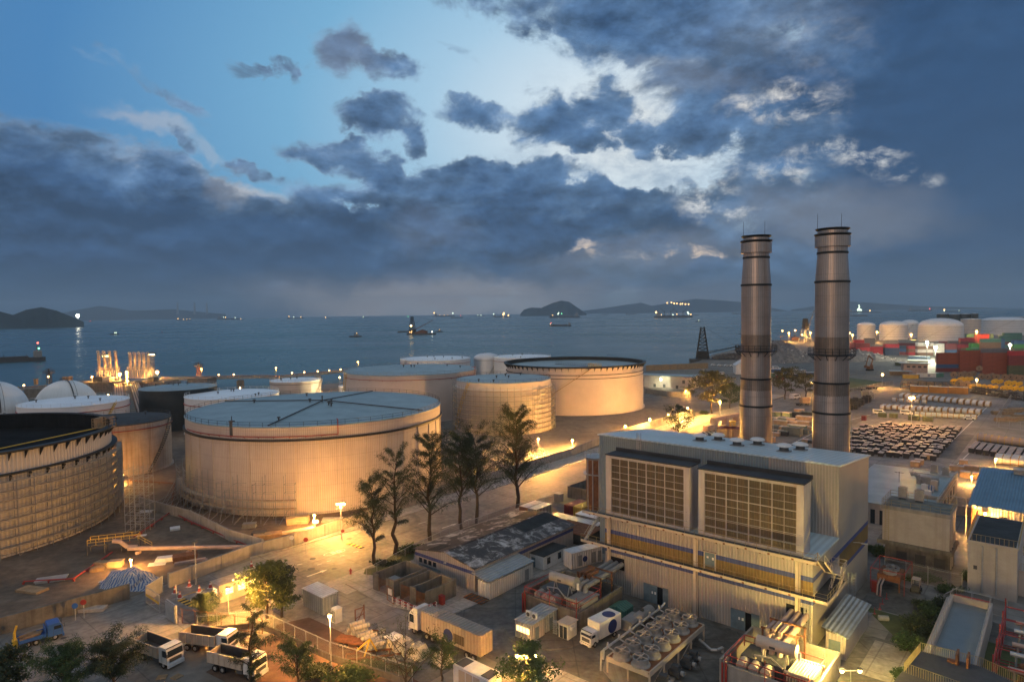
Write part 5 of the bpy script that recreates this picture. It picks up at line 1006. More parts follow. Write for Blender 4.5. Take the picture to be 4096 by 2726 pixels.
# reservoir and the roof at the bottom right corner
t = gthing('water_basin', 'raised concrete water basin holding still pale water beside the hedge', 'basin')
x0, x1, y0, y1, hb = 47.6, 52.2, 1.2, 24.5, 3.4
m = MB(); m.box(x0-.3, x0, y0-.3, y1+.3, 0, hb); m.box(x1, x1+.3, y0-.3, y1+.3, 0, hb); m.box(x0, x1, y1, y1+.3, 0, hb); m.box(x0, x1, y0-.3, y0, 0, hb); m.box(x0-.9, x0-.3, y0-.3, y1+.3, 0, hb-.6); m.build('basin_wall', 'render', t)
m = MB(); m.add([(x0, y0, hb-1.0), (x1, y0, hb-1.0), (x1, y1, hb-1.0), (x0, y1, hb-1.0)], [(0, 1, 2, 3)]); m.build('water_surface', 'still water', t)
m = MB(); m.rail([(x0-.1, y0, hb), (x0-.1, y1+.1, hb), (x1+.1, y1+.1, hb), (x1+.1, y0, hb)], 1.0, .035, 2.2, 0); m.build('guard_rail', 'galv', t); m = MB(); m.tube([(x0+.1, y1+.15, hb+.15), (x1, y1+.15, hb+.15)], .09, 6); m.build('water_pipe', 'red paint', t)
t = gthing('corner_building', 'flat dark roof with picket railing at the bottom right corner', 'building')
pr = [(46.9, .2), (46.2, -6.5), (44.5, -22), (62, -22), (60, -3.2), (55.2, -.4), (53.2, .6)]
m = MB(); m.prism(pr, 0, 4.0); m.build('wall', 'render', t); m = MB(); m.prism([(x+(-.2 if x < 50 else .2), y+(.2 if y > -3 else 0)) for x, y in pr], 4.0, 4.25, 0, 1); m.build('roof', ['render', 'dark grey'], t)
m = MB(); m.rail([(46.9, .2, 4.25), (53.2, .6, 4.25), (55.2, -.4, 4.25), (60, -3.2, 4.25)], 1.15, .03, .22, 0); m.rail([(46.9, .2, 4.25), (46.2, -6.5, 4.25), (54, -7.5, 4.25)], 1.15, .03, .25, 0); m.build('picket_rail', 'rail yellow', t)
m = MB(); [m.box(x-.12, x+.12, -.9, .9, 4.25, 5.6) for x in (50.8, 51.9)]; m.box(49.8, 51, -.6, .2, 4.25, 4.45); m.build('stair_head', 'rust', t)
# ================================================================== vehicles
def ext(m, prof, y0, y1, mi=0):      # extrude a side profile (x, z) across y
 n = len(prof); a = sum(prof[i][0]*prof[(i+1) % n][1]-prof[(i+1) % n][0]*prof[i][1] for i in range(n))
 if a < 0: prof = prof[::-1]
 vs = [(x, y0, z) for x, z in prof]+[(x, y1, z) for x, z in prof]
 m.add(vs, [tuple(range(n)), tuple(range(2*n-1, n-1, -1))]+[(i+n, (i+1) % n+n, (i+1) % n, i) for i in range(n)], mi); return m
def wheel(t, x, y, r=.5, w=.3):
 m = MB(); s = 1 if y > 0 else -1; m.cyl((x, y-w/2*s, r), (x, y+w/2*s, r), r, None, 20, 0); m.cyl((x, y+w/2*s-.02*s, r), (x, y+w/2*s+.03*s, r), r*.55, r*.45, 12, 1); return m.build('wheel', ['rubber', 'grey paint'], t)
def cab(t, x0, x1, w, zt, mt, z0=.75):
 L = x1-x0; m = MB(); ext(m, [(x0, z0), (x1, z0), (x1, z0+.9), (x1-.12, zt-.35), (x1-.35, zt), (x0+.1, zt), (x0, zt-.1)], -w/2, w/2); cb = m.build('cab', mt, t)
 m = MB(); ext(m, [(x1+.012, z0+1.0), (x1+.03, z0+1.02), (x1-.085, zt-.4), (x1-.12, zt-.38)], -w/2+.12, w/2-.12); m.build('windscreen', 'glass', cb)
 for s in (-1, 1):
  m = MB(); y = s*(w/2+.008); pr = [(x0+L*.42, z0+.95), (x1-.12, z0+.95), (x1-.22, zt-.35), (x0+L*.42, zt-.35)]
  m.add([(x, y, z) for x, z in pr], [(0, 1, 2, 3) if s < 0 else (3, 2, 1, 0)]); m.build('side_window', 'glass', cb)
  m = MB(); m.box(x1+.15, x1+.2, s*(w/2+.1)-.1, s*(w/2+.1)+.1, z0+1.1, z0+1.6); m.bar((x1-.1, s*w/2, z0+1.5), (x1+.18, s*(w/2+.1), z0+1.5), .03); m.build('mirror', 'dark grey', cb)
 m = MB(); m.box(x1-.05, x1+.16, -w/2, w/2, .35, z0+.05); bp = m.build('bumper', mt, cb)
 m = MB(); m.box(x1+.0, x1+.02, -w/2+.3, w/2-.3, z0+.25, z0+.75); m.build('grille', 'dark grey', cb)
 m = MB(); [(m.box(x0+L*q, x0+L*q+.03, s*(w/2+.004)-.004, s*(w/2+.004)+.004, z0+.05, zt-.45), m.box(x0+.1, x0+L*.3, s*(w/2-.05)-.1, s*(w/2-.05)+.1, .4, z0+.02)) for q in (.36, .9) for s in (-1, 1)]; m.box(x1-.25, x1-.1, -w/2+.05, w/2-.05, zt-.02, zt+.05); m.build('cab_trim', 'dark grey', cb)
 for s in (-1, 1): m = MB(); m.box(x1+.16, x1+.18, s*(w/2-.35)-.18, s*(w/2-.35)+.18, z0-.28, z0-.1); m.build('headlight', 'white paint', cb)
 return cb
def place(k, p0, p1, z=0, at_=None):   # heading from p0 to p1 at level z
 a, b = P(k, *p0, z), P(k, *p1, z); return math.atan2(b.y-a.y, b.x-a.x)
def dump_truck(label, loc, rz, mt='white paint'):
 t = thing('dump_truck', label, 'truck', loc, rz, 'dump trucks parked in the lower yard')
 m = MB(); m.box(-3.9, 3.6, -.45, .45, .75, 1.05); m.box(.9, 2.0, -1.15, -.6, .6, 1.1); m.box(.9, 2.0, .6, 1.15, .6, 1.1); m.build('chassis', 'dark grey', t)
 cab(t, 2.25, 4.15, 2.4, 2.95, mt)
 m = MB(); w = 1.22; x0, x1 = -4.1, 2.0
 m.box(x0, x1, -w, w, 1.15, 1.3); m.box(x0, x1, -w, -w+.09, 1.3, 2.6); m.box(x0, x1, w-.09, w, 1.3, 2.6); m.box(x1-.1, x1, -w+.09, w-.09, 1.3, 2.75); m.box(x0, x0+.09, -w+.09, w-.09, 1.3, 2.5)
 for i in range(7): x = x0+.1+i*(x1-x0-.3)/6; m.box(x, x+.12, -w-.07, -w, 1.2, 2.6); m.box(x, x+.12, w, w+.07, 1.2, 2.6)
 m.box(x0, x1, -w-.09, -w+.1, 2.6, 2.7); m.box(x0, x1, w-.1, w+.09, 2.6, 2.7); b = m.build('tipper_bed', 'stone pink' if False else 'cream paint', t)
 m = MB(); m.add([(x0+.1, -w+.1, 1.31), (x1-.1, -w+.1, 1.31), (x1-.1, w-.1, 1.31), (x0+.1, w-.1, 1.31)], [(0, 1, 2, 3)]); m.add([(x0+.1, w-.095, 1.3), (x1-.1, w-.095, 1.3), (x1-.1, w-.095, 2.59), (x0+.1, w-.095, 2.59)], [(0, 1, 2, 3)]); m.add([(x1-.1, -w+.095, 1.3), (x0+.1, -w+.095, 1.3), (x0+.1, -w+.095, 2.59), (x1-.1, -w+.095, 2.59)], [(0, 1, 2, 3)]); m.build('bed_lining', 'dark grey', b)
 for x in (3.1, -1.5, -2.8):
  for s in (-1, 1): wheel(t, x, s*1.0)
 return t
rz = place('a', (905, 1290), (1060, 1350), 2.6); c = P('a', 1050, 1430)
dump_truck('white-cabbed dump truck with empty grey bed, nose towards the camera', c+Vector((0, .6, 0)), rz)
rz2 = place('a', (1195, 1250), (1500, 1290), 2.6); dump_truck('dump truck behind the other two, seen from its side by the fence', P('a', 1400, 1365)+Vector((0, .8, 0)), rz2)
rz3 = place('a', (1395, 1380), (1640, 1440), 2.6); dump_truck('dump truck half hidden behind the leaning foreground tree', P('a', 1590, 1520)+Vector((0, .8, 0)), rz3)
# blue crane truck on the road
a, b = P('a', 90, 1345), P('a', 420, 1250); t = thing('crane_truck', 'blue flatbed truck with yellow crane at its tail, loaded with timber', 'truck', a.lerp(b, .5), math.atan2(b.y-a.y, b.x-a.x)); L = (b-a).length; hl = L/2
m = MB(); m.box(-hl, hl-.6, -.45, .45, .6, .85); m.build('chassis', 'dark grey', t); cab(t, hl-1.9, hl, 2.3, 2.5, 'blue paint', .7)
m = MB(); m.box(-hl+.6, hl-2.1, -1.15, 1.15, .85, .98); m.box(-hl+.6, hl-2.1, -1.2, -1.12, .98, 1.35); m.box(-hl+.6, hl-2.1, 1.12, 1.2, .98, 1.35); m.box(hl-2.15, hl-2.05, -1.15, 1.15, .98, 2.1); m.build('flat_bed', 'blue paint', t)
m = MB(); rn = random.Random(2)
for i in range(18): m.cbox((rn.uniform(-hl+1.6, hl-3.2), rn.uniform(-.8, .8), 1.05+rn.uniform(0, .5)), (rn.uniform(.8, 2.6), .22, .15), 0, rn.uniform(-.3, .3))
solo(m, 'timber_load', 'timber', 'loose timber lying on the blue crane truck', 'timber', a.lerp(b, .5), math.atan2(b.y-a.y, b.x-a.x))
m = MB(); m.box(-hl-.1, -hl+.5, -.5, .5, .6, 1.3); m.cyl((-hl+.2, 0, 1.3), (-hl+.2, 0, 2.3), .18, None, 8); m.bar((-hl+.2, 0, 2.3), (-hl+.5, 0, 3.3), .25); m.bar((-hl+.5, 0, 3.2), (-hl+.1, .2, 1.6), .2); m.bar((-hl+.3, -1.3, .3), (-hl+.3, 1.3, .3), .2); m.bar((-hl+.3, -1.2, .0), (-hl+.3, -1.2, .9), .14); m.bar((-hl+.3, 1.2, .0), (-hl+.3, 1.2, .9), .14); m.build('loader_crane', 'yellow paint', t)
for x in (hl-1.0, -hl+1.6, -hl+2.6):
 for s in (-1, 1): wheel(t, x, s*.95, .45)
# articulated lorry with long box, blue disc on its side
t = thing('articulated_lorry', 'white tractor with long beige box trailer bearing a dark blue disc', 'lorry', W(-6.0, -30.8), UA+PI)
m = MB(); m.box(-5.8, 8.4, -.5, .5, .75, 1.05); m.build('chassis', 'dark grey', t); cb = cab(t, 6.5, 8.5, 2.4, 3.3, 'white paint', .8); m = MB(); ext(m, [(6.6, 3.3), (8.2, 3.3), (7.5, 3.95), (6.6, 4.0)], -1.15, 1.15); m.build('roof_fairing', 'white paint', cb)
m = MB(); m.box(-6.4, 5.7, -1.25, 1.25, 1.15, 4.0); bx = m.build('box_body', 'trailer tan', t)
m = MB(); m.box(-6.45, 2.2, -1.27, 1.27, 4.0, 4.05); [m.box(-6.3+i*.8, -6.2+i*.8, -1.27, 1.27, 4.05, 4.1) for i in range(11)]; m.box(2.4, 3.6, -1.0, -.1, 4.0, 4.12); m.box(2.4, 3.6, .1, 1.0, 4.0, 4.12); m.build('roof_sheet', 'trailer tan', bx)
m = MB(); [m.cyl((4.0+i*.5, -.9+j*.45, 4.0), (4.0+i*.5, -.9+j*.45, 4.06), .2, None, 10) for i in range(4) for j in range(5)]; m.build('roof_vents', 'grey paint', bx)
m = MB(); m.cyl((-.1, 1.255, 2.2), (-.1, 1.27, 2.2), .95, None, 28); m.build('blue_disc', 'navy', bx); m = MB(); m.box(-3.3, -1.2, 1.255, 1.27, 1.6, 2.9); m.build('side_grille', 'louvre panel', bx)
m = MB(); m.box(-6.47, -6.41, -1.15, -.05, 1.3, 3.9); m.box(-6.47, -6.41, .05, 1.15, 1.3, 3.9); m.build('rear_door', 'trailer tan', bx)
for x in (7.4, 4.6, 3.4, -3.6, -4.9):
 for s in (-1, 1): wheel(t, x, s*1.0)
# box truck with blue disc
rz = UA-PI/2-.12; q = W(9.1, -15.6); t = thing('box_truck', 'small white box truck with dark blue discs on side and roof', 'truck', q, rz)
m = MB(); m.box(-3.1, 3.0, -.4, .4, .5, .8); m.build('chassis', 'dark grey', t); cab(t, 1.75, 3.35, 2.05, 2.25, 'white paint', .55)
m = MB(); m.box(-3.3, 1.6, -1.15, 1.15, .85, 3.25); bx = m.build('box_body', 'white paint', t)
m = MB(); m.cyl((-1.3, 1.155, 1.9), (-1.3, 1.17, 1.9), 1.0, None, 28); m.build('blue_disc', 'navy', bx); m = MB(); m.cyl((-1.6, .2, 3.252), (-1.6, .2, 3.265), 1.0, None, 28); m.build('blue_disc', 'navy', bx)
for x in (2.5, -1.9):
 for s in (-1, 1): wheel(t, x, s*.9, .42)
# ================================================================== small buildings of the yard
def shed(name, label, cat, u0, u1, v0, v1, h, wall, roof, slope=(0, 0), door=None, wins=(), group=None, over=.15, ridge=None, thick=.1, stripe=None, rz=0):
 t = gthing(name, label, cat, u0, v0, group, rz); w, d = u1-u0, v1-v0; m = MB(); m.box(0, w, 0, d, 0, h)
 if ridge: m.add([(0, 0, h), (w, 0, h), (w*ridge[0], 0, h+ridge[1]-.02)], [(0, 1, 2)], 0); m.add([(0, d, h), (w, d, h), (w*ridge[0], d, h+ridge[1]-.02)], [(2, 1, 0)], 0)
 m.build('wall', wall, t); m = MB(); o = over
 if ridge:
  x, r = w*ridge[0], h+ridge[1]
  for dz in (0,): m.add([(-o, -o, h+.02), (x, -o, r), (x, d+o, r), (-o, d+o, h+.02), (w+o, -o, h+.02), (w+o, d+o, h+.02)], [(1, 0, 3, 2)[::-1], (1, 4, 5, 2)], 0); m.add([(-o, -o, h-.1), (x, -o, r-.12), (w+o, -o, h-.1), (-o, -o, h+.02), (x, -o, r), (w+o, -o, h+.02)], [(0, 1, 4, 3), (1, 2, 5, 4)], 0); m.box(x-.2, x+.2, -o, d+o, r-.02, r+.07)
 else:
  za, zb = h+slope[0], h+slope[1]; m.add([(-o, -o, za), (w+o, -o, za), (w+o, d+o, zb), (-o, d+o, zb), (-o, -o, za+thick), (w+o, -o, za+thick), (w+o, d+o, zb+thick), (-o, d+o, zb+thick)], [(4, 5, 6, 7), (0, 1, 5, 4), (1, 2, 6, 5), (2, 3, 7, 6), (3, 0, 4, 7)], 0)
 m.build('roof', roof, t)
 if door: m = MB(); side, a, b, zt = door; (m.box(a, b, -.05, -.01, 0, zt) if side == 'f' else m.box(w+.01, w+.05, a, b, 0, zt)); dd = m.build('door', 'door blue', t)
 for side, a, b, z0, z1 in wins: m = MB(); (m.box(a, b, -.04, -.01, z0, z1) if side == 'f' else m.box(w+.01, w+.04, a, b, z0, z1)); m.build('window', 'glass' if z1 > 0 else 'glass', t)
 if stripe:
  z0, z1 = stripe; m = MB(); m.add([(0, -.012, z0), (w+.012, -.012, z0), (w+.012, -.012, z1), (0, -.012, z1)], [(0, 1, 2, 3)]); m.add([(w+.012, 0, z0), (w+.012, d, z0), (w+.012, d, z1), (w+.012, 0, z1)], [(0, 1, 2, 3)]); m.build('blue_stripe', 'hall stripe', t)
 return t
t = shed('warehouse', 'long low warehouse with black-and-white stained roof and blue stripe', 'warehouse', -31.5, -16.2, -15.8, 13.3, 4.3, 'tin wall', 'stained tin', ridge=(.53, 1.3), over=.4, stripe=(3.1, 3.7))
for i in range(4): m = MB(); m.box(1.1+i*1.25, 1.9+i*1.25, -.06, -.01, 2.1, 2.9); m.build('window', 'glass', t)
m = MB(); m.box(1.0, 6.8, -.09, -.02, 1.1, 1.8); m.build('blue_hoarding', 'door blue', t)
for x, y in ((8.5, -1.0), (15.6, 1)): m = MB(); m.tube([(x, 0, 3.9), (x+.3, -.7, 4.0)], .05, 5); m.cbox((x+.45, -.95, 4.0), (.5, .25, .15)); m.build('wall_lamp', 'galv', t)
h0, r0 = 4.3, 1.3
def onroof(x): return (h0+r0*x/8.1 if x < 8.1 else h0+r0*(15.3-x)/7.2)+.045
for (x0, x1, y0, y1) in ((.2, 8, 23, 29.4), (8.2, 15.5, 18, 29.4), (-.2, 6.3, -.3, 3.2)):
 m = MB(); m.add([(x0, y0, onroof(x0)), (x1, y0, onroof(x1)), (x1, y1, onroof(x1)), (x0, y1, onroof(x0))], [(0, 1, 2, 3)]); m.build('tar_patch', 'bitumen', t)
t = shed('lean_to_store', 'white container store with sloping canopy along the warehouse side', 'store', -15.1, -12.4, -16.2, -4.6, 2.75, 'box whitec', 'tin', (.35, .35), over=.25);
for i in range(2): m = MB(); m.box(.1+i*1.3, 1.3+i*1.3, -.06, -.01, .2, 2.5); m.build('door', 'box whitec', t)
m = MB(); m.add([(-1.2, -.3, 3.75), (2.6, -.3, 3.15), (2.6, 11.8, 3.15), (-1.2, 11.8, 3.75), (-1.2, -.3, 3.68), (2.6, -.3, 3.08), (2.6, 11.8, 3.08), (-1.2, 11.8, 3.68)], [(0, 1, 2, 3), (4, 5, 1, 0), (5, 6, 2, 1)]); m.build('canopy', 'tin', t)
m = MB(); [m.box(2.71, 2.75, 9.3, 10.3, 0, 2.2)]; m.build('door', 'grey paint', t)
shed('small_workshop', 'small pale workshop with black roof between warehouse and hall', 'workshop', -16.6, -12.9, -.8, 6.2, 2.6, 'white paint', 'bitumen', door=('f', .8, 1.7, 2.0), wins=(('r', 1, 2, .9, 2.1), ('r', 4.4, 5.4, .9, 2.1)))
t = shed('equipment_container', 'white equipment container with blue disc and ribbed roof beside the hall', 'container', -11.6, -9.1, 3.6, 10.9, 2.95, 'box whitec', 'tin white', rz=-.32, over=.05)
m = MB(); m.cyl((2.51, 3.2, 1.4), (2.53, 3.2, 1.4), .55, None, 24); m.build('blue_disc', 'navy', t)
for a in (1.6, 4.8, 6.2): m = MB(); m.box(2.505, 2.53, a, a+.9, .3, 2.3); m.build('door', 'grey paint', t)
shed('tin_shed', 'corrugated tin shed with ribbed roof beside the road junction', 'shed', -35.2, -29.4, -37.1, -34.3, 2.7, 'tin', 'tin white', (.1, .25), over=.1)
m = MB(); m.box(-.5, .5, -.4, .4, .9, 1.6); m.box(-.4, .4, -.45, -.4, 1, 1.5); solo(m, 'air_conditioner', 'grey paint', 'grey air conditioner on the end of the corrugated tin shed', 'air conditioner', W(-35.6, -36.4), UA)
t = gthing('portable_toilet', 'pale portable toilet cubicle beside the glaring yard lamp', 'portable toilet', -26.5, -37.5); m = MB(); m.box(0, 1.2, 0, 1.2, 0, 2.1); m.build('cubicle', 'white paint', t); m = MB(); m.box(-.05, 1.25, -.05, 1.25, 2.1, 2.2); m.add([(-.05, -.05, 2.2), (1.25, -.05, 2.2), (1.25, 1.25, 2.2), (-.05, 1.25, 2.2), (.6, .6, 2.5)], [(0, 1, 4), (1, 2, 4), (2, 3, 4), (3, 0, 4)]); m.build('roof', 'white paint', t); m = MB(); m.box(.15, 1.05, -.04, -.005, .1, 1.9); m.build('door', 'grey paint', t)
t = shed('gatehouse', 'cream gatehouse with lit windows beside the road, behind the bright bush', 'gatehouse', -49.2, -46.6, -45.6, -35.5, 2.9, 'cream paint', 'plank', (.15, .15), over=.3)
for a in (1.0, 3.2, 5.4): m = MB(); m.box(2.605, 2.66, a, a+1.3, 1.2, 2.2); w_ = m.build('window', 'window lit', t); m = MB(); m.box(2.665, 2.69, a+.6, a+.68, 1.2, 2.2); m.box(2.665, 2.69, a, a+1.3, 1.65, 1.72); m.build('glazing_bar', 'white paint', w_)
m = MB(); m.box(.5, 1.7, -.05, -.005, 1.2, 2.2); m.build('window', 'window lit', t); m = MB(); m.box(-.02, 2.62, -.02, .0, .75, .95); m.build('blue_stripe', 'hall stripe', t)
for lab, a, b, win, mt in (('site cabin with lit strip window and two fans on its roof', (-1.0, 2.1), (-23.1, -20.0), 1, 'tin wall'), ('plain ribbed site cabin directly behind the fan-roofed cabin', (-1.1, 1.9), (-19.4, -16.6), 0, 'tin')):
 t = shed('site_cabin', lab, 'cabin', *a, *b, 2.6, mt, 'tin', (.05, .12), over=.12, door=('r', .9, 1.7, 2.0), group='site cabins on the kerbed island')
 if win:
  m = MB(); m.box(.3, 2.7, -.05, -.005, 1.2, 2.0); w_ = m.build('window', 'window lit', t); m = MB(); [m.box(.85+i*.6, .92+i*.6, -.08, -.055, 1.2, 2.0) for i in range(3)]; m.build('glazing_bar', 'tin wall', w_)
  m = MB(); m.box(3.1, 3.5, .3, .5, .05, .1); [m.box(3.1, 3.7, .5+i*.3, .7+i*.3, .1+i*.15, .16+i*.15) for i in range(2)]; m.build('door_step', 'galv', t)
  for x in (.7, 1.8):
   m = MB(); m.box(0, .8, 0, .35, 0, .9); m.cyl((.4, -.01, .45), (.4, -.03, .45), .32, None, 16, 1); solo(m, 'condenser', ['white paint', 'dark grey'], ('left' if x < 1 else 'right')+' white fan condenser on the site cabin roof', 'condenser', W(-1.0+x, -21.4, 2.72), UA, 'fan condensers on the cabin roof')
t = shed('guard_booth', 'tiny cream booth with dark glazed doors beside the box truck', 'booth', 4.1, 5.8, -19.2, -17.0, 2.35, 'white paint', 'cream paint', over=.2); m = MB(); m.box(.2, .8, -.05, -.005, .2, 2.0); m.build('door', 'glass', t); m = MB(); m.box(.9, 1.5, -.05, -.005, .2, 2.0); m.build('door', 'glass', t); m = MB(); m.box(1.71, 2.1, .5, 1.2, 1.5, 2.0); m.build('air_conditioner', 'white paint', t)
m = MB(); [m.bar((x, -.3, 0), (x, -.3, 2.4), .06) for x in (0, .6)]; [m.box(0, .6, -.5, -.1, .3+i*.35, .35+i*.35) for i in range(6)]; [m.bar((x, -.3, 2.4), (x, 1.2, 0), .05) for x in (0, .6)]; solo(m, 'step_ladder', 'galv', 'grey step ladder leaning between site cabin and tiny booth', 'ladder', W(2.9, -18.6), UA)
# roofless concrete bays
t = gthing('transformer_bay', 'stained roofless concrete bays with mesh doors in front of the warehouse', 'concrete bay', -31, -26)
m = MB(); th = .25; hb = 3.0
for (x0, x1, y0, y1) in ((0, th, 0, 7.5), (0, 5.7, 7.25, 7.5), (5.45, 5.7, 0, 7.25), (th, 1.5, 0, th), (3.6, 5.45, 0, th)): m.box(x0, x1, y0, y1, 0, hb)
for (x0, x1, y0, y1) in ((6.7, 6.95, .4, 7.2), (13, 13.25, .4, 7.2), (6.95, 13, 6.95, 7.2), (9.9, 10.1, .65, 6.95), (9.3, 10.8, .4, .65)): m.box(x0, x1, y0, y1, 0, hb)
m.build('wall', 'concrete dark', t)
m = MB(); [m.bar((6.95+i*.19, .5, 0), (6.95+i*.19, .5, 2.7), .05) for i in range(13)]; [m.bar((10.85+i*.19, .5, 0), (10.85+i*.19, .5, 2.7), .05) for i in range(12)]; [m.bar((6.95, .5, z), (13, .5, z), .06) for z in (.2, 1.4, 2.6)]; [m.bar((1.5+i*.3, .1, 0), (1.5+i*.3, .1, 2.6), .05) for i in range(8)]; m.build('mesh_door', 'rust', t)
for i, (x, y) in enumerate(((2.2, 3), (8.4, 3.4), (11.6, 3.4))): m = MB(); m.box(-.7, .7, -.6, .6, .1, 1.7); m.box(-.8, .8, -.7, .7, 1.7, 1.8); m.box(-.9, -.7, -.5, .5, .3, 1.4); m.box(-.6, .6, -.5, .5, 0, .1); solo(m, 'bay_cabinet', 'grey paint', ['grey cabinet inside the left roofless bay', 'grey cabinet inside the middle roofless bay', 'grey cabinet inside the right roofless bay'][i], 'cabinet', W(-31+x, -26+y), UA, 'cabinets in the roofless bays')
m = MB(); m.bar((0, 0, 0), (0, 0, 2.6), .1); m.bar((2.2, -.4, 0), (2.2, -.4, 2.6), .1); m.bar((0, 0, 2.6), (2.2, -.4, 2.6), .08); m.bar((0, 0, 1.3), (2.2, -.4, 1.3), .06); m.bar((0, 0, .2), (2.2, -.4, .2), .08); m.box(.6, 1.5, -.3, -.25, 1.4, 2.4, 1); solo(m, 'open_gate', ['rust', 'white paint'], 'rusty open gate with white notice in front of the roofless bays', 'gate', W(-25.6, -27.2), UA)
def barrier():
 t = thing('road_barrier', '', 'barrier', (0, 0, 0), 0, 'red road barriers by the bays'); m = MB(); m.box(-.6, .6, -.05, .05, .75, 1.0); m.box(-.6, .6, -.05, .05, .3, .45); m.build('rail', 'red paint', t); m = MB(); [m.box(x-.05, x+.05, -.2, .2, 0, 1) for x in (-.5, .5)]; m.build('foot', 'white paint', t); return reg(t)
br = barrier()
for i, (u, v, r) in enumerate(((-23.6, -27.2, 0), (-22.2, -27.2, 0), (-20.8, -27.2, 0), (-19.4, -27.2, .1), (-18.1, -26.8, .6), (-17.3, -25.8, 1.3), (-17.1, -24.5, 1.6))):
 o = br if i == 0 else dup(br, (0, 0, 0)); o.location = W(u, v, .13); o.rotation_euler = (0, 0, UA+r); o['label'] = 'red and white barrier in the row guarding the right roofless bay' if i < 4 else 'red and white barrier standing at the corner of the right roofless bay'
for i, (u, v) in enumerate(((-17.2, -22.6), (-30.2, -17.4))): m = MB(); m.box(-.45, .45, -.3, .3, .15, 1.5); m.box(-.5, .5, -.35, .35, 1.5, 1.58); m.box(-.35, .35, -.33, -.3, .4, 1.3); m.box(-.3, .3, -.2, .2, 0, .15); solo(m, 'fire_cabinet', 'red paint', ['red fire cabinet at the end of the roofless bays', 'red fire box under the slender roadside tree'][i], 'fire cabinet', W(u, v, .1), UA)
m = MB(); m.cyl((0, 0, 0), (0, 0, .8), .15, None, 10); m.cyl((0, 0, .8), (0, 0, 1.05), .2, .05, 10); m.cyl((-.3, 0, .6), (.3, 0, .6), .09, None, 8); m.cyl((0, 0, 0), (0, 0, .08), .25, None, 10); solo(m, 'fire_hydrant', 'red paint', 'red fire hydrant on the rounded kerb corner', 'fire hydrant', P('b', 682, 835, .14))
m = MB(); [m.box(i*.42-2, i*.42-1.75, -1, 1, .1, .25, i % 2) for i in range(10)]; m.box(-2, 2, -1, 1, .02, .1, 0); solo(m, 'ramp_plate', ['maroon' if False else 'rust', 'dark grey'], 'ribbed brown ramp plate in front of the white container store', 'ramp', W(-14.2, -17.6, .1), UA)
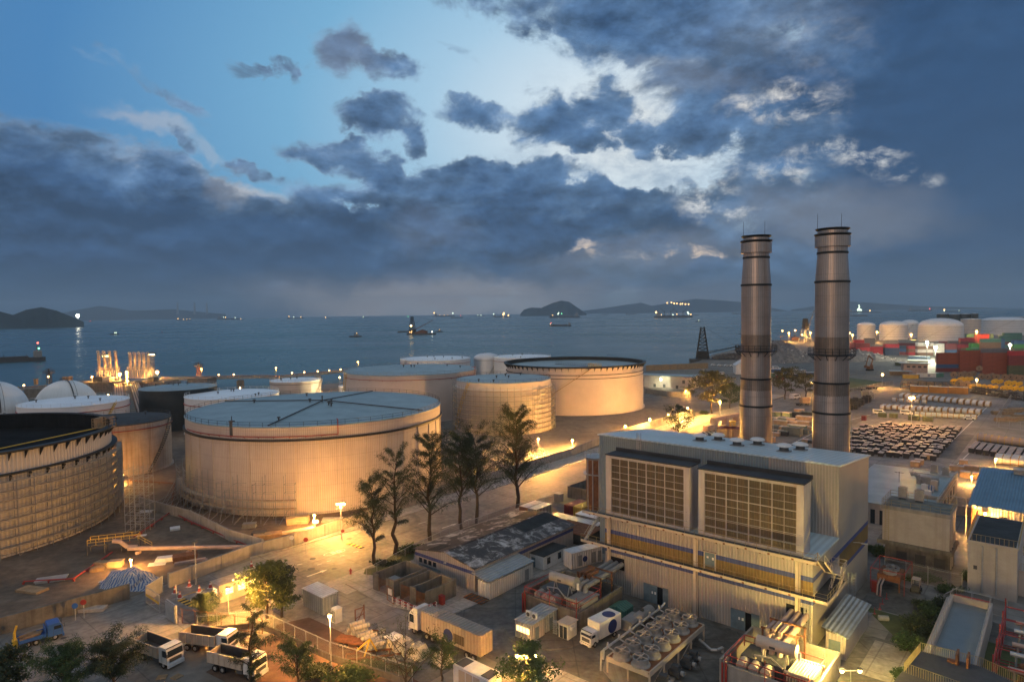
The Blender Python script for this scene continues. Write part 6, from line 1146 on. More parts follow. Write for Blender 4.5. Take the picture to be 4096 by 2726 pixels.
# ================================================================== transformers (two of a kind)
def transformer(label, u0, v0, lit):  # lit chooses paler, pinker colours for lamplight; otherwise shade is put into darker ones
 t = gthing('power_transformer', label, 'transformer', u0, v0, 'power transformers beside the hall')
 m = MB(); x0, x1, y0, y1, hw = -1.2, 10.4, .3, 12.5, 3.1
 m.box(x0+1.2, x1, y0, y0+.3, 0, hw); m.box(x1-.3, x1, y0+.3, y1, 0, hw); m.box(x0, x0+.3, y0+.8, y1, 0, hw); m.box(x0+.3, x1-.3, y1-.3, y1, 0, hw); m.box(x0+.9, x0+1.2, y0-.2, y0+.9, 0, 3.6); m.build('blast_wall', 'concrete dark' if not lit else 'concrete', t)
 m = MB(); m.box(1.2, 6.2, 2.8, 6.0, .4, 3.6); m.box(1.0, 6.4, 2.6, 6.2, 3.6, 3.75); m.build('tank_body', 'dark grey', t)
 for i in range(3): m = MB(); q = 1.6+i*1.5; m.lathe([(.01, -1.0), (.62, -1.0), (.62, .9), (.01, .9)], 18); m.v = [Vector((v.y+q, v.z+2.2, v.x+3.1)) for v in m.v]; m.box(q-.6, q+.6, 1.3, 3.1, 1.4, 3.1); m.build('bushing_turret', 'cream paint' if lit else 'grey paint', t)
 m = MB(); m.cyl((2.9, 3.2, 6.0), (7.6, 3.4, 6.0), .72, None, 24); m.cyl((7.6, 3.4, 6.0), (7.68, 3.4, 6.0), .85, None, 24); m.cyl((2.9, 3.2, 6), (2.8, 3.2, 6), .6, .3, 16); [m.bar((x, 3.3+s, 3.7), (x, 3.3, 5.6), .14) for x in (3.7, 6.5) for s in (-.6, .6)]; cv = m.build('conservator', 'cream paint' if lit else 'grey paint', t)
 m = MB(); m.cyl((8.0, 3.3, 5.0), (8.0, 3.3, 6.0), .2, None, 10); m.build('breather', 'white paint', cv)
 m = MB(); m.box(4.6, 5.3, 2.55, 2.57, 5.75, 6.05); m.build('name_plate', 'dark grey', cv)
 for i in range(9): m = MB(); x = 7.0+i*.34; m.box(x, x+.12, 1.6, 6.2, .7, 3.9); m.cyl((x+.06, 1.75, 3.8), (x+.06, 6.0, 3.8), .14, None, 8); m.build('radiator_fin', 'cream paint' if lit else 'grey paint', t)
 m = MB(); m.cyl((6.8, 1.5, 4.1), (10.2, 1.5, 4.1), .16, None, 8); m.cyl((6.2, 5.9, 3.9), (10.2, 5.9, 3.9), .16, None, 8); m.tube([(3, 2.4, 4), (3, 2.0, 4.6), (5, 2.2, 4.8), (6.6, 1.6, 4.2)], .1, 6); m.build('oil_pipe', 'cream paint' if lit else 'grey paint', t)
 m = MB(); zf = 4.5; fr = [(0, 0, zf), (10, 0, zf), (10, 6.5, zf), (0, 6.5, zf), (0, 0, zf)]; m.tube([Vector(p) for p in fr], .065, 6); m.tube([Vector((x, y, z-.75)) for x, y, z in fr], .04, 6)
 for x, y in ((0, 0), (10, 0), (10, 6.5), (0, 6.5), (5, 0)): m.bar((x, y, 0 if y == 0 or x == 10 else 3), (x, y, zf+(.9 if x else 0)), .08)
 [m.cyl((i*1.6+.8, 0, zf-.75), (i*1.6+.8, .5, zf-.3), .04, None, 5) for i in range(6)]; [m.cyl((x, -.1, .3), (x, -.1, 3.4), .13, None, 8) for x in (-.3, .2)]; m.build('sprinkler_frame', 'red paint', t)
 for i in range(3):
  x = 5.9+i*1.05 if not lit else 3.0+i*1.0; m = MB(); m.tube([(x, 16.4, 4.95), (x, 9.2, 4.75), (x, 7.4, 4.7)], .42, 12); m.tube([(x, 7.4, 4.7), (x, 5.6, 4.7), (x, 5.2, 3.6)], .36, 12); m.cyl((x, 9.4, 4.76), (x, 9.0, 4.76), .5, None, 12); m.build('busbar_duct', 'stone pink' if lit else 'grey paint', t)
 xa = 5.0 if not lit else 2.2
 for y in (8.2, 11.5): m = MB(); m.bar((xa-.6, y, 5.4), (xa+4.2, y, 5.4), .2); m.bar((xa-.4, y, 0), (xa-.4, y, 5.4), .2); m.bar((xa+4.0, y, 0), (xa+4.0, y, 5.4), .2); m.bar((xa-.6, y, 4.2), (xa+4.2, y, 4.2), .16); m.build('gantry', 'rust', t)
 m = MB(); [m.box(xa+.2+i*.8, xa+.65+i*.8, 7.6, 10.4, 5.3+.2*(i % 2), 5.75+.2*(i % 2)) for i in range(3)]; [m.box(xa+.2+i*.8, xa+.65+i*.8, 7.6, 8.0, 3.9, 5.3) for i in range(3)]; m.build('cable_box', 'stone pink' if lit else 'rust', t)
 return t
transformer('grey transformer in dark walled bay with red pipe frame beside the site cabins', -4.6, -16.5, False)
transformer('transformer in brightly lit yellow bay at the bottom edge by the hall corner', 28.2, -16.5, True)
# cooler bank with twelve fans
t = gthing('cooler_bank', 'raised steel cooler bank with two rows of six round fans', 'cooler bank', 14.8, -22.9)
m = MB(); m.box(0, 6.2, 0, 16.3, 2.1, 2.35); m.build('deck', 'rust', t); m = MB()
[m.box(x, x+.2, 0, 16.3, 1.75, 2.42) for x in (-.1, 6.1)]; [m.box(.1, 6.1, y, y+.2, 1.75, 2.42) for y in (-.1, 16.2)]; [m.bar((x, y, 0), (x, y, 1.75), .2) for x in (0, 3.1, 6.2) for y in (0.1, 4, 8.1, 12, 16.2)]; [m.bar((6.2, y, 0), (6.2, y+4, 1.75), .08) for y in (.1, 8.1)]; m.build('steel_frame', 'cream paint', t)
for i in range(6):
 for j in range(2):
  x, y = 1.7+j*2.75, 1.0+i*2.85; m = MB(); m.lathe([(1.26, 2.36), (1.26, 2.5), (1.04, 2.72), (1.0, 3.35), (1.1, 3.42), (.94, 3.42), (.9, 2.5)], 26, (x, y, 0)); fs_ = m.build('fan_shroud', 'concrete', t)
  m = MB(); m.cyl((x, y, 3.0), (x, y, 3.6), .22, None, 10); [m.add([(x+.1*math.cos(a), y+.1*math.sin(a), 3.02), (x+.85*math.cos(a-.22), y+.85*math.sin(a-.22), 2.96), (x+.85*math.cos(a+.22), y+.85*math.sin(a+.22), 3.1)], [(0, 1, 2)]) for a in (.4, 1.97, 3.54, 5.11)]; m.bar((x-1, y, 3.45), (x+1, y, 3.45), .09); m.bar((x, y-1, 3.45), (x, y+1, 3.45), .09); m.build('fan', 'cream paint', fs_)
m = MB(); m.tube([(-.5, -.2, 1.9), (-.5, 0, 3.1), (-.5, 16, 3.1), (-.3, 16.8, 3.6)], .16, 8); m.tube([(-.9, -.2, .2), (-.9, 0, 2.7), (-.9, 16, 2.7)], .12, 8); [m.cyl((-.5, 1.0+i*2.85, 3.1), (-.5, 1.0+i*2.85, 3.7), .2, .12, 8) for i in range(6)]; [m.tube([(-.5, 1.0+i*2.85, 3.1), (.3, 1.0+i*2.85, 2.9), (.6, 1.0+i*2.85, 2.4)], .1, 6) for i in range(6)]; m.build('header_pipe', 'galv', t)
m = MB(); m.tube([(6.3, 14.5, .9), (8.4, 13.6, .5), (9.2, 13.9, .6), (9.6, 14.8, .7), (9.6, 14.8, 0)], .22, 8); solo(m, 'pipe_bend', 'galv', 'pale curved pipe on the ground behind the cooler bank', 'pipe', W(14.8, -22.9), UA)
def motor():
 t = thing('pump_motor', '', 'pump', (0, 0, 0), UA, 'pumps beside the cooler bank'); m = MB(); m.box(-.7, .7, -.5, .5, .3, 1.0); m.box(-.5, .5, -.4, .4, 1.0, 1.5); m.box(-.8, .8, -.6, -.5, .2, .9); m.build('housing', 'dark grey', t); m = MB(); [m.box(x-.08, x+.08, -.45, .45, 0, .3) for x in (-.5, .5)]; m.build('feet', 'rust', t); m = MB(); m.cyl((.75, 0, .7), (1.2, 0, .7), .3, None, 12); m.build('fan_cover', 'grey paint', t); return reg(t)
mo = motor()
for i, (u, v) in enumerate(((22.0, -21.0), (22.2, -18.0), (22.4, -15.0), (22.4, -13.2))):
 o = mo if i == 0 else dup(mo, (0, 0, 0), UA); o.location = W(u, v, .18); o['label'] = ['nearest dark pump beside the cooler bank', 'second dark pump from the near end of the cooler bank', 'third dark pump from the near end of the cooler bank', 'farthest dark pump beside the cooler bank'][i]
m = MB(); m.box(0, 2.7, 0, 2.9, 0, 1.5); ext(m, [(-.05, 1.5), (2.75, 1.5), (1.35, 2.0)], -.05, 2.95); solo(m, 'skip', 'box teal', 'green covered skip behind the box truck', 'skip', W(6.2, -8.8), UA)
m = MB(); m.box(0, 2.2, 0, 3.2, 0, 1.3); ext(m, [(-.05, 1.3), (2.25, 1.3), (1.9, 1.6), (.3, 1.6)], -.05, 3.25); m.box(-.06, 0, .3, 2.8, .3, 1.1); solo(m, 'grey_bin', 'grey paint', 'grey covered bin in front of the green skip', 'bin', W(9.6, -11.2), UA)
t = gthing('horizontal_vessel', 'grey cylindrical vessel lying behind the green skip', 'vessel', 11.4, -8.6); m = MB(); m.cyl((0, 0, 1.1), (0, 3.6, 1.1), .95, None, 20); m.ball((0, 0, 1.1), .95, 16); m.build('drum', 'slate' if False else 'grey paint', t); m = MB(); [m.box(-.7, .7, y, y+.3, 0, .6) for y in (.5, 2.8)]; m.cyl((0, 1, 2), (0, 1, 2.3), .3, None, 10); m.build('saddle', 'dark grey', t)
# covered machines, crates, rolls and scrap in the red ground
m = MB(); rn = random.Random(5)
def tarped(label, k, x, y, w, d, h, mt, seed, rz=0):
 rn = random.Random(seed); m = MB(); q = P(k, x, y); n = 14
 vs = []; fs = []
 for j in range(n+1):
  for i in range(n+1):
   a, b = -1+2*i/n, -1+2*j/n; e = max(abs(a), abs(b)); z = h*min(1, 1.25*(1-(e if h < 2.5 else min(1, math.hypot(a, b)))**(3.5 if h < 2.5 else 2)))*rn.uniform(.9, 1.03)*(1 if h < 2.5 else .8+.28*math.sin(a*5+1)*math.cos(b*4+a*2)) if e < .999 else 0
   s = .72+.28*min(1, max(0, (e-.5)/.5)); vs.append((a*w/2*(1 if e < .6 else s+.0), b*d/2, z))
 for j in range(n):
  for i in range(n): p = j*(n+1)+i; fs.append((p, p+1, p+n+2, p+n+1))
 m.add(vs, fs); return solo(m, 'tarpaulin_heap', mt, label, 'covered heap', q, UA+rz)
tarped('crate draped in pale sheeting left of the pair by the lorry cab', 'b', 1055, 1360, 2.4, 2.4, 1.9, 'tarp pale', 1); tarped('crate draped in ragged pale sheeting nearest the lorry wheels', 'b', 1145, 1395, 2.5, 2.3, 1.9, 'tarp pale', 2); tarped('low sheeted heap under the trailer of the long lorry', 'b', 1300, 1440, 2.6, 2.0, 1.6, 'tarp pale', 8)
t = thing('electrical_crate', 'clean white cabinet crate next to the rolls, left of the sheeted crates', 'crate', P('b', 975, 1335), UA); m = MB(); m.box(-1, 1, -.9, .9, .1, 1.7); m.build('box', 'cream paint', t); m = MB(); m.add([(-1.1, -1, 1.7), (1.1, -1, 1.7), (1.1, 1, 1.7), (-1.1, 1, 1.7), (0, 0, 2.15)], [(0, 1, 4), (1, 2, 4), (2, 3, 4), (3, 0, 4)]); m.box(-1.1, 1.1, -1, 1, 1.64, 1.7); m.build('lid', 'white paint', t)
t = gthing('generator_container', 'white generator container with two dark roof grilles at the bottom edge', 'generator', .8, -37.6); m = MB(); m.box(0, 6.1, 0, 2.5, 0, 2.7); m.build('box', 'white paint', t); m = MB(); m.box(.1, 1.6, .3, 2.2, 2.7, 2.76); m.build('roof_grille', 'dark grey', t); m = MB(); m.box(4.6, 6.0, .3, 2.2, 2.7, 2.76); m.build('roof_grille', 'dark grey', t); m = MB(); [m.box(1+i*1.3, 2.1+i*1.3, -.04, -.005, .3, 2.4) for i in range(3)]; m.build('side_door', 'cream paint', t)
rl = None
def roll():
 t = thing('wrapped_roll', '', 'roll', (0, 0, 0), 0, 'wrapped rolls stacked in the red ground'); m = MB(); m.cyl((-1.2, 0, .38), (1.2, 0, .38), .38, None, 14); m.build('roll', 'tarp pale', t); m = MB(); [m.cyl((x, 0, .38), (x+.08, 0, .38), .4, None, 14) for x in (-.9, 0, .8)]; m.build('band', 'grey paint', t); return reg(t)
rl = roll()
for i in range(14):
 o = rl if i == 0 else dup(rl, (0, 0, 0)); r, c_ = divmod(i, 6); q = P('b', 700+c_*32+r*12, 1245+c_*22, 0)+Vector((0, 0, .05+r*.62)); o.location = q; o.rotation_euler = (0, .0, .65); o['label'] = ['pale wrapped roll lying on the ground in the roll pile', 'pale wrapped roll in the middle layer of the roll pile', 'pale wrapped roll on top of the roll pile'][r]
t = thing('iron_frame', 'rusty iron frame with yellow jib lying on the red ground', 'scrap frame', P('b', 800, 1400), .2)
m = MB(); [m.bar((-3, y, .4), (4.5, y, .4), .22) for y in (-.8, .8)]; [m.bar((x, -.8, .4), (x, .8, .4), .18) for x in (-3, -1, 1, 3, 4.5)]; m.build('base_frame', 'rust', t); m = MB(); m.bar((-.5, -.6, .5), (.3, 0, 2.6), .2); m.bar((1.2, .6, .5), (.3, 0, 2.6), .2); m.bar((.3, 0, 2.6), (-1.6, .2, 1.0), .2); m.build('jib', 'yellow paint', t)
t = thing('flat_trailer', 'rusty flat trailer on wheels beside the pile of rolls', 'trailer', P('b', 690, 1320), -.3); m = MB(); m.box(-2.4, 2.4, -1, 1, .75, .95); m.bar((2.4, 0, .8), (4, 0, .5), .14); m.build('bed', 'rust', t); [wheel(t, x, s*.9, .36) for x in (-1.3, -.5, 1.5) for s in (-1, 1)]
m = MB(); [m.bar((0, 0, 0), (0, 0, 2.8), .14), m.bar((2, .4, 0), (2, .4, 2.8), .14), m.bar((0, 0, 2.8), (2, .4, 2.4), .12), m.bar((0, 0, .2), (2, .4, 2.4), .1), m.bar((0, 0, 1.4), (2, .4, 1.4), .1)]; solo(m, 'rusty_gate', 'rust', 'tall rusty gate leaf standing behind the pile of rolls', 'gate', P('b', 715, 1200), .9)
rn = random.Random(11)
for i in range(16):
 q = P('b', rn.uniform(640, 1000), rn.uniform(1220, 1470)); m = MB()
 if i % 2: m.cbox((0, 0, .2), (rn.uniform(.6, 1.8), rn.uniform(.3, .7), .3), 0, rn.uniform(0, 3), .2); m.cbox((.2, .1, .45), (rn.uniform(.4, 1), .3, .2), 0, rn.uniform(0, 3), -.2, .2)
 else: m.tube([(-.6, 0, .15), (.2, .2, .3), (.9, -.1, .12)], .1, 6); m.tube([(-.4, .5, .12), (.6, .3, .2)], .08, 6)
 solo(m, 'scrap_piece', 'rust' if i % 3 else 'grey paint', 'rusty scrap block lying among the red ground machinery' if i % 2 else 'bent scrap pipe lying among the red ground machinery', 'scrap', q, rn.uniform(0, 3), 'scrap lying on the red ground')
# pallets by the dump trucks
for i, (x, y, r) in enumerate(((1095, 1540, .2), (1200, 1535, 1.1))): m = MB(); [m.box(-.6, .6, -.5+j*.2, -.36+j*.2, .1, .13) for j in range(6)]; [m.box(q-.05, q+.05, -.5, .62, 0, .1) for q in (-.55, 0, .55)]; solo(m, 'pallet', 'timber', ['wooden pallet lying flat at the bottom edge', 'wooden pallet lying askew right of the flat one at the bottom edge'][i], 'pallet', P('a', x, y), r)
# ================================================================== walls, fences, gates
def wall(label, pts, h, th, mt, name='boundary_wall', cap=True, cat='wall'):
 m = MB()
 for a, b in zip(pts, pts[1:]):
  d = Vector((b[0]-a[0], b[1]-a[1], 0)); n = Vector((-d.y, d.x, 0)).normalized()*th/2; a_, b_ = Vector((a[0], a[1], 0)), Vector((b[0], b[1], 0))
  m.prism([(a_-n)[:2], (b_-n)[:2], (b_+n)[:2], (a_+n)[:2]], 0, h)
  k = max(1, int(d.length/6))
  for i in range(k): q = a_.lerp(b_, i/k); e = d.normalized()*.22; n2 = n*1.5; m.prism([(q-e-n2)[:2], (q+e-n2)[:2], (q+e+n2)[:2], (q-e+n2)[:2]], 0, h+.05)
 return solo(m, name, mt, label, cat)
wall('long stained concrete bund wall between road and tanks, left stretch', [(-160, 60)]+line(('a', 0, 1245), ('a', 880, 1003)), 2.6, .4, 'concrete dark')
wall('long stained concrete bund wall between the lit road and the huge cream tank', line(('a', 1150, 925), ('a', 1300, 873), ('b', 0, 722), ('b', 300, 645), ('b', 700, 515), ('b', 1100, 370), ('g', 200, 1640), ('g', 640, 1505), ('g', 900, 1395)), 2.5, .4, 'concrete')
wall('yellow-lit concrete wall along the road behind the hall', line(('g', 900, 1390), ('g', 1500, 1215), ('g', 1720, 1150)), 3.0, .4, 'concrete')
wall('concrete wall dividing the left tank yard from the huge cream tank', line(('a', 950, 380), ('a', 1290, 475), ('a', 1560, 612), ('a', 1778, 680), ('b', 95, 705)), 2.4, .35, 'concrete')
wall('low concrete wall far beyond the open black-rimmed tank', line(('g', 1300, 945), ('g', 1500, 975), ('g', 1720, 985)), 3.0, .4, 'concrete')
m = MB(); [m.box(i*7, i*7+6.8, 0, .2, 0, 4.5) for i in range(8)]; [m.box(i*7-.1, i*7+.1, -.3, 0, 0, 4.6) for i in range(9)]; q = P('g', 1310, 745); q2 = P('g', 1550, 735); solo(m, 'hoarding', 'timber', 'orange-lit board hoarding right of the open black-rimmed tank', 'hoarding', q, math.atan2(q2.y-q.y, q2.x-q.x))
t = thing('sliding_gate', 'grey barred gate cage with yellow band in the bund wall opening', 'gate', P('a', 990, 1033), UA); m = MB()
[m.bar((x, 0, 0), (x, 0, 2.9), .12) for x in (0, 5.6)]; [m.bar((x, 3.6, 0), (x, 3.6, 2.9), .12) for x in (-2.4, 3.2)]; [m.bar((.25+i*.25, 0, .2), (.25+i*.25, 0, 2.8), .04) for i in range(21)]; [m.bar((0, 0, z), (5.6, 0, z), .1) for z in (.15, 1.3, 2.85)]; m.bar((0, 0, 2.85), (-2.4, 3.6, 2.85), .1)
m.M = Matrix.Rotation(.05, 4, 'Z'); m.build('barred_frame', 'galv', t); m = MB(); m.box(.1, 5.5, -.06, -.03, 1.3, 1.7); m.build('yellow_band', 'yellow line', t); m = MB(); m.add([(0, 0, .1), (-2.4, 3.6, .1), (-2.4, 3.6, 2.8), (0, 0, 2.8)], [(0, 1, 2, 3)]); m.build('side_sheet', 'grey paint', t)
for lab, k, x, y, r in (('grey solid gate leaf standing open at the road opening', 'a', 1135, 1130, -.9),): m = MB(); m.box(0, 3.4, -.08, .08, .15, 2.9); [m.box(x_-.08, x_+.08, -.14, .14, 0, 3.0) for x_ in (0, 3.4)]; m.box(0, 3.4, -.12, .12, 2.8, 2.95); m.box(0, 3.4, -.3, -.2, .15, 2.8); solo(m, 'gate_leaf', 'galv', lab, 'gate', P(k, x, y), UA+.0)
def fence(label, pts, h=2.4, step=2.6, post='galv', net='chain link', base=None, arms=True):
 t = thing('mesh_fence', label, 'fence', (0, 0, 0), 0, 'mesh fences'); m = MB(); nt_ = MB()
 for a, b in zip(pts, pts[1:]):
  a, b = Vector((a[0], a[1], 0)), Vector((b[0], b[1], 0)); n = max(1, round((b-a).length/step)); d = (b-a).normalized(); nn = Vector((-d.y, d.x, 0))
  for i in range(n+1):
   q = a.lerp(b, i/n); m.cyl(q, q+Vector((0, 0, h)), .05, None, 6)
   if arms: m.cyl(q+Vector((0, 0, h)), q+Vector((0, 0, h+.4))-nn*.35, .04, None, 5)
  for z in (h, .1): m.cyl(a+Vector((0, 0, z)), b+Vector((0, 0, z)), .035, None, 5)
  if arms: [m.cyl(a+Vector((0, 0, h+.2*j))-nn*.17*j, b+Vector((0, 0, h+.2*j))-nn*.17*j, .012, None, 4) for j in (1, 2)]
  nt_.add([a+Vector((0, 0, .1)), b+Vector((0, 0, .1)), b+Vector((0, 0, h)), a+Vector((0, 0, h))], [(0, 1, 2, 3)])
 m.build('posts_and_rails', post, t); nt_.build('mesh', net, t)
 if base:
  m = MB()
  for a, b in zip(pts, pts[1:]): block(Vector((a[0], a[1], 0)), Vector((b[0], b[1], 0)), .3, 0, base, m)
  m.build('kerb_wall', 'concrete dark', t)
 return t
fence('chain link fence on concrete curb across the bottom between trees and lorry', [P('a', 1340, 1240)]+line(('b', 40, 1200), ('b', 160, 1240), ('b', 540, 1420), ('b', 920, 1540), ('b', 1100, 1600)), 2.6, 2.6, base=.9)
fence('rusty corrugated fence line behind the dump trucks', line(('a', 1235, 1170), ('a', 1500, 1205), ('a', 1778, 1240)), 2.2, 2.6, 'rust', 'debris net')
fence('wire fence along the near road edge behind the slender trees', line(('b', 790, 860), ('b', 1110, 690), ('b', 1350, 575), ('b', 1780, 420), ('c', 360, 350)), 1.7, 3, arms=False)
fence('tall mesh fence in front of the mossy-roofed substation', [W(36, 36), W(46, 35.5), W(47.5, 36)], 3, 3.2)
fence('mesh fence between hedge and water basin', [W(46.2, 26), W(47.4, 30), W(54, 29)], 2.6, 2.4)
fence('mesh fence beside the wet lane at the right edge', line(('h', 2120, 1165), ('h', 2245, 970)), 3.2, 4, arms=False)
fence('mesh fence round the timber compound at the right edge', line(('h', 2140, 1200), ('h', 2420, 1230)), 3.0, 4, arms=False)
fence('lamplit fence along the grass field', line(('h', 850, 905), ('h', 1060, 865), ('h', 1230, 835)), 2.6, 5, arms=False)
fence('long rusty fence in front of the scrap yard', line(('h', 840, 750), ('h', 1000, 765), ('h', 1280, 775)), 4.0, 6, 'timber', 'debris net', arms=False)
# tank yard clutter
m = MB(); m.cyl((0, 0, .9), (23.2, 0, .9), .55, None, 14); q, q2 = P('a', 870, 700), P('a', 1690, 688); L_ = (q2-q).length; m = MB(); m.cyl((0, 0, 1.1), (L_, 0, 1.1), .42, None, 14); [m.box(x-.3, x+.3, -.6, .6, 0, .6) for x in (2, L_*.5, L_-3)]
solo(m, 'pipeline', 'stone pink', 'thick pale pipeline crossing the earth of the left tank yard', 'pipeline', q, math.atan2(q2.y-q.y, q2.x-q.x))
t = thing('valve_platform', 'yellow railed valve platform at the foot of the left scaffolded tank', 'valve platform', P('a', 720, 690), .35); m = MB(); m.box(-3, 6, -1.2, 1.2, 2.0, 2.15); [m.bar((x, y, 0), (x, y, 2), .15) for x in (-3, 0, 3, 6) for y in (-1.2, 1.2)]; m.build('deck', 'dark grey', t); m = MB(); m.rail([(-3, -1.2, 2.15), (6, -1.2, 2.15), (6, 1.2, 2.15), (-3, 1.2, 2.15)], 1.1, .05, 1.4); m.rail([(6, -1.2, 2.1), (8.5, -1.2, .2)], 1.1, .05, 1.4); m.build('guard_rail', 'yellow paint', t); m = MB(); m.tube([(1.5, -1.3, 2.6), (2.8, -1.6, 2.4), (4.2, -2, 1.2), (6, -2.2, 1.1)], .42, 10); m.build('elbow_pipe', 'stone pink', t)
def fpipe(label, pts, r=.15, mt='red paint', z=.5):
 m = MB(); pp = [Vector((p[0], p[1], z)) for p in pts]; m.tube(pp, r, 8)
 for a, b in zip(pp, pp[1:]):
  for i in range(int((b-a).length/6)+1): q = a.lerp(b, i/(int((b-a).length/6)+1)); m.box(q.x-.15, q.x+.15, q.y-.15, q.y+.15, 0, z-r)
 return solo(m, 'fire_main', mt, label, 'pipe', (0, 0, 0), 0, 'red fire mains in the tank yard')
fpipe('bright red fire main running diagonally under the left tank yard lamp', line(('a', 160, 905), ('a', 500, 885), ('a', 760, 705))); fpipe('dark red fire main along the dividing wall of the tank yard', line(('a', 880, 620), ('a', 1160, 428), ('a', 1300, 500), ('a', 1690, 665)))
fpipe('dark red fire main beside the rusty tank', line(('a', 880, 215), ('a', 1180, 235), ('a', 1160, 428)), .2, 'rust')
tarped('big mound under blue-and-white striped tarpaulin below the yard lamp', 'a', 885, 895, 12, 7.5, 2.9, 'tarp blue', 4, .3)
rn = random.Random(21)
def stack(label, name, k, x, y, w, d, h, mt, cat, rz=0, group=None):
 m = MB(); n = max(2, int(h/.22))
 for i in range(n): m.cbox((rn.uniform(-.06, .06), rn.uniform(-.06, .06), h*(i+.5)/n), (w*rn.uniform(.9, 1), d*rn.uniform(.9, 1), h/n*.8), 0, rn.uniform(-.04, .04))
 return solo(m, name, mt, label, cat, P(k, x, y), rz, group)
for i, (k, x, y, w, d, h, mt, lab) in enumerate((('a', 700, 785, 2.8, 1.6, 1.0, 'timber', 'low timber stack left of the one nearest the tank yard lamp'), ('a', 785, 785, 2.6, 1.6, 1.2, 'ply', 'timber stack nearest the tank yard lamp'), ('a', 1145, 745, 5, 2, .8, 'white paint', 'stack of white boards below the thick pale pipeline'), ('a', 1255, 740, 4.5, 2.4, 1.1, 'rust', 'brown bundle stack below the thick pale pipeline'), ('a', 1290, 760, 6, 1, .5, 'stone pink', 'long low plank stack beside the brown bundles'), ('a', 1065, 770, 3.4, 2, .12, 'white paint', 'white sheet lying flat on the earth below the pipeline'), ('a', 1185, 535, 2.2, 2, .5, 'white paint', 'white crate lying alone in the middle of the tank yard'), ('a', 955, 577, 2.2, 1.2, .12, 'white paint', 'white panel lying beside the diagonal red fire main'), ('a', 660, 815, 2.4, 1.4, .8, 'timber', 'dark timber stack left of the striped tarpaulin mound'),
  ('b', 290, 495, 3, 2.2, 1.5, 'ply', 'left plywood stack at the foot of the huge cream tank'), ('b', 355, 490, 3, 2.2, 1.7, 'ply', 'right plywood stack at the foot of the huge cream tank'), ('b', 120, 595, 6, 2.4, 1.1, 'timber', 'stack of logs behind the bund wall'), ('b', 300, 555, 9, 1.6, .5, 'plank', 'long plank stack lit beside the small wall lamp'), ('b', 560, 480, 5, 1.6, .8, 'galv', 'steel tube stack behind the tall roadside lamp'), ('a', 1690, 520, 3, 2, 1.0, 'scaffold', 'scaffold tube stack at the end of the dividing wall'), ('a', 990, 415, 3, 2, .2, 'white paint', 'white sheets on the ground near the scaffold stair tower'), ('a', 350, 880, 5, 2.2, .5, 'galv', 'grey sheet stack at the foot of the left scaffolding'), ('a', 220, 950, 5, 2.4, .4, 'timber', 'plank stack on earth left of the red fire main'), ('b', 60, 585, 3, 2, 1.2, 'dark grey', 'dark bundled goods behind the bund wall corner'), ('a', 630, 1085, 4.2, 1.6, .6, 'tarp pale', 'white rubbish sacks heaped against the bund wall'))):
 stack(lab, 'material_stack', k, x, y, w, d, h, mt, 'stack', rn.uniform(-.3, .5), 'stacks of building material')
# road signs, cones, humps, markings
def sign(label, k, x, y, y1, face, shape='disc', w=.45):
 g = P(k, x, y); h = top(k, x, y1, g); t = thing('road_sign', label, 'road sign', g, math.atan2(-g.x, g.y) if False else .3, 'round road signs'); m = MB(); m.cyl((0, 0, 0), (0, 0, h), .06, None, 6)
 t_ = m.build('post', 'galv', t); m = MB(); (m.cyl((0, -.08, h), (0, -.05, h), w, None, 20) if shape == 'disc' else m.box(-w, w, -.09, -.06, h-.4, h+.4)); m.cyl((0, -.1, h), (0, -.08, h), w*.72, None, 20) if shape == 'disc' else None; m.build('sign_face', face, t); return t
sign('round red-edged sign left of the two on the lit footway', 'b', 285, 665, 590, 'white paint'); sign('round dark-faced sign on a leaning pole over the lit footway', 'b', 380, 700, 603, 'red paint'); sign('small red round sign under the tall roadside lamp', 'b', 630, 625, 545, 'red paint', w=.35)
sign('blue round sign by the bund wall near the blue truck', 'a', 512, 1150, 1050, 'blue paint'); sign('red and white round sign beside the blue one near the blue truck', 'a', 570, 1135, 1025, 'red paint')
sign('small white plate sign under the small wall lamp', 'b', 445, 522, 482, 'white paint', 'plate', .6)
def cone():
 t = thing('traffic_cone', '', 'traffic cone', (0, 0, 0), 0, 'traffic cones at the gate'); m = MB(); m.cyl((0, 0, .05), (0, 0, .8), .22, .05, 12); m.build('cone_body', 'red paint', t); m = MB(); m.cyl((0, 0, .4), (0, 0, .6), .14, .1, 12); m.box(-.28, .28, -.28, .28, 0, .05); m.build('base_and_band', 'white paint', t); return reg(t)
cn = cone()
for i, (k, x, y) in enumerate((('a', 1185, 965), ('a', 1218, 997), ('a', 1350, 955), ('a', 1425, 930), ('a', 1282, 920), ('a', 1045, 1035), ('b', 10, 790))):
 o = cn if i == 0 else dup(cn, (0, 0, 0)); o.location = P(k, x, y, .02); o.scale = (1.5,)*3; o['label'] = ['traffic cone nearest the barred gate cage', 'traffic cone at the left corner of the striped hump', 'traffic cone by the yellow hatching before the gatehouse', 'traffic cone at the gatehouse wall', 'traffic cone on the footway under the plain lamp post', 'traffic cone at the foot of the barred gate cage', 'traffic cone at the kerb left of the lit footway'][i]
def hump(label, k, a, b, w=1.2):
 p, q = P(k, *a), P(k, *b); L = (q-p).length; n = max(4, int(L/.55)); m = MB(); [m.box(i*L/n, (i+1)*L/n, -w/2, w/2, .0, .07, i % 2) for i in range(n)]; return solo(m, 'speed_hump', ['yellow line', 'rubber'], label, 'speed hump', (p.x, p.y, .02), math.atan2(q.y-p.y, q.x-p.x), 'striped speed humps')
hump('black and yellow striped hump in front of the gatehouse', 'a', (1225, 1010), (1310, 1052)); hump('yellow striped hump across the lit road under the tall lamp', 'b', (662, 630), (765, 662), .9)
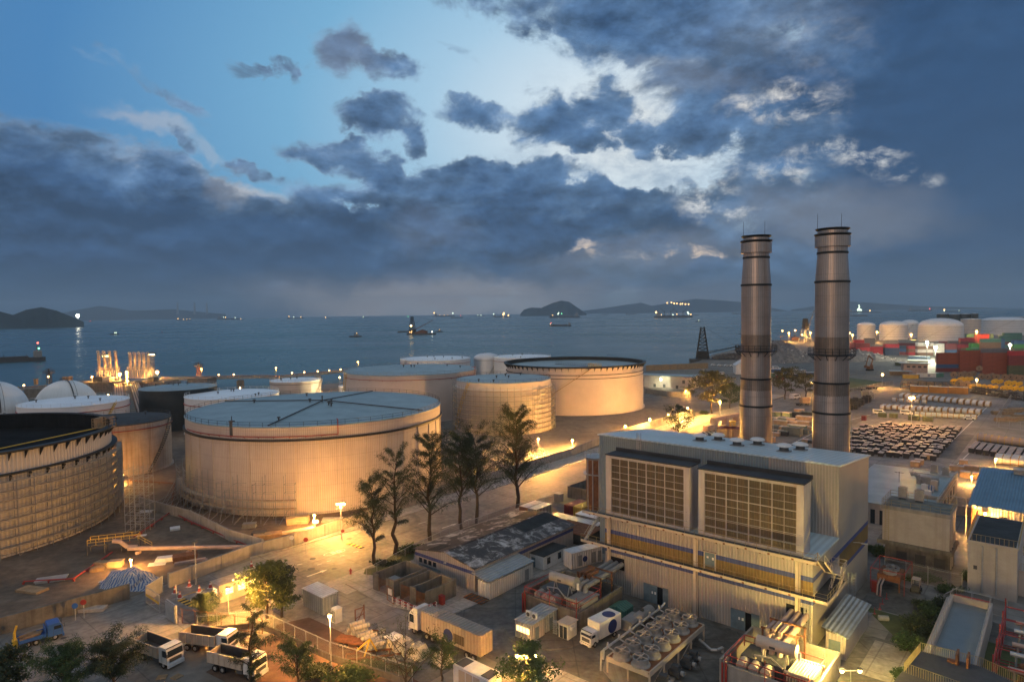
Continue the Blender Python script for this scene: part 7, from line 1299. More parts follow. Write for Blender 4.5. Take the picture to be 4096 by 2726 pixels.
def paint(name, k, quads, mt='line paint', z=.022):
 m = MB(); [m.add([P(k, x, y, z) for x, y in q], [(0, 1, 2, 3)]) for q in quads]; return ground_sheet(m, name, mt)
def stroke(k, x0, y0, x1, y1, w):
 p, q = P(k, x0, y0), P(k, x1, y1); d = (q-p).normalized(); n = Vector((-d.y, d.x, 0))*w/2; return [p-n, q-n, q+n, p+n]
m = MB()
for s in (('b', 385, 855, 480, 822, .35), ('b', 320, 775, 355, 768, .3), ('b', 1300, 527, 1370, 505, .35), ('b', 455, 775, 485, 768, .2), ('b', 520, 752, 548, 746, .2), ('b', 610, 716, 640, 709, .2), ('b', 700, 690, 735, 682, .2), ('b', 1140, 498, 1190, 484, .2), ('b', 1450, 480, 1500, 462, .2), ('h', 850, 1140, 1040, 1090, .3), ('h', 2080, 985, 1560, 1490, .35), ('h', 1910, 1395, 1700, 1600, .3), ('h', 150, 1450, 560, 1240, .3), ('g', 2060, 1260, 2150, 1210, .25)):
 q = stroke(*s); m.add([(p.x, p.y, .024) for p in q], [(0, 1, 2, 3)])
for (x, y) in ((480, 822), (1370, 505)):
 a = P('b', x, y); d = (P('b', x, y)-P('b', x-95, y+33)).normalized(); n = Vector((-d.y, d.x, 0)); m.add([(p.x, p.y, .024) for p in (a+n*.5, a-n*.5, a+d*1.5)], [(0, 1, 2)])
m.f = [list(f) for f in m.f]; ground_sheet(m, 'road_markings', 'line paint')
m = MB(); c = P('b', 572, 692); d = (P('b', 645, 672)-P('b', 500, 712)); L_ = d.length/2; rz = math.atan2(d.y, d.x); m.M = Matrix.Translation((c.x, c.y, .024)) @ Matrix.Rotation(rz, 4, 'Z') @ Matrix.Diagonal((L_, L_*.42, 1, 1)); m.lathe([(1, 0), (.93, 0.0001)], 40)
def seg(x0, y0, x1, y1, w=.09): dx, dy = x1-x0, y1-y0; l = math.hypot(dx, dy); nx, ny = -dy/l*w, dx/l*w*2.2; m.add([(x0-nx, y0-ny, 0), (x1-nx, y1-ny, 0), (x1+nx, y1+ny, 0), (x0+nx, y0+ny, 0)], [(0, 1, 2, 3)])
for q in ((-.32, .55, 0, .55), (0, .55, 0, -.55), (-.32, 0, 0, 0), (-.32, -.55, 0, -.55), (.25, .5, .55, .5), (.55, .5, .55, -.5), (.55, -.5, .25, -.5), (.25, -.5, .25, .5)): seg(*q)
ground_sheet(m, 'speed_roundel', 'line paint')
m = MB(); [m.add([(p.x, p.y, .024) for p in stroke('a', 1240+i*28, 985-i*9, 1330+i*28, 955-i*9, .35)], [(0, 1, 2, 3)]) for i in range(3)]; ground_sheet(m, 'yellow_hatching', 'yellow line')
m = MB()
for (k, x, y, r) in (('a', 410, 1315, .5), ('a', 430, 1270, .4), ('a', 640, 1415, .45), ('a', 625, 1450, .45), ('a', 290, 1445, .5), ('b', 415, 803, .7), ('b', 425, 733, .6), ('b', 570, 800, .5), ('b', 670, 597, .6), ('b', 1680, 1102, .6), ('m', 380, 385, .4)):
 q = P(k, x, y, .026); m.lathe([(r, 0), (.01, .0001)], 18, q)
ground_sheet(m, 'manhole_covers', 'dark grey')
for i, (x, y) in enumerate(((843, 1105), (880, 1075), (897, 1040), (925, 1005), (880, 985))): m = MB(); m.cyl((0, 0, .06), (0, 0, 1.0), .05, None, 8); m.cyl((0, 0, 0), (0, 0, .06), .25, None, 12); solo(m, 'delineator_post', 'red paint', 'red flexible post in the row on the yard right of the lean-to shed', 'post', P('d', x, y), 0, 'red posts on the yard')
# containers behind the warehouse, white-roofed stores, walls
def box40(label, mt, u0, u1, v0, v1, z0, h, name='freight_container', group='freight containers behind the warehouse', roof=None, rz=0):
 t = gthing(name, label, 'container', u0, v0, group, rz, z0); w, d = u1-u0, v1-v0; m = MB(); m.box(0, w, 0, d, .02, h); m.build('shell', mt, t); m = MB()
 for x in (-.02, w-.1):
  for y in (-.02, d-.1): m.box(x, x+.12, y, y+.12, 0, h+.02)
 m.build('frame', mt, t); m = MB(); [m.box(.1+i*(w-.2)/2, .05+(i+1)*(w-.2)/2, -.06, -.005, .15, h-.15) for i in range(2)]; m.build('door', mt, t)
 if roof: m = MB(); m.box(0, w, 0, d, h+.02, h+.06); m.build('roof', roof, t)
 return t
box40('rust-topped pale container behind the warehouse, left of its twin', 'box brownc', -37.0, -34.6, 21, 27, 0, 2.55, roof='tin white'); box40('grey pale-roofed container right next to the rust-topped one', 'box greyc', -34.4, -32, 21, 27, 0, 2.55, roof='tin white')
box40('maroon container behind the white-roofed stores', 'box maroon', -29.5, -27.1, 28.5, 34.6, 0, 2.55); box40('mustard yellow container beside the maroon one', 'box yellowc', -26.9, -24.5, 28.5, 34.6, 0, 2.55)
shed('long_store', 'long low store with white ribbed roof behind the warehouse', 'store', -27, -15, 20, 22.6, 2.3, 'dark grey', 'tin white', (.1, .2)); shed('white_store', 'short store with clean white roof against the hall', 'store', -22.8, -17.6, 23.8, 26.6, 2.7, 'grey paint', 'roof white', (.05, .1)); shed('dark_store', 'dark brown-roofed store in front of the white-roofed stores', 'store', -22, -13.2, 13.9, 19.6, 2.2, 'tank black', 'rust', (.1, .4))
m = MB(); m.box(-.9, .9, -.8, .8, .1, 2.0); m.box(-1, 1, -.9, .9, 2.0, 2.1); m.box(-.7, .7, -.83, -.8, .3, 1.8); m.box(-.8, .8, -.7, .7, 0, .1); solo(m, 'kiosk', 'grey paint', 'grey kiosk box beside the lit road behind the containers', 'kiosk', P('c', 398, 345), UA)
t = gthing('pump_house_wall', 'dark roofless concrete enclosure between the lit road and the hall', 'enclosure', -37.5, 41); m = MB(); m.box(0, 10, 0, .3, 0, 3); m.box(0, .3, .3, 10, 0, 3); m.box(9.7, 10, .3, 10, 0, 3); m.box(.3, 9.7, 9.7, 10, 0, 3); m.build('wall', 'concrete dark', t)
c = grid_on_ray('c', 655, 200, 33); t = thing('rusty_silo', 'rusty brown cylindrical silo against the left end of the hall', 'silo', c); hz = top('c', 655, 55, c); m = MB(); m.cyl((0, 0, 0), (0, 0, hz), 2.4, None, 28); m.build('shell', 'rust', t); m = MB(); m.lathe([(2.4, hz), (2.9, hz+.6), (2.2, hz+.8), (.01, hz+1.2)], 28); m.ringrail((0, 0), 2.8, hz+.6, 1.0, 14, .05); m.build('head', 'galv', t); m = MB(); [m.cyl((2.45*math.cos(a), 2.45*math.sin(a), 0), (2.45*math.cos(a), 2.45*math.sin(a), hz), .15, None, 6) for a in (3.6, 4.2, 4.8, 5.3)]; m.lathe([(2.4, hz*.75), (3.2, hz*.75), (3.2, hz*.75+.1), (2.4, hz*.75+.1)], 24); m.build('riser_pipe', 'galv', t)
# plant between hall and substation
t = gthing('cooling_fan_unit', 'two-fan cooler inside red pipe frame beyond the hall corner', 'cooler', 36.2, 29); m = MB(); m.box(0, 3.4, 0, 4.6, 1.6, 2.6); [m.bar((x, y, 0), (x, y, 1.6), .16) for x in (.1, 3.3) for y in (.1, 4.5)]; m.build('casing', 'rust', t)
for y in (1.2, 3.4): m = MB(); m.lathe([(1.05, 2.6), (1.05, 3.1), (.95, 3.1), (.95, 2.65)], 24, (1.7, y, 0)); m.bar((.7, y, 3.1), (2.7, y, 3.1), .1); m.cyl((1.7, y, 2.8), (1.7, y, 3.4), .3, None, 10); m.build('fan', 'grey paint', t)
m = MB(); m.tube([Vector(p) for p in ((-.8, -1, 3.7), (4.2, -1, 3.7), (4.2, 6, 3.7), (-.8, 6, 3.7), (-.8, -1, 3.7))], .07, 6); [m.bar((x, y, 0), (x, y, 3.7), .1) for x in (-.8, 4.2) for y in (-1, 6)]; m.build('sprinkler_frame', 'red paint', t); m = MB(); [m.tube([(.6+i*.5, -.4, 2.0), (.6+i*.5, -2.6, 1.6), (.6+i*.5, -3.2, 0)], .14, 8) for i in range(2)]; m.build('water_pipe', 'stone pink', t)
t = gthing('forklift', 'small dark forklift parked in front of the substation', 'forklift', 41.6, 31.5); m = MB(); m.box(-.6, .6, -1, .7, .35, 1.0); m.box(-.55, .55, -1, -.5, 1.0, 1.3); m.build('body', 'dark grey', t); m = MB(); [m.bar((x, y, 1), (x, y, 2.2), .08) for x in (-.55, .55) for y in (-.8, .6)]; m.box(-.6, .6, -.9, .7, 2.2, 2.28); m.build('overhead_guard', 'cream paint', t); m = MB(); [m.bar((x, .9, .1), (x, .9, 2.6), .1) for x in (-.35, .35)]; [m.box(x-.06, x+.06, .9, 2.0, .1, .15) for x in (-.35, .35)]; m.build('mast', 'dark grey', t); [wheel(t, .0+s*0, 0, .01, .01) for s in ()]; m = MB(); [m.cyl((s*.6, y, .32), (s*.75, y, .32), .32, None, 14) for s in (-1, 1) for y in (-.7, .5)]; m.build('wheels', 'rubber', t)
m = MB(); [m.cbox((i*.25, .1*i, .15+.12*(i % 3)), (2.6, .3, .1), 0, .2*i) for i in range(6)]; m.cyl((3, .5, .4), (4.2, 1.2, .4), .4, None, 12); solo(m, 'board_heap', 'grey paint', 'loose boards and drum heaped behind the lean-to shed', 'heap', W(36, 15.6), UA); m = MB(); m.box(-.4, .4, -.3, .3, 0, 1.9); m.box(-.45, .45, -.35, .35, 1.9, 1.98); m.box(-.3, .3, -.33, -.3, .4, 1.7); solo(m, 'fire_cabinet', 'red paint', 'red fire cabinet at the far right corner of the hall', 'fire cabinet', W(36.2, 27), UA)
# pipe racks at the right edge
t = gthing('pipe_rack', 'dense red-framed pipe rack with stacked vessels at the lower right edge', 'pipe rack', 54.2, 2)
m = MB()
for z in (.8, 2.6, 4.4): m.tube([Vector(p) for p in ((0, 0, z), (14, 0, z), (14, 20, z), (0, 20, z), (0, 0, z))], .09, 6); [m.bar((0, y, z), (14, y, z), .1) for y in (5, 10, 15)]
[m.bar((x, y, 0), (x, y, 5.6 if x == 0 else 4.6), .14) for x in (0, 4.6, 9.3, 14) for y in (0, 5, 10, 15, 20)]; m.build('red_frame', 'red paint', t)
for i in range(4):
 for j in range(3): m = MB(); x, y = 2.8+i*2.4, 3.2+j*5.6; m.cyl((x, y, .3), (x, y, 3.6), .45, None, 12); m.ball((x, y, 3.6), .45, 12, 0, True); [m.cyl((x, y, z), (x, y, z+.15), .6, None, 12) for z in (1.2, 2.6)]; m.build('vessel', 'rust' if j == 0 else 'grey paint', t)
for j in range(5): m = MB(); z = 3.9+.3*(j % 2); m.tube([(1.4, 1+j*3.8, z), (13, 1.4+j*3.8, z), (13, 1.4+j*3.8, .5)], .3, 10); [m.cyl((2+i*2.2, 1+j*3.8, z), (2+i*2.2, 1+j*3.8, z-1.5), .14, None, 6) for i in range(5)]; m.build('header_pipe', 'galv' if j % 2 else 'stone pink', t)
m = MB(); [m.bar((1.6, y, 0), (1.6, y, 5), .05) for y in (-.3, .3)]; [m.bar((1.6, -.3, i*.35), (1.6, .3, i*.35), .04) for i in range(14)]; m.build('ladder', 'timber', t)
# ================================================================== storage yard
def drum_mesh(mt, fl, r=1.1, L=2.3):
 m = MB(); m.cyl((-L/2, 0, r), (L/2, 0, r), r*.84, None, 20, 0, False)
 for s in (-1, 1): m.cyl((s*L/2-.06, 0, r), (s*L/2+.06, 0, r), r, None, 20, 1); m.cyl((s*(L/2+.065), 0, r), (s*(L/2+.075), 0, r), r*.18, None, 8, 2)
 return m, [mt, fl, 'black inside']
class Rep:                              # first of a kind is built, the rest share its mesh
 def __init__(s, name, mb, mats, cat, group): s.a = (name, mb, mats, cat, group); s.o = None
 def __call__(s, loc, rz, label, scale=None):
  name, mb, mats, cat, group = s.a
  if s.o is None: s.o = mb.build(name, mats); o = s.o
  else: o = s.o.copy(); COL.objects.link(o)
  o.location = loc; o.rotation_euler = (0, 0, rz); o['label'] = label; o['category'] = cat; o['group'] = group
  if scale: o.scale = scale
  return o
dr = Rep('cable_drum', *drum_mesh('drum wrap', 'drum flange', 1.1, 1.9), 'cable drum', 'pale cable drums in the yard block')
rn = random.Random(31)
def drum_row(rep, k, a, b, n, label, back=0, dv=2.5, sc=1.0, rz=UA, backlab='row behind it'):
 p, q = P(k, *a), P(k, *b)
 for j in range(back+1):
  for i in range(n): rep(p.lerp(q, i/(n-1))+V*(dv*j)+Vector((rn.uniform(-.1, .1), rn.uniform(-.1, .1), 0)), rz+rn.uniform(-.03, .03), label % (['front row', 'second row', 'third row', 'back row'][j]), (sc,)*3 if sc != 1 else None)
drum_row(dr, 'h', (1300, 948), (2040, 1026), 15, 'pale cable drum in the %s of the rear block below the orange containers', 3)
drum_row(dr, 'h', (1240, 980), (1500, 1000), 5, 'pale cable drum in the loose %s of five between the drum blocks', 0)
drum_row(dr, 'h', (1140, 1046), (1960, 1090), 16, 'pale cable drum in the %s of the middle block behind the vans', 2)
drum_row(dr, 'h', (1440, 1105), (1925, 1132), 11, 'pale wrapped cable drum in the single %s right of the white vans', 0)
dc = Rep('cable_drum', *drum_mesh('drum copper', 'drum yellow', 1.25), 'cable drum', 'copper-lit cable drums at the right edge')
drum_row(dc, 'h', (1990, 1322), (2350, 1368), 7, 'copper-lit cable drum with yellow flanges in the %s by the right lane', 1, 2.7)
drum_row(dr, 'o', (1790, 545), (2300, 600), 4, 'pale cable drum in the %s behind the warm-lit tin roof', 3, 2.4)
def crate_mesh(w, d, h, fins=True):
 m = MB(); m.box(-w/2, w/2, -d/2, d/2, .12, h-.16, 0); m.box(-w/2-.05, w/2+.05, -d/2-.05, d/2+.05, h-.16, h, 1); m.box(-w/2, -w/2+.15, -d/2, d/2, 0, .12, 0); m.box(w/2-.15, w/2, -d/2, d/2, 0, .12, 0)
 if fins:
  for i in range(4): y = -d/2+d*(i+.5)/4; m.box(w/2, w/2+.12, y-.03, y+.03, .3, h-.3, 0); m.box(-w/2-.12, -w/2, y-.03, y+.03, .3, h-.3, 0)
 return m
cr = [Rep('equipment_crate', crate_mesh(1.35, 1.3, hh), ['crate dark', 'crate top'], 'crate', 'dark crates with pale lids in the great block') for hh in (1.35, 1.8, 1.05)]
spots = []
for i in range(14):
 for j in range(25):
  u, v = -1.5+i*2.3, 137+j*2.75+i*.55
  if rn.random() < .09 or (u < 2 and v > 196): continue
  spots.append((u+rn.uniform(-.28, .28), v+rn.uniform(-.35, .35), j))
spots.sort(key=lambda s: s[1]); m = MB()
for n, (u, v, j) in enumerate(spots):
 if n < 300:
  lab = 'dark pale-lidded crate in the %s of the great block behind the hall' % ('front rows' if v < 152 else 'middle rows' if v < 168 else 'rear rows' if v < 182 else 'last rows')
  rn.choice(cr)(W(u, v), UA+rn.uniform(-.08, .08), lab)
 else:
  q = W(u, v); m.M = Matrix.Translation(q) @ Matrix.Rotation(UA+rn.uniform(-.08, .08), 4, 'Z'); m.box(-.67, .67, -.65, .65, .1, 1.25, 0); m.box(-.72, .72, -.7, .7, 1.25, 1.4, 1)
o = m.build('crate_mass', ['crate dark', 'crate top']); o['kind'] = 'stuff'; o['label'] = 'far rows of dark pale-lidded crates'; o['category'] = 'crates'
for i in range(8):
 for j in range(6): cr[1](W(36.5+i*2.0+j*.1, 164+j*2.5-i*.7), UA, 'dark grey-lidded crate in the %s row of the small block at the lane' % (['front', 'second', 'third', 'fourth', 'fifth', 'last'][j]))
for i, (k, x, y, s) in enumerate((('o', 60, 610, 1.4), ('o', 140, 560, 1.3), ('o', 330, 450, 1.3), ('o', 1065, 560, 1.2), ('o', 870, 690, 1.3), ('o', 980, 700, 1.3), ('o', 1160, 690, 1.3), ('o', 1280, 700, 1.3), ('o', 1100, 830, 1.4), ('o', 1370, 870, 1.5))):
 m = crate_mesh(1.6*s, 1.4*s, 1.3*s); solo(m, 'machine_crate', ['crate wood', 'crate top'], ['tan crate nearest the flat grey roof corner', 'brown crate behind the tan one at the roof corner', 'maroon crate at the lane edge of the great block', 'lone orange crate on the white lane line', 'leftmost orange crate before the yard gate', 'second orange crate before the yard gate', 'third orange crate before the yard gate', 'fourth orange crate before the yard gate', 'large lit crate inside the yard gate', 'large lit crate under the eave of the blue roof'][i], 'crate', P(k, x, y), UA, 'lit crates near the yard gate')
# crates between the chimneys
cc = (('crate green', 'crate top'), ('crate grey', 'crate grey'), ('crate wood', 'crate top'), ('crate dark', 'crate grey'))
lst = [(200, 910, 3, 3, 2.4, 0), (315, 915, 3, 3, 2.4, 0), (480, 930, 3.4, 3, 2.5, 0), (670, 930, 3, 3, 2.6, 3), (200, 990, 4, 3, 1.5, 0), (400, 985, 4, 3, 1.5, 0), (560, 1000, 4, 3, 1.4, 2), (300, 1060, 3.6, 2.8, 1.9, 2), (430, 1075, 3, 2.6, 1.9, 2), (580, 1070, 5, 2.6, 1.6, 2), (790, 1085, 5.5, 2.6, 1.9, 2), (860, 980, 8, 3, 1.8, 2), (900, 880, 7, 3, 1.6, 3), (720, 840, 4, 2.6, 2.0, 2), (220, 1140, 4.4, 3, 1.4, 1), (380, 1150, 4.4, 3, 1.2, 2), (680, 1150, 7, 3, 1.7, 0), (480, 1180, 3.4, 2.6, 1.4, 1), (640, 1280, 4.6, 3.4, 3.2, 1), (820, 1250, 3, 2.6, 2.0, 1), (210, 1230, 3, 2.4, 1.3, 3), (420, 1280, 3, 2.4, 1.8, 3), (310, 1230, 3.4, 2.2, 1.2, 2), (240, 1285, 3.6, 2, 1.4, 2), (930, 1180, 1.6, 1.6, 1.6, 2), (850, 1410, 2.4, 1.8, 1.2, 2), (960, 1430, 2, 1.8, 1.2, 3), (190, 1400, 2, 1.6, 1.8, 2)]
ords = ['topmost', 'middle', 'lowest']
for i, (x, y, w, d, h, c) in enumerate(lst):
 nm = ['olive green', 'dark green', 'tan wooden', 'dark'][c]; pos = 'left' if x < 350 else 'centre' if x < 620 else 'right'; dep = 'far' if y < 1000 else 'middle' if y < 1160 else 'near'
 m = crate_mesh(w, d, h, c == 3); solo(m, 'machine_crate', list(cc[c]), '%s %smachine crate at the %s %s of the yard seen between the chimneys' % (nm, 'long ' if w > 5 else 'low ' if h < 1.5 else 'tall ' if h > 2.3 else '', dep, pos), 'crate', P('t', x, y), UA, 'machine crates between the chimneys')
for i, x in enumerate((1640, 1730, 1850)): m = crate_mesh(4, 4.4, 4.2, False); solo(m, 'machine_crate', ['crate wood', 'box maroon'], ['left', 'middle', 'right'][i]+' tall brown crate just left of the left chimney', 'crate', P('y', x, 1290), UA, 'brown crates by the left chimney')
t = thing('gantry_machine', 'pale concrete-coloured gantry machine with yellow engine by the lit road', 'gantry machine', P('y', 1660, 1110), UA+1.4); m = MB(); [m.box(x, x+1.6, -1.2, 1.2, 0, 5) for x in (-9, -1, 7)]; m.box(-9, 9, -.9, .9, 4.2, 5.6); m.box(-14, -9, -1, 1, 1, 3); m.build('frame', 'stone pink', t); m = MB(); m.box(2, 6, -1, 1, .3, 2.8); m.box(-6.5, -3, -1, 1, .3, 2.2); m.build('engine', 'yellow paint', t); m = MB(); m.rail([(-14, -2.6, 0), (12, -2.6, 0)], 2.6, .1, 3, 2); m.build('guard_rail', 'galv', t)
m = MB(); [m.box(i*1.1, i*1.1+.7, j*1.3, j*1.3+.7, 0, .8, (i+j) % 2) for i in range(9) for j in range(5)]; o = solo(m, 'kerbstone_stock', ['white paint', 'dark grey'], 'close-set black and white kerb blocks beside the gantry machine', 'block stock', P('y', 1180, 1215), UA); o['kind'] = 'stuff'
# dark transformers in a row, vans, cars, trailers
tr = [(300, 1400, 2.6, 3.0), (400, 1385, 2.8, 3.2), (480, 1330, 2.6, 2.8), (560, 1290, 2.6, 3.2), (650, 1240, 3, 3.6), (720, 1220, 2.8, 3.6), (640, 1110, 2.6, 4.2), (700, 1115, 2.4, 4.2), (760, 1110, 2.4, 4.2), (810, 1160, 2.2, 3.8), (420, 1230, 3, 2.6), (340, 1250, 3, 2.6)]
for i, (x, y, w, h) in enumerate(tr):
 m = MB(); m.box(-w/2, w/2, -1.1, 1.1, .2, h*.8); [m.box(-w/2+.2+j*.4, -w/2+.3+j*.4, -1.6, -1.1, .5, h*.7) for j in range(int(w/.4)-1)]; m.cyl((-w/2+.3, .4, h*.9), (w/2-.3, .4, h*.9), .3, None, 10); [m.cyl((q, -.3, h*.8), (q, -.3, h), .1, None, 6) for q in (-.7, 0, .7)]; m.box(-w/2+.2, w/2-.2, -.9, .9, 0, .2)
 solo(m, 'stored_transformer', 'crate dark' if i < 6 or i > 9 else 'grey paint', ['nearest dark stored transformer beside the right chimney', 'second dark stored transformer from the near end of the row', 'third dark stored transformer from the near end of the row', 'fourth dark stored transformer in the row right of the chimney', 'tall dark stored transformer beside the small crates', 'tall dark stored transformer at the lamp end of the row', 'leftmost of the tall grey stored transformers at the row end', 'second of the tall grey stored transformers at the row end', 'third of the tall grey stored transformers at the row end', 'rightmost of the tall grey stored transformers at the row end', 'low dark stored transformer behind the near ones', 'low dark stored transformer touching the right chimney'][i], 'transformer', P('q', x, y), UA, 'stored transformers in the yard')
def car(kind='car'):
 t = thing('parked_'+kind, '', kind, (0, 0, 0), 0, 'parked cars and vans'); m = MB()
 if kind == 'car': ext(m, [(-2.1, .3), (2.1, .3), (2.15, .75), (1.3, .9), (.7, 1.4), (-1.0, 1.42), (-1.7, .95), (-2.1, .9)], -.85, .85)
 else: ext(m, [(-2.5, .35), (2.4, .35), (2.5, 1.0), (1.9, 1.25), (1.4, 2.0), (-2.45, 2.05)], -.9, .9)
 m.build('body', 'white paint', t); m = MB(); (m.box(-1.2, .9, -.87, .87, .98, 1.3) if kind == 'car' else m.box(-1.9, 1.3, -.92, .92, 1.25, 1.75)); m.build('side_windows', 'glass', t); m = MB(); [m.cyl((x, s*.7, .33), (x, s*.9, .33), .33, None, 12) for x in (-1.35, 1.35) for s in (-1, 1)]; m.build('wheels', 'rubber', t); return reg(t)
ca = car(); va = car('van'); nf = [0, 0]
for k, x, y, kd, r, lab in (('g', 1790, 698, 0, 0, 'leftmost white car of the row on the quay'), ('g', 1835, 697, 0, 0, 'second white car from the left on the quay'), ('g', 1912, 697, 0, 0, 'third white car from the left on the quay'), ('g', 1970, 700, 0, 0, 'fourth white car from the left on the quay'), ('g', 2030, 702, 0, 0, 'fifth white car from the left on the quay'), ('g', 2085, 704, 0, 0, 'rightmost white car of the row on the quay'), ('g', 1985, 778, 1, 0, 'lone white van crossing the open quay'), ('h', 220, 695, 1, 0, 'white van behind the trees between the chimneys'), ('h', 270, 705, 0, 0, 'white car right of the van between the chimneys'), ('h', 390, 712, 0, 0, 'white car near the right chimney, behind the trees'), ('h', 455, 718, 0, 0, 'white car hidden beside the right chimney top of the yard'), ('h', 1110, 1085, 1, UA, 'left white van parked in front of the cable drums'), ('h', 1345, 1090, 1, UA, 'right white van parked beside the drum row'), ('h', 1885, 1135, 0, UA, 'small pale car at the lane end of the drum row'), ('t', 640, 560, 1, .5, 'white van with cab lit orange between the chimneys')):
 s = (ca, va)[kd]; o = s if nf[kd] == 0 else dup(s, (0, 0, 0)); nf[kd] = 1; o.location = P(k, x, y); o.rotation_euler = (0, 0, r+.1); o['label'] = lab
 if k == 't': o.scale = (1.3,)*3
for i, (x, y, w) in enumerate(((1140, 1112, 3), (1235, 1118, 3), (1410, 1140, 4), (1530, 1150, 3.6), (980, 1140, 1.6))): m = crate_mesh(w, 2.2, 2.0, False); solo(m, 'green_crate', ['box olivec' if i < 4 else 'box maroon', 'crate green' if i < 4 else 'box maroon'], ['green crate nearest the left white van', 'second green crate between the white vans', 'long green crate in front of the right white van', 'green crate right of the light mast', 'small maroon crate alone on the lane'][i], 'crate', P('h', x, y), UA, 'green crates in front of the drums')
for i, (k, x, y, L_, lab) in enumerate((('h', 905, 890, 12, 'long dark flat trailer right of the right chimney'), ('h', 1045, 872, 7, 'short flat trailer with orange-lit load under the fence lamp'), ('t', 790, 690, 7, 'dark lorry chassis with pale box seen between the chimneys'))):
 t = thing('flat_trailer', lab, 'trailer', P(k, x, y), UA+.9); m = MB(); m.box(-L_/2, L_/2, -1.2, 1.2, 1.0, 1.3); m.build('bed', 'dark grey', t); m = MB(); (m.box(-L_/2+1, L_/2-2, -1, 1, 1.3, 1.9 if i else 1.6) if i < 2 else m.box(-1, 3.4, -1.2, 1.2, 1.3, 4)); m.build('load', 'crate wood' if i else 'dark grey', t); [wheel(t, x_, s*1.0) for x_ in (-L_/2+1, -L_/2+2.1, L_/2-1) for s in (-1, 1)]
# long orange containers, reels, racks
for i, (x0, x1) in enumerate(((1375, 1530), (1540, 1700), (1706, 1876))):
 a, b = P('h', x0, 898+i*6), P('h', x1, 906+i*6); t = thing('long_container', ['left', 'middle', 'right'][i]+' of three long mustard containers behind the drum block', 'container', a, math.atan2(b.y-a.y, b.x-a.x), 'long mustard containers'); L_ = (b-a).length; m = MB(); m.box(0, L_, 0, 2.5, .05, 3.6); m.build('shell', 'box orangec', t); m = MB(); m.box(0, L_, -.02, 2.52, 3.6, 3.75); m.build('roof', 'tin white', t); [(lambda m: m.box(x-.1, x+.1, -.05, 0, 0, 3.6) and m.build('corner_post', 'box orangec', t))(MB()) for x in (.1, L_-.1)]
dy = Rep('cable_drum', *drum_mesh('drum wrap', 'drum yellow', 1.15, 2.0), 'cable drum', 'yellow-flanged drums by the long containers')
for n, (x, y) in enumerate(((815, 735), (930, 735), (1040, 735), (1080, 905), (1215, 915), (1335, 925), (1490, 930), (1620, 940), (1850, 945), (1960, 950), (2110, 965), (2280, 975), (1625, 790), (1750, 798), (1935, 825), (2065, 835), (2210, 855))):
 for j in range(4): dy(P('r', x, y)+V*(2.15*j)+U*.3*j, UA+PI/2, 'yellow-flanged drum %s its line, %s part of the far drum field' % (['heading', 'second in', 'third in', 'last in'][j], 'far left' if n < 3 else 'near' if n < 12 else 'far right'))
db = Rep('cable_reel', *drum_mesh('drum brown', 'drum brown', 1.9, 2.6), 'cable reel', 'big brown cable reels below the container stacks')
for i, (x, y) in enumerate(((680, 645), (850, 650), (930, 630), (1060, 640), (1140, 620), (1350, 690), (1510, 700), (1600, 680), (1700, 705), (1900, 705), (2050, 700), (2180, 720), (2300, 730))): db(P('r', x, y), UA+PI/2+rn.uniform(-.2, .2), 'big brown cable reel %s of the row below the container stacks' % ('at the left end' if i < 2 else 'left of middle' if i < 5 else 'in the middle' if i < 8 else 'right of middle' if i < 10 else 'at the right end'))
db(P('r', 1290, 600)+Vector((0, 0, 3)), UA+PI/2, 'big brown reel lying on top of the reel row', None); d2 = Rep('cable_reel', *drum_mesh('drum wrap', 'drum brown', 2.1, 3.2), 'cable reel', 'huge pale cable reels'); d2(P('r', 820, 870), UA+PI/2, 'huge pale reel with brown face beside the yellow-covered one'); d2(P('r', 990, 895), UA+PI/2, 'huge pale reel nearest the yellow-flanged drums'); d3 = Rep('cable_reel', *drum_mesh('drum yellow', 'drum yellow', 2.0, 2.6), 'cable reel', 'huge pale cable reels'); d3(P('r', 690, 830), UA+PI/2, 'huge reel wrapped in bright yellow sheet')
def rack(label, k, a, b, dep, h, seed, mt='rust'):
 p, q = P(k, *a), P(k, *b); L_ = (q-p).length; t = thing('storage_rack', label, 'rack', p, math.atan2(q.y-p.y, q.x-p.x), 'open storage racks'); r_ = random.Random(seed); m = MB(); c = MB(); n = int(L_/4)
 for i in range(n+1): [m.bar((i*L_/n, y, 0), (i*L_/n, y, h), .2) for y in (0, dep)]
 for z in (h*.33, h*.66, h): [m.bar((0, y, z), (L_, y, z), .15) for y in (0, dep)]
 m.build('frame', 'dark grey', t)
 for i in range(int(L_*2.2)): c.cyl((r_.uniform(0, L_-3), r_.uniform(.2, dep-.2), r_.choice((0.2, h*.33+.2, h*.66+.2, h+.15))), (r_.uniform(0, L_), r_.uniform(.2, dep-.2), r_.choice((.25, h*.33+.25, h*.66+.25))), .12, None, 5) if i % 2 else c.cbox((r_.uniform(.5, L_-.5), dep/2, r_.choice((.5, h*.33+.5, h*.66+.5))), (r_.uniform(.5, 1.4), dep*.8, r_.uniform(.4, .9)))
 o = c.build('stored_stock', mt, t); o['kind'] = 'stuff'
rack('dark rack of pipes behind the long mustard containers, left part', 'h', (1310, 850), (1800, 865), 4, 3.4, 1, 'timber'); rack('long dark rack of stock running right of the mustard containers', 'h', (1880, 905), (2420, 985), 4, 4.2, 2, 'dark grey'); rack('brown rack of rods at the bend of the yard road', 'q', (1480, 900), (1700, 935), 5, 3.4, 3, 'crate wood')
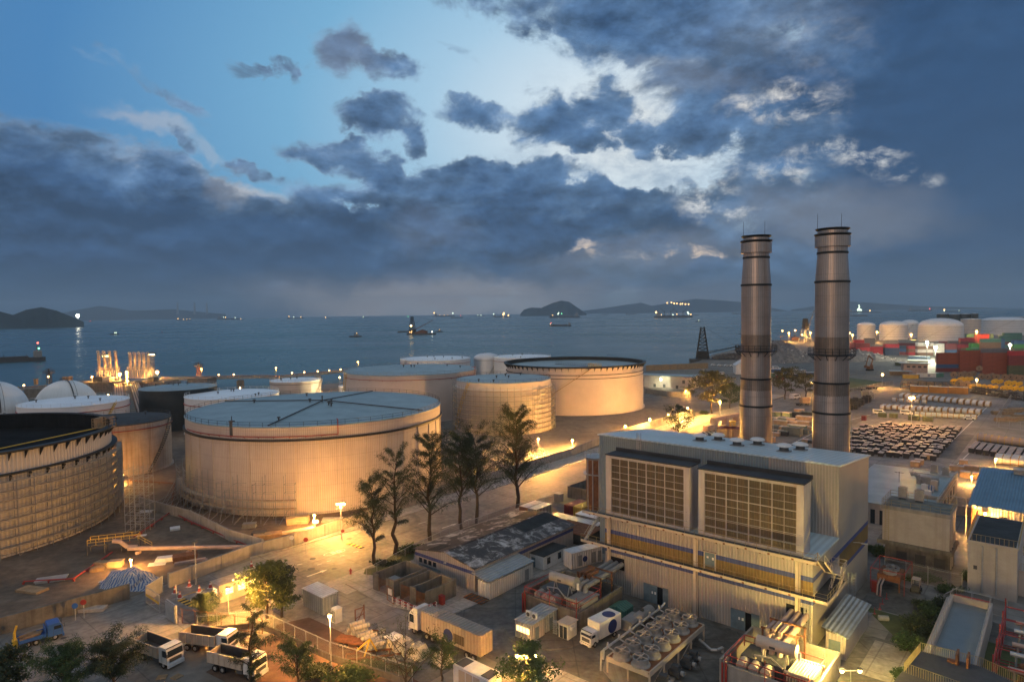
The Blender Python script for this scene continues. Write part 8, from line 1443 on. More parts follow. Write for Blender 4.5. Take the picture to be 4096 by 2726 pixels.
for i, (x, y) in enumerate(((2170, 1090), (2240, 1070), (2310, 1060), (2200, 1150), (2290, 1140), (2345, 1120))):
 m = MB(); [m.cyl((-4+rn.uniform(-.4, .4), (j % 7)*.34-1.1, .17+(j//7)*.3), (4+rn.uniform(-.4, .4), (j % 7)*.34-1.1, .17+(j//7)*.3), .16, None, 7) for j in range(35)]; solo(m, 'log_stack', 'timber', ['log stack at the near left of the fenced timber compound', 'second log stack of the compound, counted along its fence', 'log stack at the back of the timber compound', 'log stack just inside the compound fence corner', 'log stack in the middle of the compound front', 'log stack cut by the right picture edge'][i], 'log stack', P('h', x, y), UA+.55, 'log stacks in the timber compound')
# ================================================================== container port
cnum = {}
def cstack(k, x0, x1, yb, yt, cols, lab, deep=2.5):
 a, b = P(k, x0, yb), P(k, x1, yb); rz = math.atan2(b.y-a.y, b.x-a.x); L_ = (b-a).length; n = len(cols); h = (top(k, (x0+x1)/2, yt, a.lerp(b, .5)))/n; lev = ['bottom', 'second', 'third', 'fourth', 'fifth', 'sixth']
 for i, c in enumerate(cols):
  nm = {'rustred': 'rust-red', 'navyc': 'navy', 'bluec': 'blue', 'greenc': 'green', 'greyc': 'grey', 'whitec': 'white', 'olivec': 'olive', 'brownc': 'brown'}.get(c, c)
  t = thing('freight_container', '%s container, %s in %s' % (nm, (lev[i]+' from below') if 0 < i < n-1 else ('top one' if i else 'bottom one'), lab), 'container', (a.x, a.y, i*h), rz, 'containers stacked in the port'); m = MB(); m.box(.04, L_-.04, 0, deep, .04, h-.02); m.build('shell', 'box '+c, t)
  if L_ < 40 and a.length < 760: m = MB(); [m.box(x, x+.16, -.03, .05, .02, h) for x in (.03, L_-.2)]; m.box(.03, L_-.03, -.03, .04, h-.2, h-.01); m.build('edge_frame', 'box '+c, t)
  if i % 2 == 1 and a.length < 560: m = MB(); m.box(.5, .9, -.035, -.005, h*.2, h*.8); m.build('white_plate', 'white paint', t)
cstack('r', 285, 800, 515, 62, ['maroon', 'bluec', 'rustred', 'rustred', 'rustred'], 'the leftmost front stack of the port')
cstack('r', 825, 1345, 520, 8, ['rustred']*5, 'the second front stack of the port'); cstack('r', 1360, 1985, 575, -42, ['rustred']*4+['rustred', 'slate'], 'the third front stack of the port'); cstack('r', 1995, 2560, 595, 15, ['olivec', 'olivec', 'maroon', 'maroon', 'red'], 'the front stack at the right picture edge')
F = [(140, 230, 700, 535, ['maroon']*3, 'the far stack beside the right chimney'), (234, 408, 702, 545, ['maroon', 'red', 'maroon'], 'the far stack right of the chimney-side one'), (412, 592, 692, 588, ['red', 'red'], 'the low all-red far stack'), (598, 780, 696, 555, ['navyc', 'navyc', 'red'], 'the red-topped far stack over navy'), (786, 892, 690, 578, ['maroon', 'bluec', 'navyc'], 'the narrow navy-topped far stack'), (898, 1006, 695, 578, ['red', 'brownc', 'red'], 'the narrow red far stack before the lit white one'), (1013, 1216, 702, 540, ['brownc', 'whitec', 'brownc', 'whitec'], 'the floodlit white-topped far stack'), (1230, 1352, 705, 548, ['whitec']*4, 'the all-white far stack'), (1356, 1508, 700, 548, ['maroon', 'bluec', 'maroon', 'maroon'], 'the far stack right of the all-white one'),
     (1515, 1625, 690, 560, ['red', 'maroon', 'red'], 'the far stack behind the leftmost front stack'), (1560, 1850, 690, 605, ['maroon', 'greenc'], 'the low stack with dark green top'), (1690, 1825, 690, 545, ['teal', 'teal', 'greenc'], 'the bright-green-topped far stack'), (1830, 2065, 700, 490, ['maroon', 'brownc', 'brownc', 'brownc', 'teal'], 'the tall brown far stack'), (2066, 2112, 700, 490, ['bluec']*5, 'the narrow blue far stack'), (2230, 2420, 700, 508, ['maroon', 'olivec', 'greenc', 'bluec'], 'the blue-topped far stack at the right edge')]
for x0, x1, yb, yt, c, lab in F: cstack('p', x0, x1, yb, yt, c, lab, 6)
G_ = [(205, 340, 560, 503, ['red'], 'the back row near the small domed tank'), (343, 475, 560, 480, ['slate', 'slate'], 'the slate back stack below the first domed tanks'), (610, 760, 560, 505, ['greyc', 'greyc'], 'the grey back stack below the second domed tank'), (780, 1025, 580, 500, ['maroon', 'greyc'], 'the wide back stack below the big domed tank'), (1300, 1415, 580, 520, ['maroon'], 'the back row behind the white stack'), (1412, 1550, 590, 515, ['bluec', 'slate'], 'the slate-topped back stack'), (1552, 1738, 600, 480, ['red', 'maroon', 'red'], 'the red back stack below the dark tanks'), (1632, 1725, 560, 427, ['red', 'red', 'teal'], 'the teal-topped rear stack'), (1728, 1915, 560, 427, ['maroon', 'red', 'red'], 'the red rear stack'), (1918, 1972, 560, 427, ['teal', 'teal', 'teal'], 'the narrow all-teal rear stack'), (2068, 2200, 600, 452, ['teal', 'maroon', 'teal', 'teal'], 'the teal rear stack below the big ribbed tank'), (2108, 2330, 590, 413, ['maroon', 'maroon', 'teal', 'teal'], 'the highest teal rear stack')]
for x0, x1, yb, yt, c, lab in G_: cstack('p', x0, x1, yb, yt, c, lab, 6)
def ptank(label, xl, xr, yb, ye, yt, wall='tank white', k='p', dome=True, dist=None):
 c0 = P(k, (xl+xr)/2, yb) if dist is None else at(k, (xl+xr)/2, ye, dist); a, b = ray(k, xl, ye), ray(k, xr, ye); hb = abs(math.atan2(b.x, b.y)-math.atan2(a.x, a.y))/2; D = math.hypot(c0.x, c0.y); D = D/(1-math.sin(hb)); r = D*math.sin(hb); d = Vector((c0.x, c0.y, 0)).normalized(); c = d*D
 e = top(k, (xl+xr)/2, ye, c); tp = top(k, (xl+xr)/2, yt, c); tank(label, (c.x, c.y), r, e, wall, wall if dome else 'roof white', max(.3, tp-e), [(e*q, .35, .3) for q in (.25, .42, .58, .72, .86, .97)] if wall != 'tank black' else [], 'grey paint', None, None, (-.9, .4, 'grey paint') if dome else None, 3 if dome else 0, dome, 'storage tanks across the port', n=64)
ptank('small white domed tank nearest the right chimney', 243, 480, 500, 320, 278); ptank('white domed tank with slanting stair, second from the chimney', 522, 885, 512, 320, 262); ptank('white domed tank peeping out behind the stair tank', 790, 1032, 480, 300, 248); ptank('largest white domed tank of the port with dark hoops', 1003, 1592, 520, 325, 228); ptank('plain grey-white tank behind the largest domed tank', 1548, 1812, 480, 238, 232, 'tank pale', dome=False); ptank('huge flat-topped hooped tank at the right picture edge', 1800, 2420, 440, 250, 215)
for i, (a, b, y) in enumerate(((1250, 1402, 172), (1400, 1552, 178), (1548, 1692, 172), (1686, 1782, 168), (2225, 2420, 210))): ptank(['leftmost dark tank of the far cluster above the domed tank', 'second dark tank of the far cluster, with pale badge', 'third dark tank of the far cluster, with pale badge', 'rightmost black tank of the far cluster', 'dark tank top at the right picture edge behind the hooped tank'][i], a, b, 285, y, y-3, 'tank black', dome=False, dist=1500)
def heap(name, label, k, a, b, ytop, dep, n, seed):
 r_ = random.Random(seed); p, q = P(k, *a), P(k, *b); h = top(k, (a[0]+b[0])/2, ytop, p.lerp(q, .5)); d = (q-p); n_ = Vector((-d.y, d.x, 0)).normalized(); m = MB(); ax, ay = 28, 10; vs = []
 hf = [[h*max(0, (1-abs(-1+2*i/ax)**2.2))*max(0, 1-abs(-1+2*j/ay)**2)*r_.uniform(.75, 1.05) for j in range(ay+1)] for i in range(ax+1)]
 for i in range(ax+1):
  for j in range(ay+1): s = p+d*(i/ax)+n_*(dep*(j/ay)); vs.append((s.x, s.y, hf[i][j]-.1))
 m.add(vs, [(i*(ay+1)+j, (i+1)*(ay+1)+j, (i+1)*(ay+1)+j+1, i*(ay+1)+j+1) for i in range(ax) for j in range(ay)])
 for _ in range(n):
  u, v = r_.random(), r_.random(); s = p+d*u+n_*(dep*v); z = hf[int(u*ax)][int(v*ay)]*.95; m.cbox((s.x, s.y, z), (r_.uniform(.6, 3), r_.uniform(.3, 1.4), r_.uniform(.1, .7)), r_.randint(0, 2) % 2, r_.uniform(0, 3), r_.uniform(-.8, .8), r_.uniform(-.8, .8))
 o = m.build(name, ['scrap', 'tank pale']); o['kind'] = 'stuff'; o['label'] = label; o['category'] = 'scrap heap'
heap('scrap_heap', 'broad heap of shredded scrap metal between and behind the chimneys', 'h', (160, 655), (640, 640), 468, 60, 1500, 1); heap('scrap_heap', 'lower end of the scrap heap right of the right chimney', 'h', (560, 648), (1330, 628), 535, 50, 1200, 2)
def crane(label, k, x, yb, ytop, jx, jy):
 g = P(k, x, yb); h = top(k, x, ytop, g); t = thing('quay_crane', label, 'crane', g, .2, 'cranes on the quay'); m = MB(); s = h*.2
 for a, b in ((-s, -s), (s, -s), (s, s), (-s, s)): m.bar((a, b, 0), (a*.45, b*.45, h*.55), h*.028)
 for z in (.18, .36): [m.bar((-s*(1-z), y*(1-z), h*z), (s*(1-z), y*(1-z), h*z), h*.018) for y in (-s, s)]; m.bar((-s, -s, 0), (s*(1-z), -s*(1-z), h*z), h*.012); m.bar((s, -s, 0), (-s*(1-z), -s*(1-z), h*z), h*.012)
 m.build('portal_leg', 'grey paint', t); m = MB(); ext(m, [(-s*.6, h*.55), (s*.6, h*.55), (s*.35, h), (-s*.35, h)], -s*.4, s*.4); m.build('machine_tower', 'black steel', t)
 e = P(k, jx, yb); z = top(k, jx, jy, g); L_ = (e-g).length; m = MB(); [m.bar((s*.5, o_, h*.5), (L_*.95, o_*.3, z), h*.022) for o_ in (-1, 1)]; m.cyl((0, 0, h), (L_*.95, 0, z), .15, None, 4); [m.bar((s*.5+(L_*.95-s*.5)*i/8, -1, h*.5+(z-h*.5)*i/8), (s*.5+(L_*.95-s*.5)*(i+1)/8, 1, h*.5+(z-h*.5)*(i+1)/8), h*.01) for i in range(8)]; m.build('jib', 'grey paint', t)
crane('quay crane with dark tower between the chimneys', 'h', 475, 465, 265, 572, 195)
t = thing('work_pontoon', 'low dark pontoon with small cranes at the quay right of the left chimney', 'pontoon', P('h', 250, 470, SEA), -.2); m = MB(); m.box(-24, 30, -6, 6, -1, 3); m.build('hull', 'dark grey', t); m = MB(); [m.bar((x, 0, 3), (x, 0, 9+x % 5), .7) for x in (-12, 2, 14, 22)]; m.box(18, 27, -4, 4, 3, 8); m.build('deck_gear', 'rust', t)
t = thing('excavator', 'rusty excavator with folded boom in the scrap yard', 'excavator', P('q', 760, 480), .4); m = MB(); m.box(-2.4, 2.4, -1.6, 1.6, 0, 1.2); m.build('tracks', 'rubber', t); m = MB(); m.box(-2, 2, -1.4, 1.4, 1.3, 3.4); m.box(.6, 2, -1.2, .2, 3.4, 4.6); m.build('body', 'rust', t); m = MB(); m.tube([(1.5, .6, 2.6), (4, .6, 8.5), (-.5, .6, 11.5)], .5, 6); m.tube([(-.5, .6, 11.5), (-3.5, .6, 4)], .4, 6); m.cbox((-3.6, .6, 3.2), (1.8, 1.6, 1.6)); m.build('boom', 'rust', t)
t = thing('site_office', 'small pink two-storey office with oversailing flat roof in the scrap yard', 'office', P('q', 1590, 560), -.35); m = MB(); m.box(-1, 14, 0, 9, 0, 7.5); m.build('wall', 'stone pink', t); m = MB(); m.box(-3, 16, -1.5, 10.5, 7.5, 7.9); m.build('roof', 'tin', t); [(lambda m: m.box(1+i*3.5, 3+i*3.5, -.06, -.01, 4.6, 6) and m.build('window', 'dark grey', t))(MB()) for i in range(4)]
t = thing('open_shed', 'low grey-roofed open shed in front of the pink office', 'shed', P('q', 1270, 600), -.35); m = MB(); [m.bar((x, y, 0), (x, y, 3), .2) for x in (0, 6, 12) for y in (0, 6)]; m.box(0, 12, 5.8, 6, 0, 3); m.build('post', 'timber', t); m = MB(); m.box(-.5, 13, -1, 7, 3, 3.3); m.build('roof', 'tin', t)
for i, (k, x, y, w, mt, lab) in enumerate((('q', 1560, 670, 9, 'box yellowc', 'mustard container below the pink office'), ('q', 1740, 665, 5, 'box olivec', 'olive container beside the mustard one'), ('q', 1900, 640, 11, 'box whitec', 'white container with round emblem near the reels'), ('q', 2200, 640, 5, 'box teal', 'dark teal container right of the emblem container'), ('q', 2310, 630, 5, 'box teal', 'dark green container at the reel row end'), ('q', 1380, 365, 9, 'box olivec', 'dark container in the scrap yard behind the pink office'), ('q', 1670, 330, 15, 'box brownc', 'long brown skip behind the pink office'), ('q', 1670, 215, 18, 'box navyc', 'dark blue container at the foot of the far stacks'))):
 a = P(k, x, y); t = thing('freight_container', lab, 'container', a, -.2, 'loose containers around the scrap yard'); m = MB(); m.box(0, w, 0, 2.5, .05, 2.7); m.build('shell', mt, t); m = MB(); m.box(-.05, w+.05, -.05, 2.55, 2.7, 2.8); m.build('roof', 'roof blue', t)
 if i == 2: m = MB(); m.cyl((w*.6, -.02, 1.4), (w*.6, -.06, 1.4), .8, None, 20, 0); m.cyl((w*.6, -.06, 1.4), (w*.6, -.08, 1.4), .5, None, 20, 1); m.cyl((w*.6, -.08, 1.4), (w*.6, -.1, 1.4), .25, None, 12, 0); m.build('round_emblem', ['navy', 'white paint'], t)
for i, (x, y, w, c) in enumerate(((150, 60, 9, 'bluec'), (150, 140, 7, 'teal'), (270, 180, 4, 'maroon'), (350, 160, 12, 'navyc'), (700, 130, 10, 'navyc'))): t = thing('freight_container', ['blue container with white roof beside the left chimney', 'teal container below the blue one at the left chimney', 'small maroon container beside the left chimney trees', 'navy container behind the trees between the chimneys', 'navy container further right behind the trees'][i], 'container', P('t', x, y), -.15, 'loose containers on the quay'); m = MB(); m.box(0, w*1.3, 0, 3, .05, 3); m.build('shell', 'box '+c, t); m = MB(); m.box(0, w*1.3, 0, 3, 3, 3.1); m.build('roof', 'tin white', t)
t = thing('white_store', 'white gable-ended store left of the left chimney', 'store', P('g', 2112, 775), -.2); m = MB(); m.box(0, 12, 0, 14, 0, 6.5); m.build('wall', 'white paint', t); m = MB(); ext(m, [(-.4, 6.5), (12.4, 6.5), (6, 10.5)], -.4, 14.4); m.build('roof', 'tin white', t)
t = thing('pump_house', 'pale green flat-roofed pump house with two white floodlights', 'pump house', P('g', 1560, 905), -.5); m = MB(); m.box(-2, 12, 0, 12, 0, 7.4); m.box(-30, -2, 4, 16, 0, 7.0); m.build('wall', 'render', t); m = MB(); m.box(-2.3, 12.3, -.3, 12.3, 7.4, 7.8); m.box(-30.3, -2, 3.7, 16.3, 7.0, 7.4); m.build('roof', 'roof blue', t)
for x, y, z in ((1, -.05, .1), (5, -.05, 3.4), (8.5, -.05, 1.2), (-8, 3.95, .1), (-14, 3.95, .1), (-22, 3.95, 3)): m = MB(); m.box(x, x+1.6, y, y+.04, z, z+2); m.build('window', 'dark grey', t)
for i, (x, y) in enumerate(((1442, 822), (1567, 820))):
 g = P('g', x, 890); b = at('g', x, y, math.hypot(g.x, g.y)-6); m = MB(); m.ball((0, 0, 0), .55, 10); m.bar((0, 0, 0), (0, 3, .6), .12); o = solo(m, 'wall_floodlight', 'bulb white', ['left', 'right'][i]+' white floodlight on the pale green pump house', 'floodlight', b); l = bpy.data.lights.new('floodlight_lamp', 'POINT'); l.energy = 3500; l.color = (1, .95, .62); l.shadow_soft_size = .4; lo = bpy.data.objects.new('floodlight_lamp', l); COL.objects.link(lo); lo.parent = o; lo.location = (0, -.8, -.4)
# ================================================================== trees and bushes
def leafcloud(m, rn, c, r, n, size, slim, droop=.0, mi=0):
 for _ in range(n):
  d = Vector((rn.gauss(0, 1), rn.gauss(0, 1), rn.gauss(0, .8))); d = d/max(d.length, .01)*(rn.random()**.5); p = Vector((c[0]+d.x*r[0], c[1]+d.y*r[1], c[2]+d.z*r[2]))
  a = Vector((rn.uniform(-1, 1), rn.uniform(-1, 1), rn.uniform(-1, .6)-droop)).normalized(); b = a.cross(Vector((rn.uniform(-1, 1), rn.uniform(-1, 1), rn.uniform(-1, 1)))).normalized(); s = size*rn.uniform(.6, 1.4)
  m.add([p-b*s*slim, p+a*s*.5-b*s*slim*.6, p+a*s, p+b*s*slim], [(0, 1, 2, 3)], mi)
def tree(label, base, h, spread, seed, kind='casuarina', leaf='leaf dark', lean=(0, 0), dens=1.0, bare=.25, name=None, group='trees', r0=None):
 rn = random.Random(seed); t = thing(name or ('casuarina_tree' if kind == 'casuarina' else 'broadleaf_tree'), label, 'tree', base, 0, group); w = MB(); l = MB()
 nseg = 9; pts = [Vector((0, 0, -.2))]; r0 = r0 or h*.018+.05
 for i in range(nseg): pts.append(Vector((lean[0]*h*((i+1)/nseg)**1.3+rn.uniform(-.02, .02)*h, lean[1]*h*((i+1)/nseg)+rn.uniform(-.02, .02)*h, h*.97*(i+1)/nseg)))
 for i in range(nseg): w.cyl(pts[i], pts[i+1], r0*(1-i/nseg)+.03, r0*(1-(i+1)/nseg)+.03, 7, 0, False)
 nb = int((26 if kind == 'casuarina' else 18)*max(.6, dens))
 for b in range(nb):
  f = bare+(1-bare)*((b+rn.random())/nb); i = min(nseg-1, int(f*nseg)); p = pts[i].lerp(pts[i+1], f*nseg-i); a = b*2.4+rn.uniform(-.5, .5)
  ln = spread*1.5*((1-f)**.4*.62+.34)*(.45+1.0*rn.random()) if kind == 'casuarina' else spread*(0 if kind == 'casuarina' else math.sin(PI*min(1, .12+.82*(f-bare)/(1-bare)+.06))**.7)*rn.uniform(.55, 1.15); up = (rn.uniform(.35, 1.3) if kind == 'casuarina' else rn.uniform(.15, .7))
  e = p+Vector((math.cos(a), math.sin(a), up)).normalized()*ln; mid = p.lerp(e, .5)+Vector((0, 0, ln*.08)); w.cyl(p, mid, r0*.35*(1-f)+.03, r0*.2*(1-f)+.02, 5, 0, False); w.cyl(mid, e, r0*.2*(1-f)+.02, .012, 5, 0, False)
  if kind == 'casuarina':
   for q in (.35, .55, .72, .88, 1.0):
    c = p.lerp(mid, q*2) if q < .5 else mid.lerp(e, q*2-1); s = ln*(.13+.10*q); leafcloud(l, rn, c, (s, s, s*.8), int(58*dens), .5, .065, .35)
  else:
   for q in (.5, .8, 1.0): c = mid.lerp(e, q*2-1) if q > .5 else mid; s = ln*.30+.25; leafcloud(l, rn, c, (s, s, s*.7), int(52*dens), .34 if h < 12 else .6, .34)
 l.build('crown', leaf, t); w.build('trunk', 'bark', t); return t
def px_tree(label, k, bx, by, ty, spread, seed, **kw): b = P(k, bx, by); return tree(label, b, top(k, bx, ty, b), spread, seed, **kw)
G1 = 'slender casuarinas along the lit road'
px_tree('slender casuarina nearest the hydrant, first of the roadside row', 'b', 845, 775, 205, 4.0, 1, lean=(-.02, 0), dens=1.1, group=G1); px_tree('slender casuarina with bending tip, second in the roadside row', 'b', 980, 710, 15, 4.0, 2, lean=(.02, 0), dens=1.0, group=G1, bare=.3)
px_tree('dense casuarina behind the warehouse corner, third in the roadside row', 'b', 1222, 612, -75, 5.4, 3, dens=1.6, group=G1); px_tree('casuarina with tall bare stem, fourth in the roadside row', 'b', 1430, 535, -80, 5.0, 4, dens=1.5, group=G1, bare=.34)
px_tree('forked casuarina over the warehouse roof, fifth in the roadside row', 'b', 1535, 495, -105, 5.4, 5, dens=1.5, group=G1, bare=.3); px_tree('tallest dark casuarina at the far end of the roadside row', 'c', 118, 388, -260, 5.4, 6, dens=2.0, group=G1, bare=.2)
b = P('b', 120, 1135); tree('round leafy tree glowing yellow beside the gatehouse lamp', b, 8.6, 4.3, 7, 'broad', 'leaf', dens=1.5, bare=.2)
px_tree('smaller leafy tree joined to the glowing tree on its right', 'b', 215, 1130, 790, 3.0, 17, kind='broad', leaf='leaf dark', dens=1.1, bare=.3)
px_tree('big spreading tree behind the glaring road lamps', 'g', 1900, 1130, 740, 10, 8, kind='broad', leaf='leaf olive', dens=1.5, bare=.25); px_tree('dark tree right behind the big spreading tree', 'g', 2060, 1080, 850, 7, 18, kind='broad', leaf='leaf dark', dens=1.1, bare=.15)
px_tree('dark tree in front of the brightest road lamp', 'g', 1600, 1330, 1055, 6.2, 9, kind='broad', leaf='leaf dark', dens=1.3, bare=.15); px_tree('small round tree beyond the brightest road lamp', 'g', 1690, 985, 890, 5, 10, kind='broad', leaf='leaf olive', dens=.8, bare=.2)
px_tree('wide dark tree just right of the left chimney', 'h', 300, 960, 690, 9, 11, kind='broad', leaf='leaf olive', dens=1.3); px_tree('thin dark tree just left of the right chimney', 'h', 480, 950, 730, 6.5, 12, kind='broad', leaf='leaf olive', dens=.9)
GF = 'foreground trees along the bottom edge'
tree('dark leafy tree in the bottom left corner', P('a', 40, 1690), 6.3, 3.4, 13, 'broad', 'leaf dark', dens=1.2, group=GF); tree('feathery tree second from the bottom left corner', P('a', 440, 1680), 5.6, 3.2, 14, 'casuarina', 'leaf bush', dens=1.2, group=GF, bare=.1)
tree('feathery tree in front of the foremost dump truck tail', P('a', 770, 1600), 5.2, 3.2, 15, 'casuarina', 'leaf dark', dens=1.2, group=GF, bare=.1); tree('tall thin leaning tree in front of the half hidden dump truck', P('a', 1700, 1640), 10.8, 2.0, 16, 'casuarina', 'leaf dark', lean=(.04, 0), dens=.7, group=GF, bare=.1)
tree('sparse tree over the red ground fence at the bottom', P('b', 330, 1650), 6.2, 2.6, 19, 'casuarina', 'leaf bush', dens=.7, group=GF); tree('leafy crown at the bottom edge below the fan-roofed cabin', P('c', 190, 1700), 6.4, 3.8, 20, 'broad', 'leaf bush', dens=1.1, group=GF); tree('thin bare-branched tree at the bottom before the generator container', P('b', 1060, 1680), 7.5, 3.6, 21, 'casuarina', 'leaf olive', dens=.25, group=GF, bare=.2); tree('small lit tree over the rusty frame at the bottom', P('b', 1300, 1560), 4.6, 2.4, 22, 'casuarina', 'leaf bush', dens=.5, group=GF)
px_tree('small dark fir-like tree before the rusty corrugated fence', 'a', 1375, 1140, 990, 1.8, 23, dens=.9, bare=.1)
def bush(label, base, r, h, seed, leaf='leaf bush', n=900, size=.28):
 rn = random.Random(seed); t = thing('bush', label, 'bush', base, 0, 'bushes'); m = MB(); s = MB()
 for i in range(9): a, q = rn.uniform(0, 6.28), rn.random()**.5; c = (r[0]*.65*q*math.cos(a), r[1]*.65*q*math.sin(a), h*rn.uniform(.3, .65)); leafcloud(m, rn, c, (r[0]*.42, r[1]*.42, h*.38), n//9, size, .4); s.cyl((c[0]*.3, c[1]*.3, 0), c, .05, .02, 5, 0, False)
 m.build('foliage', leaf, t); s.build('stem', 'bark', t)
def ROT(q): return q
for i, (k, x, y, rx, ry, h, lf, lab) in enumerate((('a', 1440, 1150, 2.6, 1.2, 1.0, 'leaf bush', 'clipped shrub strip below the gatehouse'), ('b', 700, 1570, 4.5, 3, 2.2, 'leaf bush', 'round bush at the bottom edge under the mesh fence'), ('b', 480, 1530, 3.2, 2.4, 1.6, 'leaf dark', 'dark bush left of the round bottom bush'), ('b', 1090, 700, 4, 2.2, 1.9, 'leaf bush', 'bush at the warehouse corner beneath the slender trees'), ('b', 930, 780, 4.5, 1.4, 1.2, 'leaf dark', 'low bush row along the near road edge'), ('n', 120, 1150, 2.6, 2.6, 3.0, 'leaf bush', 'nearest big bush of the hedge beside the water basin'), ('n', 260, 900, 2.4, 3.2, 2.8, 'leaf dark', 'second bush of the hedge beside the water basin'), ('n', 430, 760, 2.2, 3.0, 2.6, 'leaf bush', 'third bush of the hedge beside the water basin'), ('n', 520, 620, 1.8, 2.6, 2.4, 'leaf dark', 'farthest bush of the hedge beside the water basin'), ('n', 320, 640, 2.0, 2.0, 1.8, 'leaf dark', 'low bush on the yard side of the hedge'), ('n', 680, 380, 3, 1.8, 1.3, 'leaf bush', 'bush by the fence before the beige concrete building'), ('n', 880, 250, 1.4, 1.4, 1.8, 'leaf bush', 'single round bush at the beige concrete building wall'), ('n', 250, 210, 4.5, 2.4, .9, 'leaf bush', 'flat weeds before the substation fence'), ('n', 30, 1540, 1.6, 1.6, 1.6, 'leaf bush', 'brightly lit bush at the bottom beside the corner roof'), ('d', 840, 690, 2.6, 3, 1.5, 'leaf bush', 'lit bush behind the far corner of the hall'), ('b', 800, 1480, 2.6, 1.6, .9, 'leaf bush', 'weeds around the rusty frame on the red ground'), ('b', 1010, 1500, 3.4, 1.8, 1.0, 'leaf bush', 'weeds along the mesh fence below the sheeted crates'), ('g', 1830, 1140, 2.4, 2, 2.4, 'leaf', 'small yellow-lit shrub between the glaring road lamps'))):
 bush(lab, P(k, x, y), (rx, ry), h, 40+i, lf, int(500+rx*ry*110))
# ================================================================== lamps
SOD = (1, .45, .095)
LIGHTS = []
def lamp(label, k, x, yh, yb, power, r=.32, style='post', color=SOD, group='sodium lamps', bulb='bulb', hgt=None, head=1, off=None, soft=.35):
 g = P(k, x, yb); h = hgt or max(2.0, top(k, x, yh, g)); t = thing('street_lamp' if style in ('post', 'twin') else 'yard_floodlight' if style == 'flood' else 'small_lamp', label, 'lamp', g, 0, group); m = MB(); m.cyl((0, 0, 0), (0, 0, h+.1), .07+h*.006, .06, 8); m.cyl((0, 0, 0), (0, 0, .5), .16, None, 8); m.build('post', 'galv', t)
 hs = {'twin': (-.75, .75), 'flood': (-1.1, 1.1)}.get(style, (0,))
 if len(hs) > 1: m = MB(); m.bar((-1.2, 0, h), (1.2, 0, h), .1); m.build('cross_arm', 'galv', t)
 for q in hs:
  m = MB(); m.cbox((q, 0, h+.22), (.7 if style != 'flood' else .5, .45, .16)); hd = m.build('lamp_head', 'dark grey', t)
  m = MB(); m.ball((q, -.05, h-.02), r, 12); m.build('bulb', bulb, hd)
 if power:
  l = bpy.data.lights.new('lamp_light', 'POINT'); l.energy = power*LM; l.color = color; l.shadow_soft_size = soft; o = bpy.data.objects.new('lamp_light', l); COL.objects.link(o); o.parent = t; o.location = off or (0, -.35, h-.55)
 return t
lamp('tall twin-headed lamp blazing beside the lit road before the huge cream tank', 'b', 620, 360, 600, 7800, .3, 'twin', group='lamps along the lit road')
lamp('short lamp behind the bund wall left of the tall twin lamp', 'b', 438, 437, 525, 2200, .3)
lamp('lamp shining on the striped tarpaulin mound', 'a', 890, 738, 812, 2200, .26)
lamp('glaring lamp on a tall pole over the red ground', 'b', 550, 1115, 1480, 3800, .26, group='yard lamps')
lamp('lamp on a pole behind the glowing leafy tree at the gatehouse', 'a', 1550, 935, 1130, 6500, .2, off=(2.2, -2.8, 5.4))
lamp('unlit lamp post standing at the bund wall right of the tarpaulin mound', 'a', 1328, 625, 905, 0, .05, bulb='grey paint')
lamp('twin floodlight pole at the bottom edge below the site cabin', 'c', 182, 1385, 1640, 5200, .28, 'flood', group='yard lamps')
lamp('twin floodlight pole lighting the bright transformer bay at the bottom edge', 'd', 680, 1490, 1700, 4600, .24, 'flood', color=(1, .66, .16), group='yard lamps', off=(-2.2, .6, 6.2))
lamp('road lamp right of the brightest one, before the big spreading tree', 'g', 1970, 1018, 1165, 18000, .45, group='lamps along the lit road'); lamp('brightest road lamp, behind the dark round tree', 'g', 1680, 1080, 1195, 24000, .5, group='lamps along the lit road'); lamp('road lamp above the far edge of the hall roof', 'g', 1342, 1177, 1290, 14000, .45, group='lamps along the lit road')
lamp('smaller lamp left of the road lamp above the hall roof', 'g', 1123, 1240, 1320, 4200, .4); lamp('lamp on the concrete apron before the scaffolded tank', 'g', 648, 1364, 1425, 4200, .36); lamp('low lamp at the yellow wall beside the tallest casuarina', 'g', 343, 1445, 1500, 34000, .3, hgt=5.5, off=(1.2, -2.6, 5.2))
lamp('tiny lamp above the dark round tree', 'g', 1508, 1135, 1175, 1500, .3); lamp('lamp glowing in the small round tree near the pump house', 'g', 1665, 922, 985, 2500, .35)
lamp('lamp just left of the right chimney', 'h', 528, 818, 930, 7000, .6, group='lamps in the storage yard'); lamp('lamp at the corner of the grass field', 'h', 1137, 745, 860, 9000, .6, group='lamps in the storage yard'); lamp('lamp shining over the yellow-flanged drums', 'h', 1946, 790, 900, 9000, .6, group='lamps in the storage yard'); lamp('tall light mast standing among the cable drums', 'h', 1387, 945, 1190, 16000, .5, 'twin', group='lamps in the storage yard')
q = W(48.0, 68.3, 5.6); t = thing('wall_lamp', 'orange lamp glaring under the eave of the blue-roofed shed', 'lamp', q, UA, 'wall lamps'); m = MB(); m.ball((0, -.3, 0), .3, 12); m.build('bulb', 'bulb', t); m = MB(); m.bar((0, .4, .2), (0, -.3, .3), .08); m.build('bracket', 'dark grey', t); l = bpy.data.lights.new('lamp_light', 'POINT'); l.energy = 2500*LM; l.color = SOD; l.shadow_soft_size = .3; o = bpy.data.objects.new('lamp_light', l); COL.objects.link(o); o.parent = t; o.location = (0, -1.0, -.4)
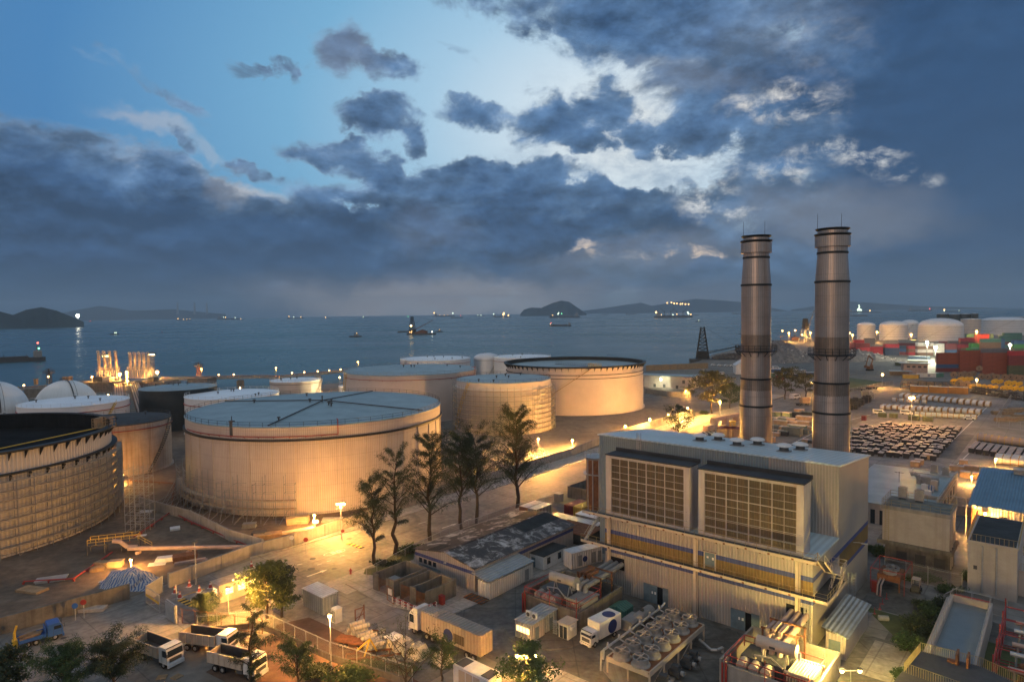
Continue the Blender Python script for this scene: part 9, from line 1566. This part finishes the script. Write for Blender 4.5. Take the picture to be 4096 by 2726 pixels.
lamp('lamp hidden behind the blue-roofed shed, lighting the yard gate', 'o', 1230, 800, 990, 2000, .25); lamp('lamp behind the warm-lit half of the blue shed roof', 'h', 2110, 1470, 1560, 3000, .3, group='lamps in the storage yard'); lamp('lamp between the far drums and the copper drums at the right edge', 'h', 2400, 1270, 1330, 8000, .4, group='lamps in the storage yard')
lamp('small lamp on the shore left of the lamplit cream tank', 'f', 805, 803, 880, 0, .5, bulb='bulb'); lamp('lamp behind the white-roofed tank, over its rim', 'e', 2155, 895, 985, 2000, .4); lamp('lamp on the far rim of the white-roofed tank before the sphere', 'e', 972, 958, 1010, 1500, .4); lamp('small hanging lamp under the scaffolding near the rusty tank', 'a', 835, 165, 230, 2600, .25)
# the flood of light on the cream tank's left side
l = bpy.data.lights.new('lamp_light', 'POINT'); l.energy = 14000*LM; l.color = (1, .72, .34); l.shadow_soft_size = .5; o = bpy.data.objects.new('lamp_light', l); COL.objects.link(o); qq = P('f', 930, 960, 6); o.location = qq
for i, (k, x, y, yb, pw) in enumerate((('e', 25, 893, 925, 500), ('e', 215, 874, 912, 500), ('e', 436, 797, 862, 400), ('e', 640, 847, 870, 700), ('e', 828, 797, 856, 900), ('e', 1075, 775, 845, 4000), ('e', 1412, 755, 815, 5000), ('e', 1808, 728, 795, 900), ('e', 1960, 780, 800, 500), ('e', 2095, 778, 798, 500), ('f', 235, 718, 800, 700), ('f', 377, 763, 788, 400), ('f', 487, 757, 778, 400), ('f', 607, 748, 768, 400), ('f', 710, 741, 758, 400), ('f', 812, 735, 750, 400), ('f', 970, 665, 760, 900), ('f', 600, 835, 890, 900))):
 g = P(k, x, yb, 3); h = max(1.5, top(k, x, y, g)-3); t = thing('jetty_lamp', '%s lamp from the left along the jetty' % (['first', 'second', 'third', 'fourth', 'fifth', 'sixth', 'seventh', 'eighth', 'ninth', 'tenth', 'eleventh', 'twelfth', 'thirteenth', 'fourteenth', 'fifteenth', 'sixteenth', 'seventeenth', 'eighteenth'][i]), 'lamp', g, 0, 'lamps along the jetty'); m = MB(); m.cyl((0, 0, 0), (0, 0, h), .12, None, 6); m.build('post', 'galv', t); m = MB(); m.ball((0, 0, h), 1.1 if pw > 3000 else .6, 8); m.build('bulb', 'bulb small', t)
 if pw > 600: l = bpy.data.lights.new('lamp_light', 'POINT'); l.energy = pw*2*LM; l.color = SOD; l.shadow_soft_size = .6; o = bpy.data.objects.new('lamp_light', l); COL.objects.link(o); o.parent = t; o.location = (0, -1.5, h-1)
for i, (x, y) in enumerate(((1135, 787), (1137, 808), (1139, 833), (1142, 872))): g = P('e', x, y+4, 3); m = MB(); m.ball((0, 0, 3), .8, 8); m.cyl((0, 0, 0), (0, 0, 3), .12, None, 6); o = solo(m, 'trestle_lamp', ['bulb small'], ['farthest', 'second farthest', 'second nearest', 'nearest'][i]+' lamp on the pipe trestle', 'lamp', g, 0, 'lamps on the pipe trestle'); l = bpy.data.lights.new('lamp_light', 'POINT'); l.energy = 5000*LM; l.color = SOD; lo = bpy.data.objects.new('lamp_light', l); COL.objects.link(lo); lo.parent = o; lo.location = (0, -1.5, 3.5)
for i, (x, y, yb, pw, b) in enumerate(((278, 371, 460, 0, 0), (333, 389, 465, 9000, 0), (388, 367, 465, 0, 0), (447, 405, 470, 0, 0), (520, 388, 470, 9000, 0), (570, 350, 470, 0, 0), (857, 390, 460, 0, 0), (880, 405, 465, 9000, 0), (1090, 380, 470, 6000, 0), (1383, 403, 500, 6000, 0), (1945, 375, 500, 16000, 0), (1520, 468, 620, 16000, 1), (1592, 513, 640, 9000, 1), (2232, 492, 640, 7000, 1))):
 g = P('h', x, yb); h = max(4, top('h', x, y, g)); t = thing('port_lamp', '%s %s port lamp from the left across the container port' % (['first', 'second', 'third', 'fourth', 'fifth', 'sixth', 'seventh', 'eighth', 'ninth', 'tenth', 'eleventh', 'twelfth', 'thirteenth', 'last'][i], 'orange' if not b else 'white'), 'lamp', g, 0, 'lamps across the port'); m = MB(); m.cyl((0, 0, 0), (0, 0, h), .25, None, 6); m.build('post', 'dark grey', t); m = MB(); m.ball((0, 0, h), 1.2, 8); m.build('bulb', 'bulb white' if b else 'bulb small', t)
 if pw: l = bpy.data.lights.new('lamp_light', 'POINT'); l.energy = pw*2.2*LM; l.color = (1, .9, .6) if b else SOD; l.shadow_soft_size = 1.; o = bpy.data.objects.new('lamp_light', l); COL.objects.link(o); o.parent = t; o.location = (0, -2, h-2)
t = thing('lit_settlement', 'string of orange lights on the far hill crest', 'hill lights', (0, 0, 0)); m = MB(); [m.ball(at('w', 1536+i*7+rn.uniform(-2, 2), 696+i*.5+rn.uniform(-1, 1), 12500), 16, 6) for i in range(8)]; m.build('lamps', 'ship light', t); q = at('w', 179, 726, 4200); m = MB(); m.ball((0, 0, 0), 9, 8); m.cyl((0, 0, -12), (0, 0, 0), 2, None, 6); solo(m, 'beacon', 'bulb white', 'white beacon light at the tip of the left headland', 'beacon', q)
for i, x in enumerate((409, 448, 476)): g = at('w', x, 718, 13900); h = top('w', x, 697, g)-g.z; m = MB(); m.cyl((0, 0, -40), (0, 0, h), 22, 14, 8); m.cyl((0, 0, h), (0, 0, h+8), 18, None, 8); solo(m, 'distant_chimney', 'grey paint', ['left', 'middle', 'right'][i]+' of three faint chimneys on the distant range', 'chimney', g, 0, 'faint chimneys on the horizon')
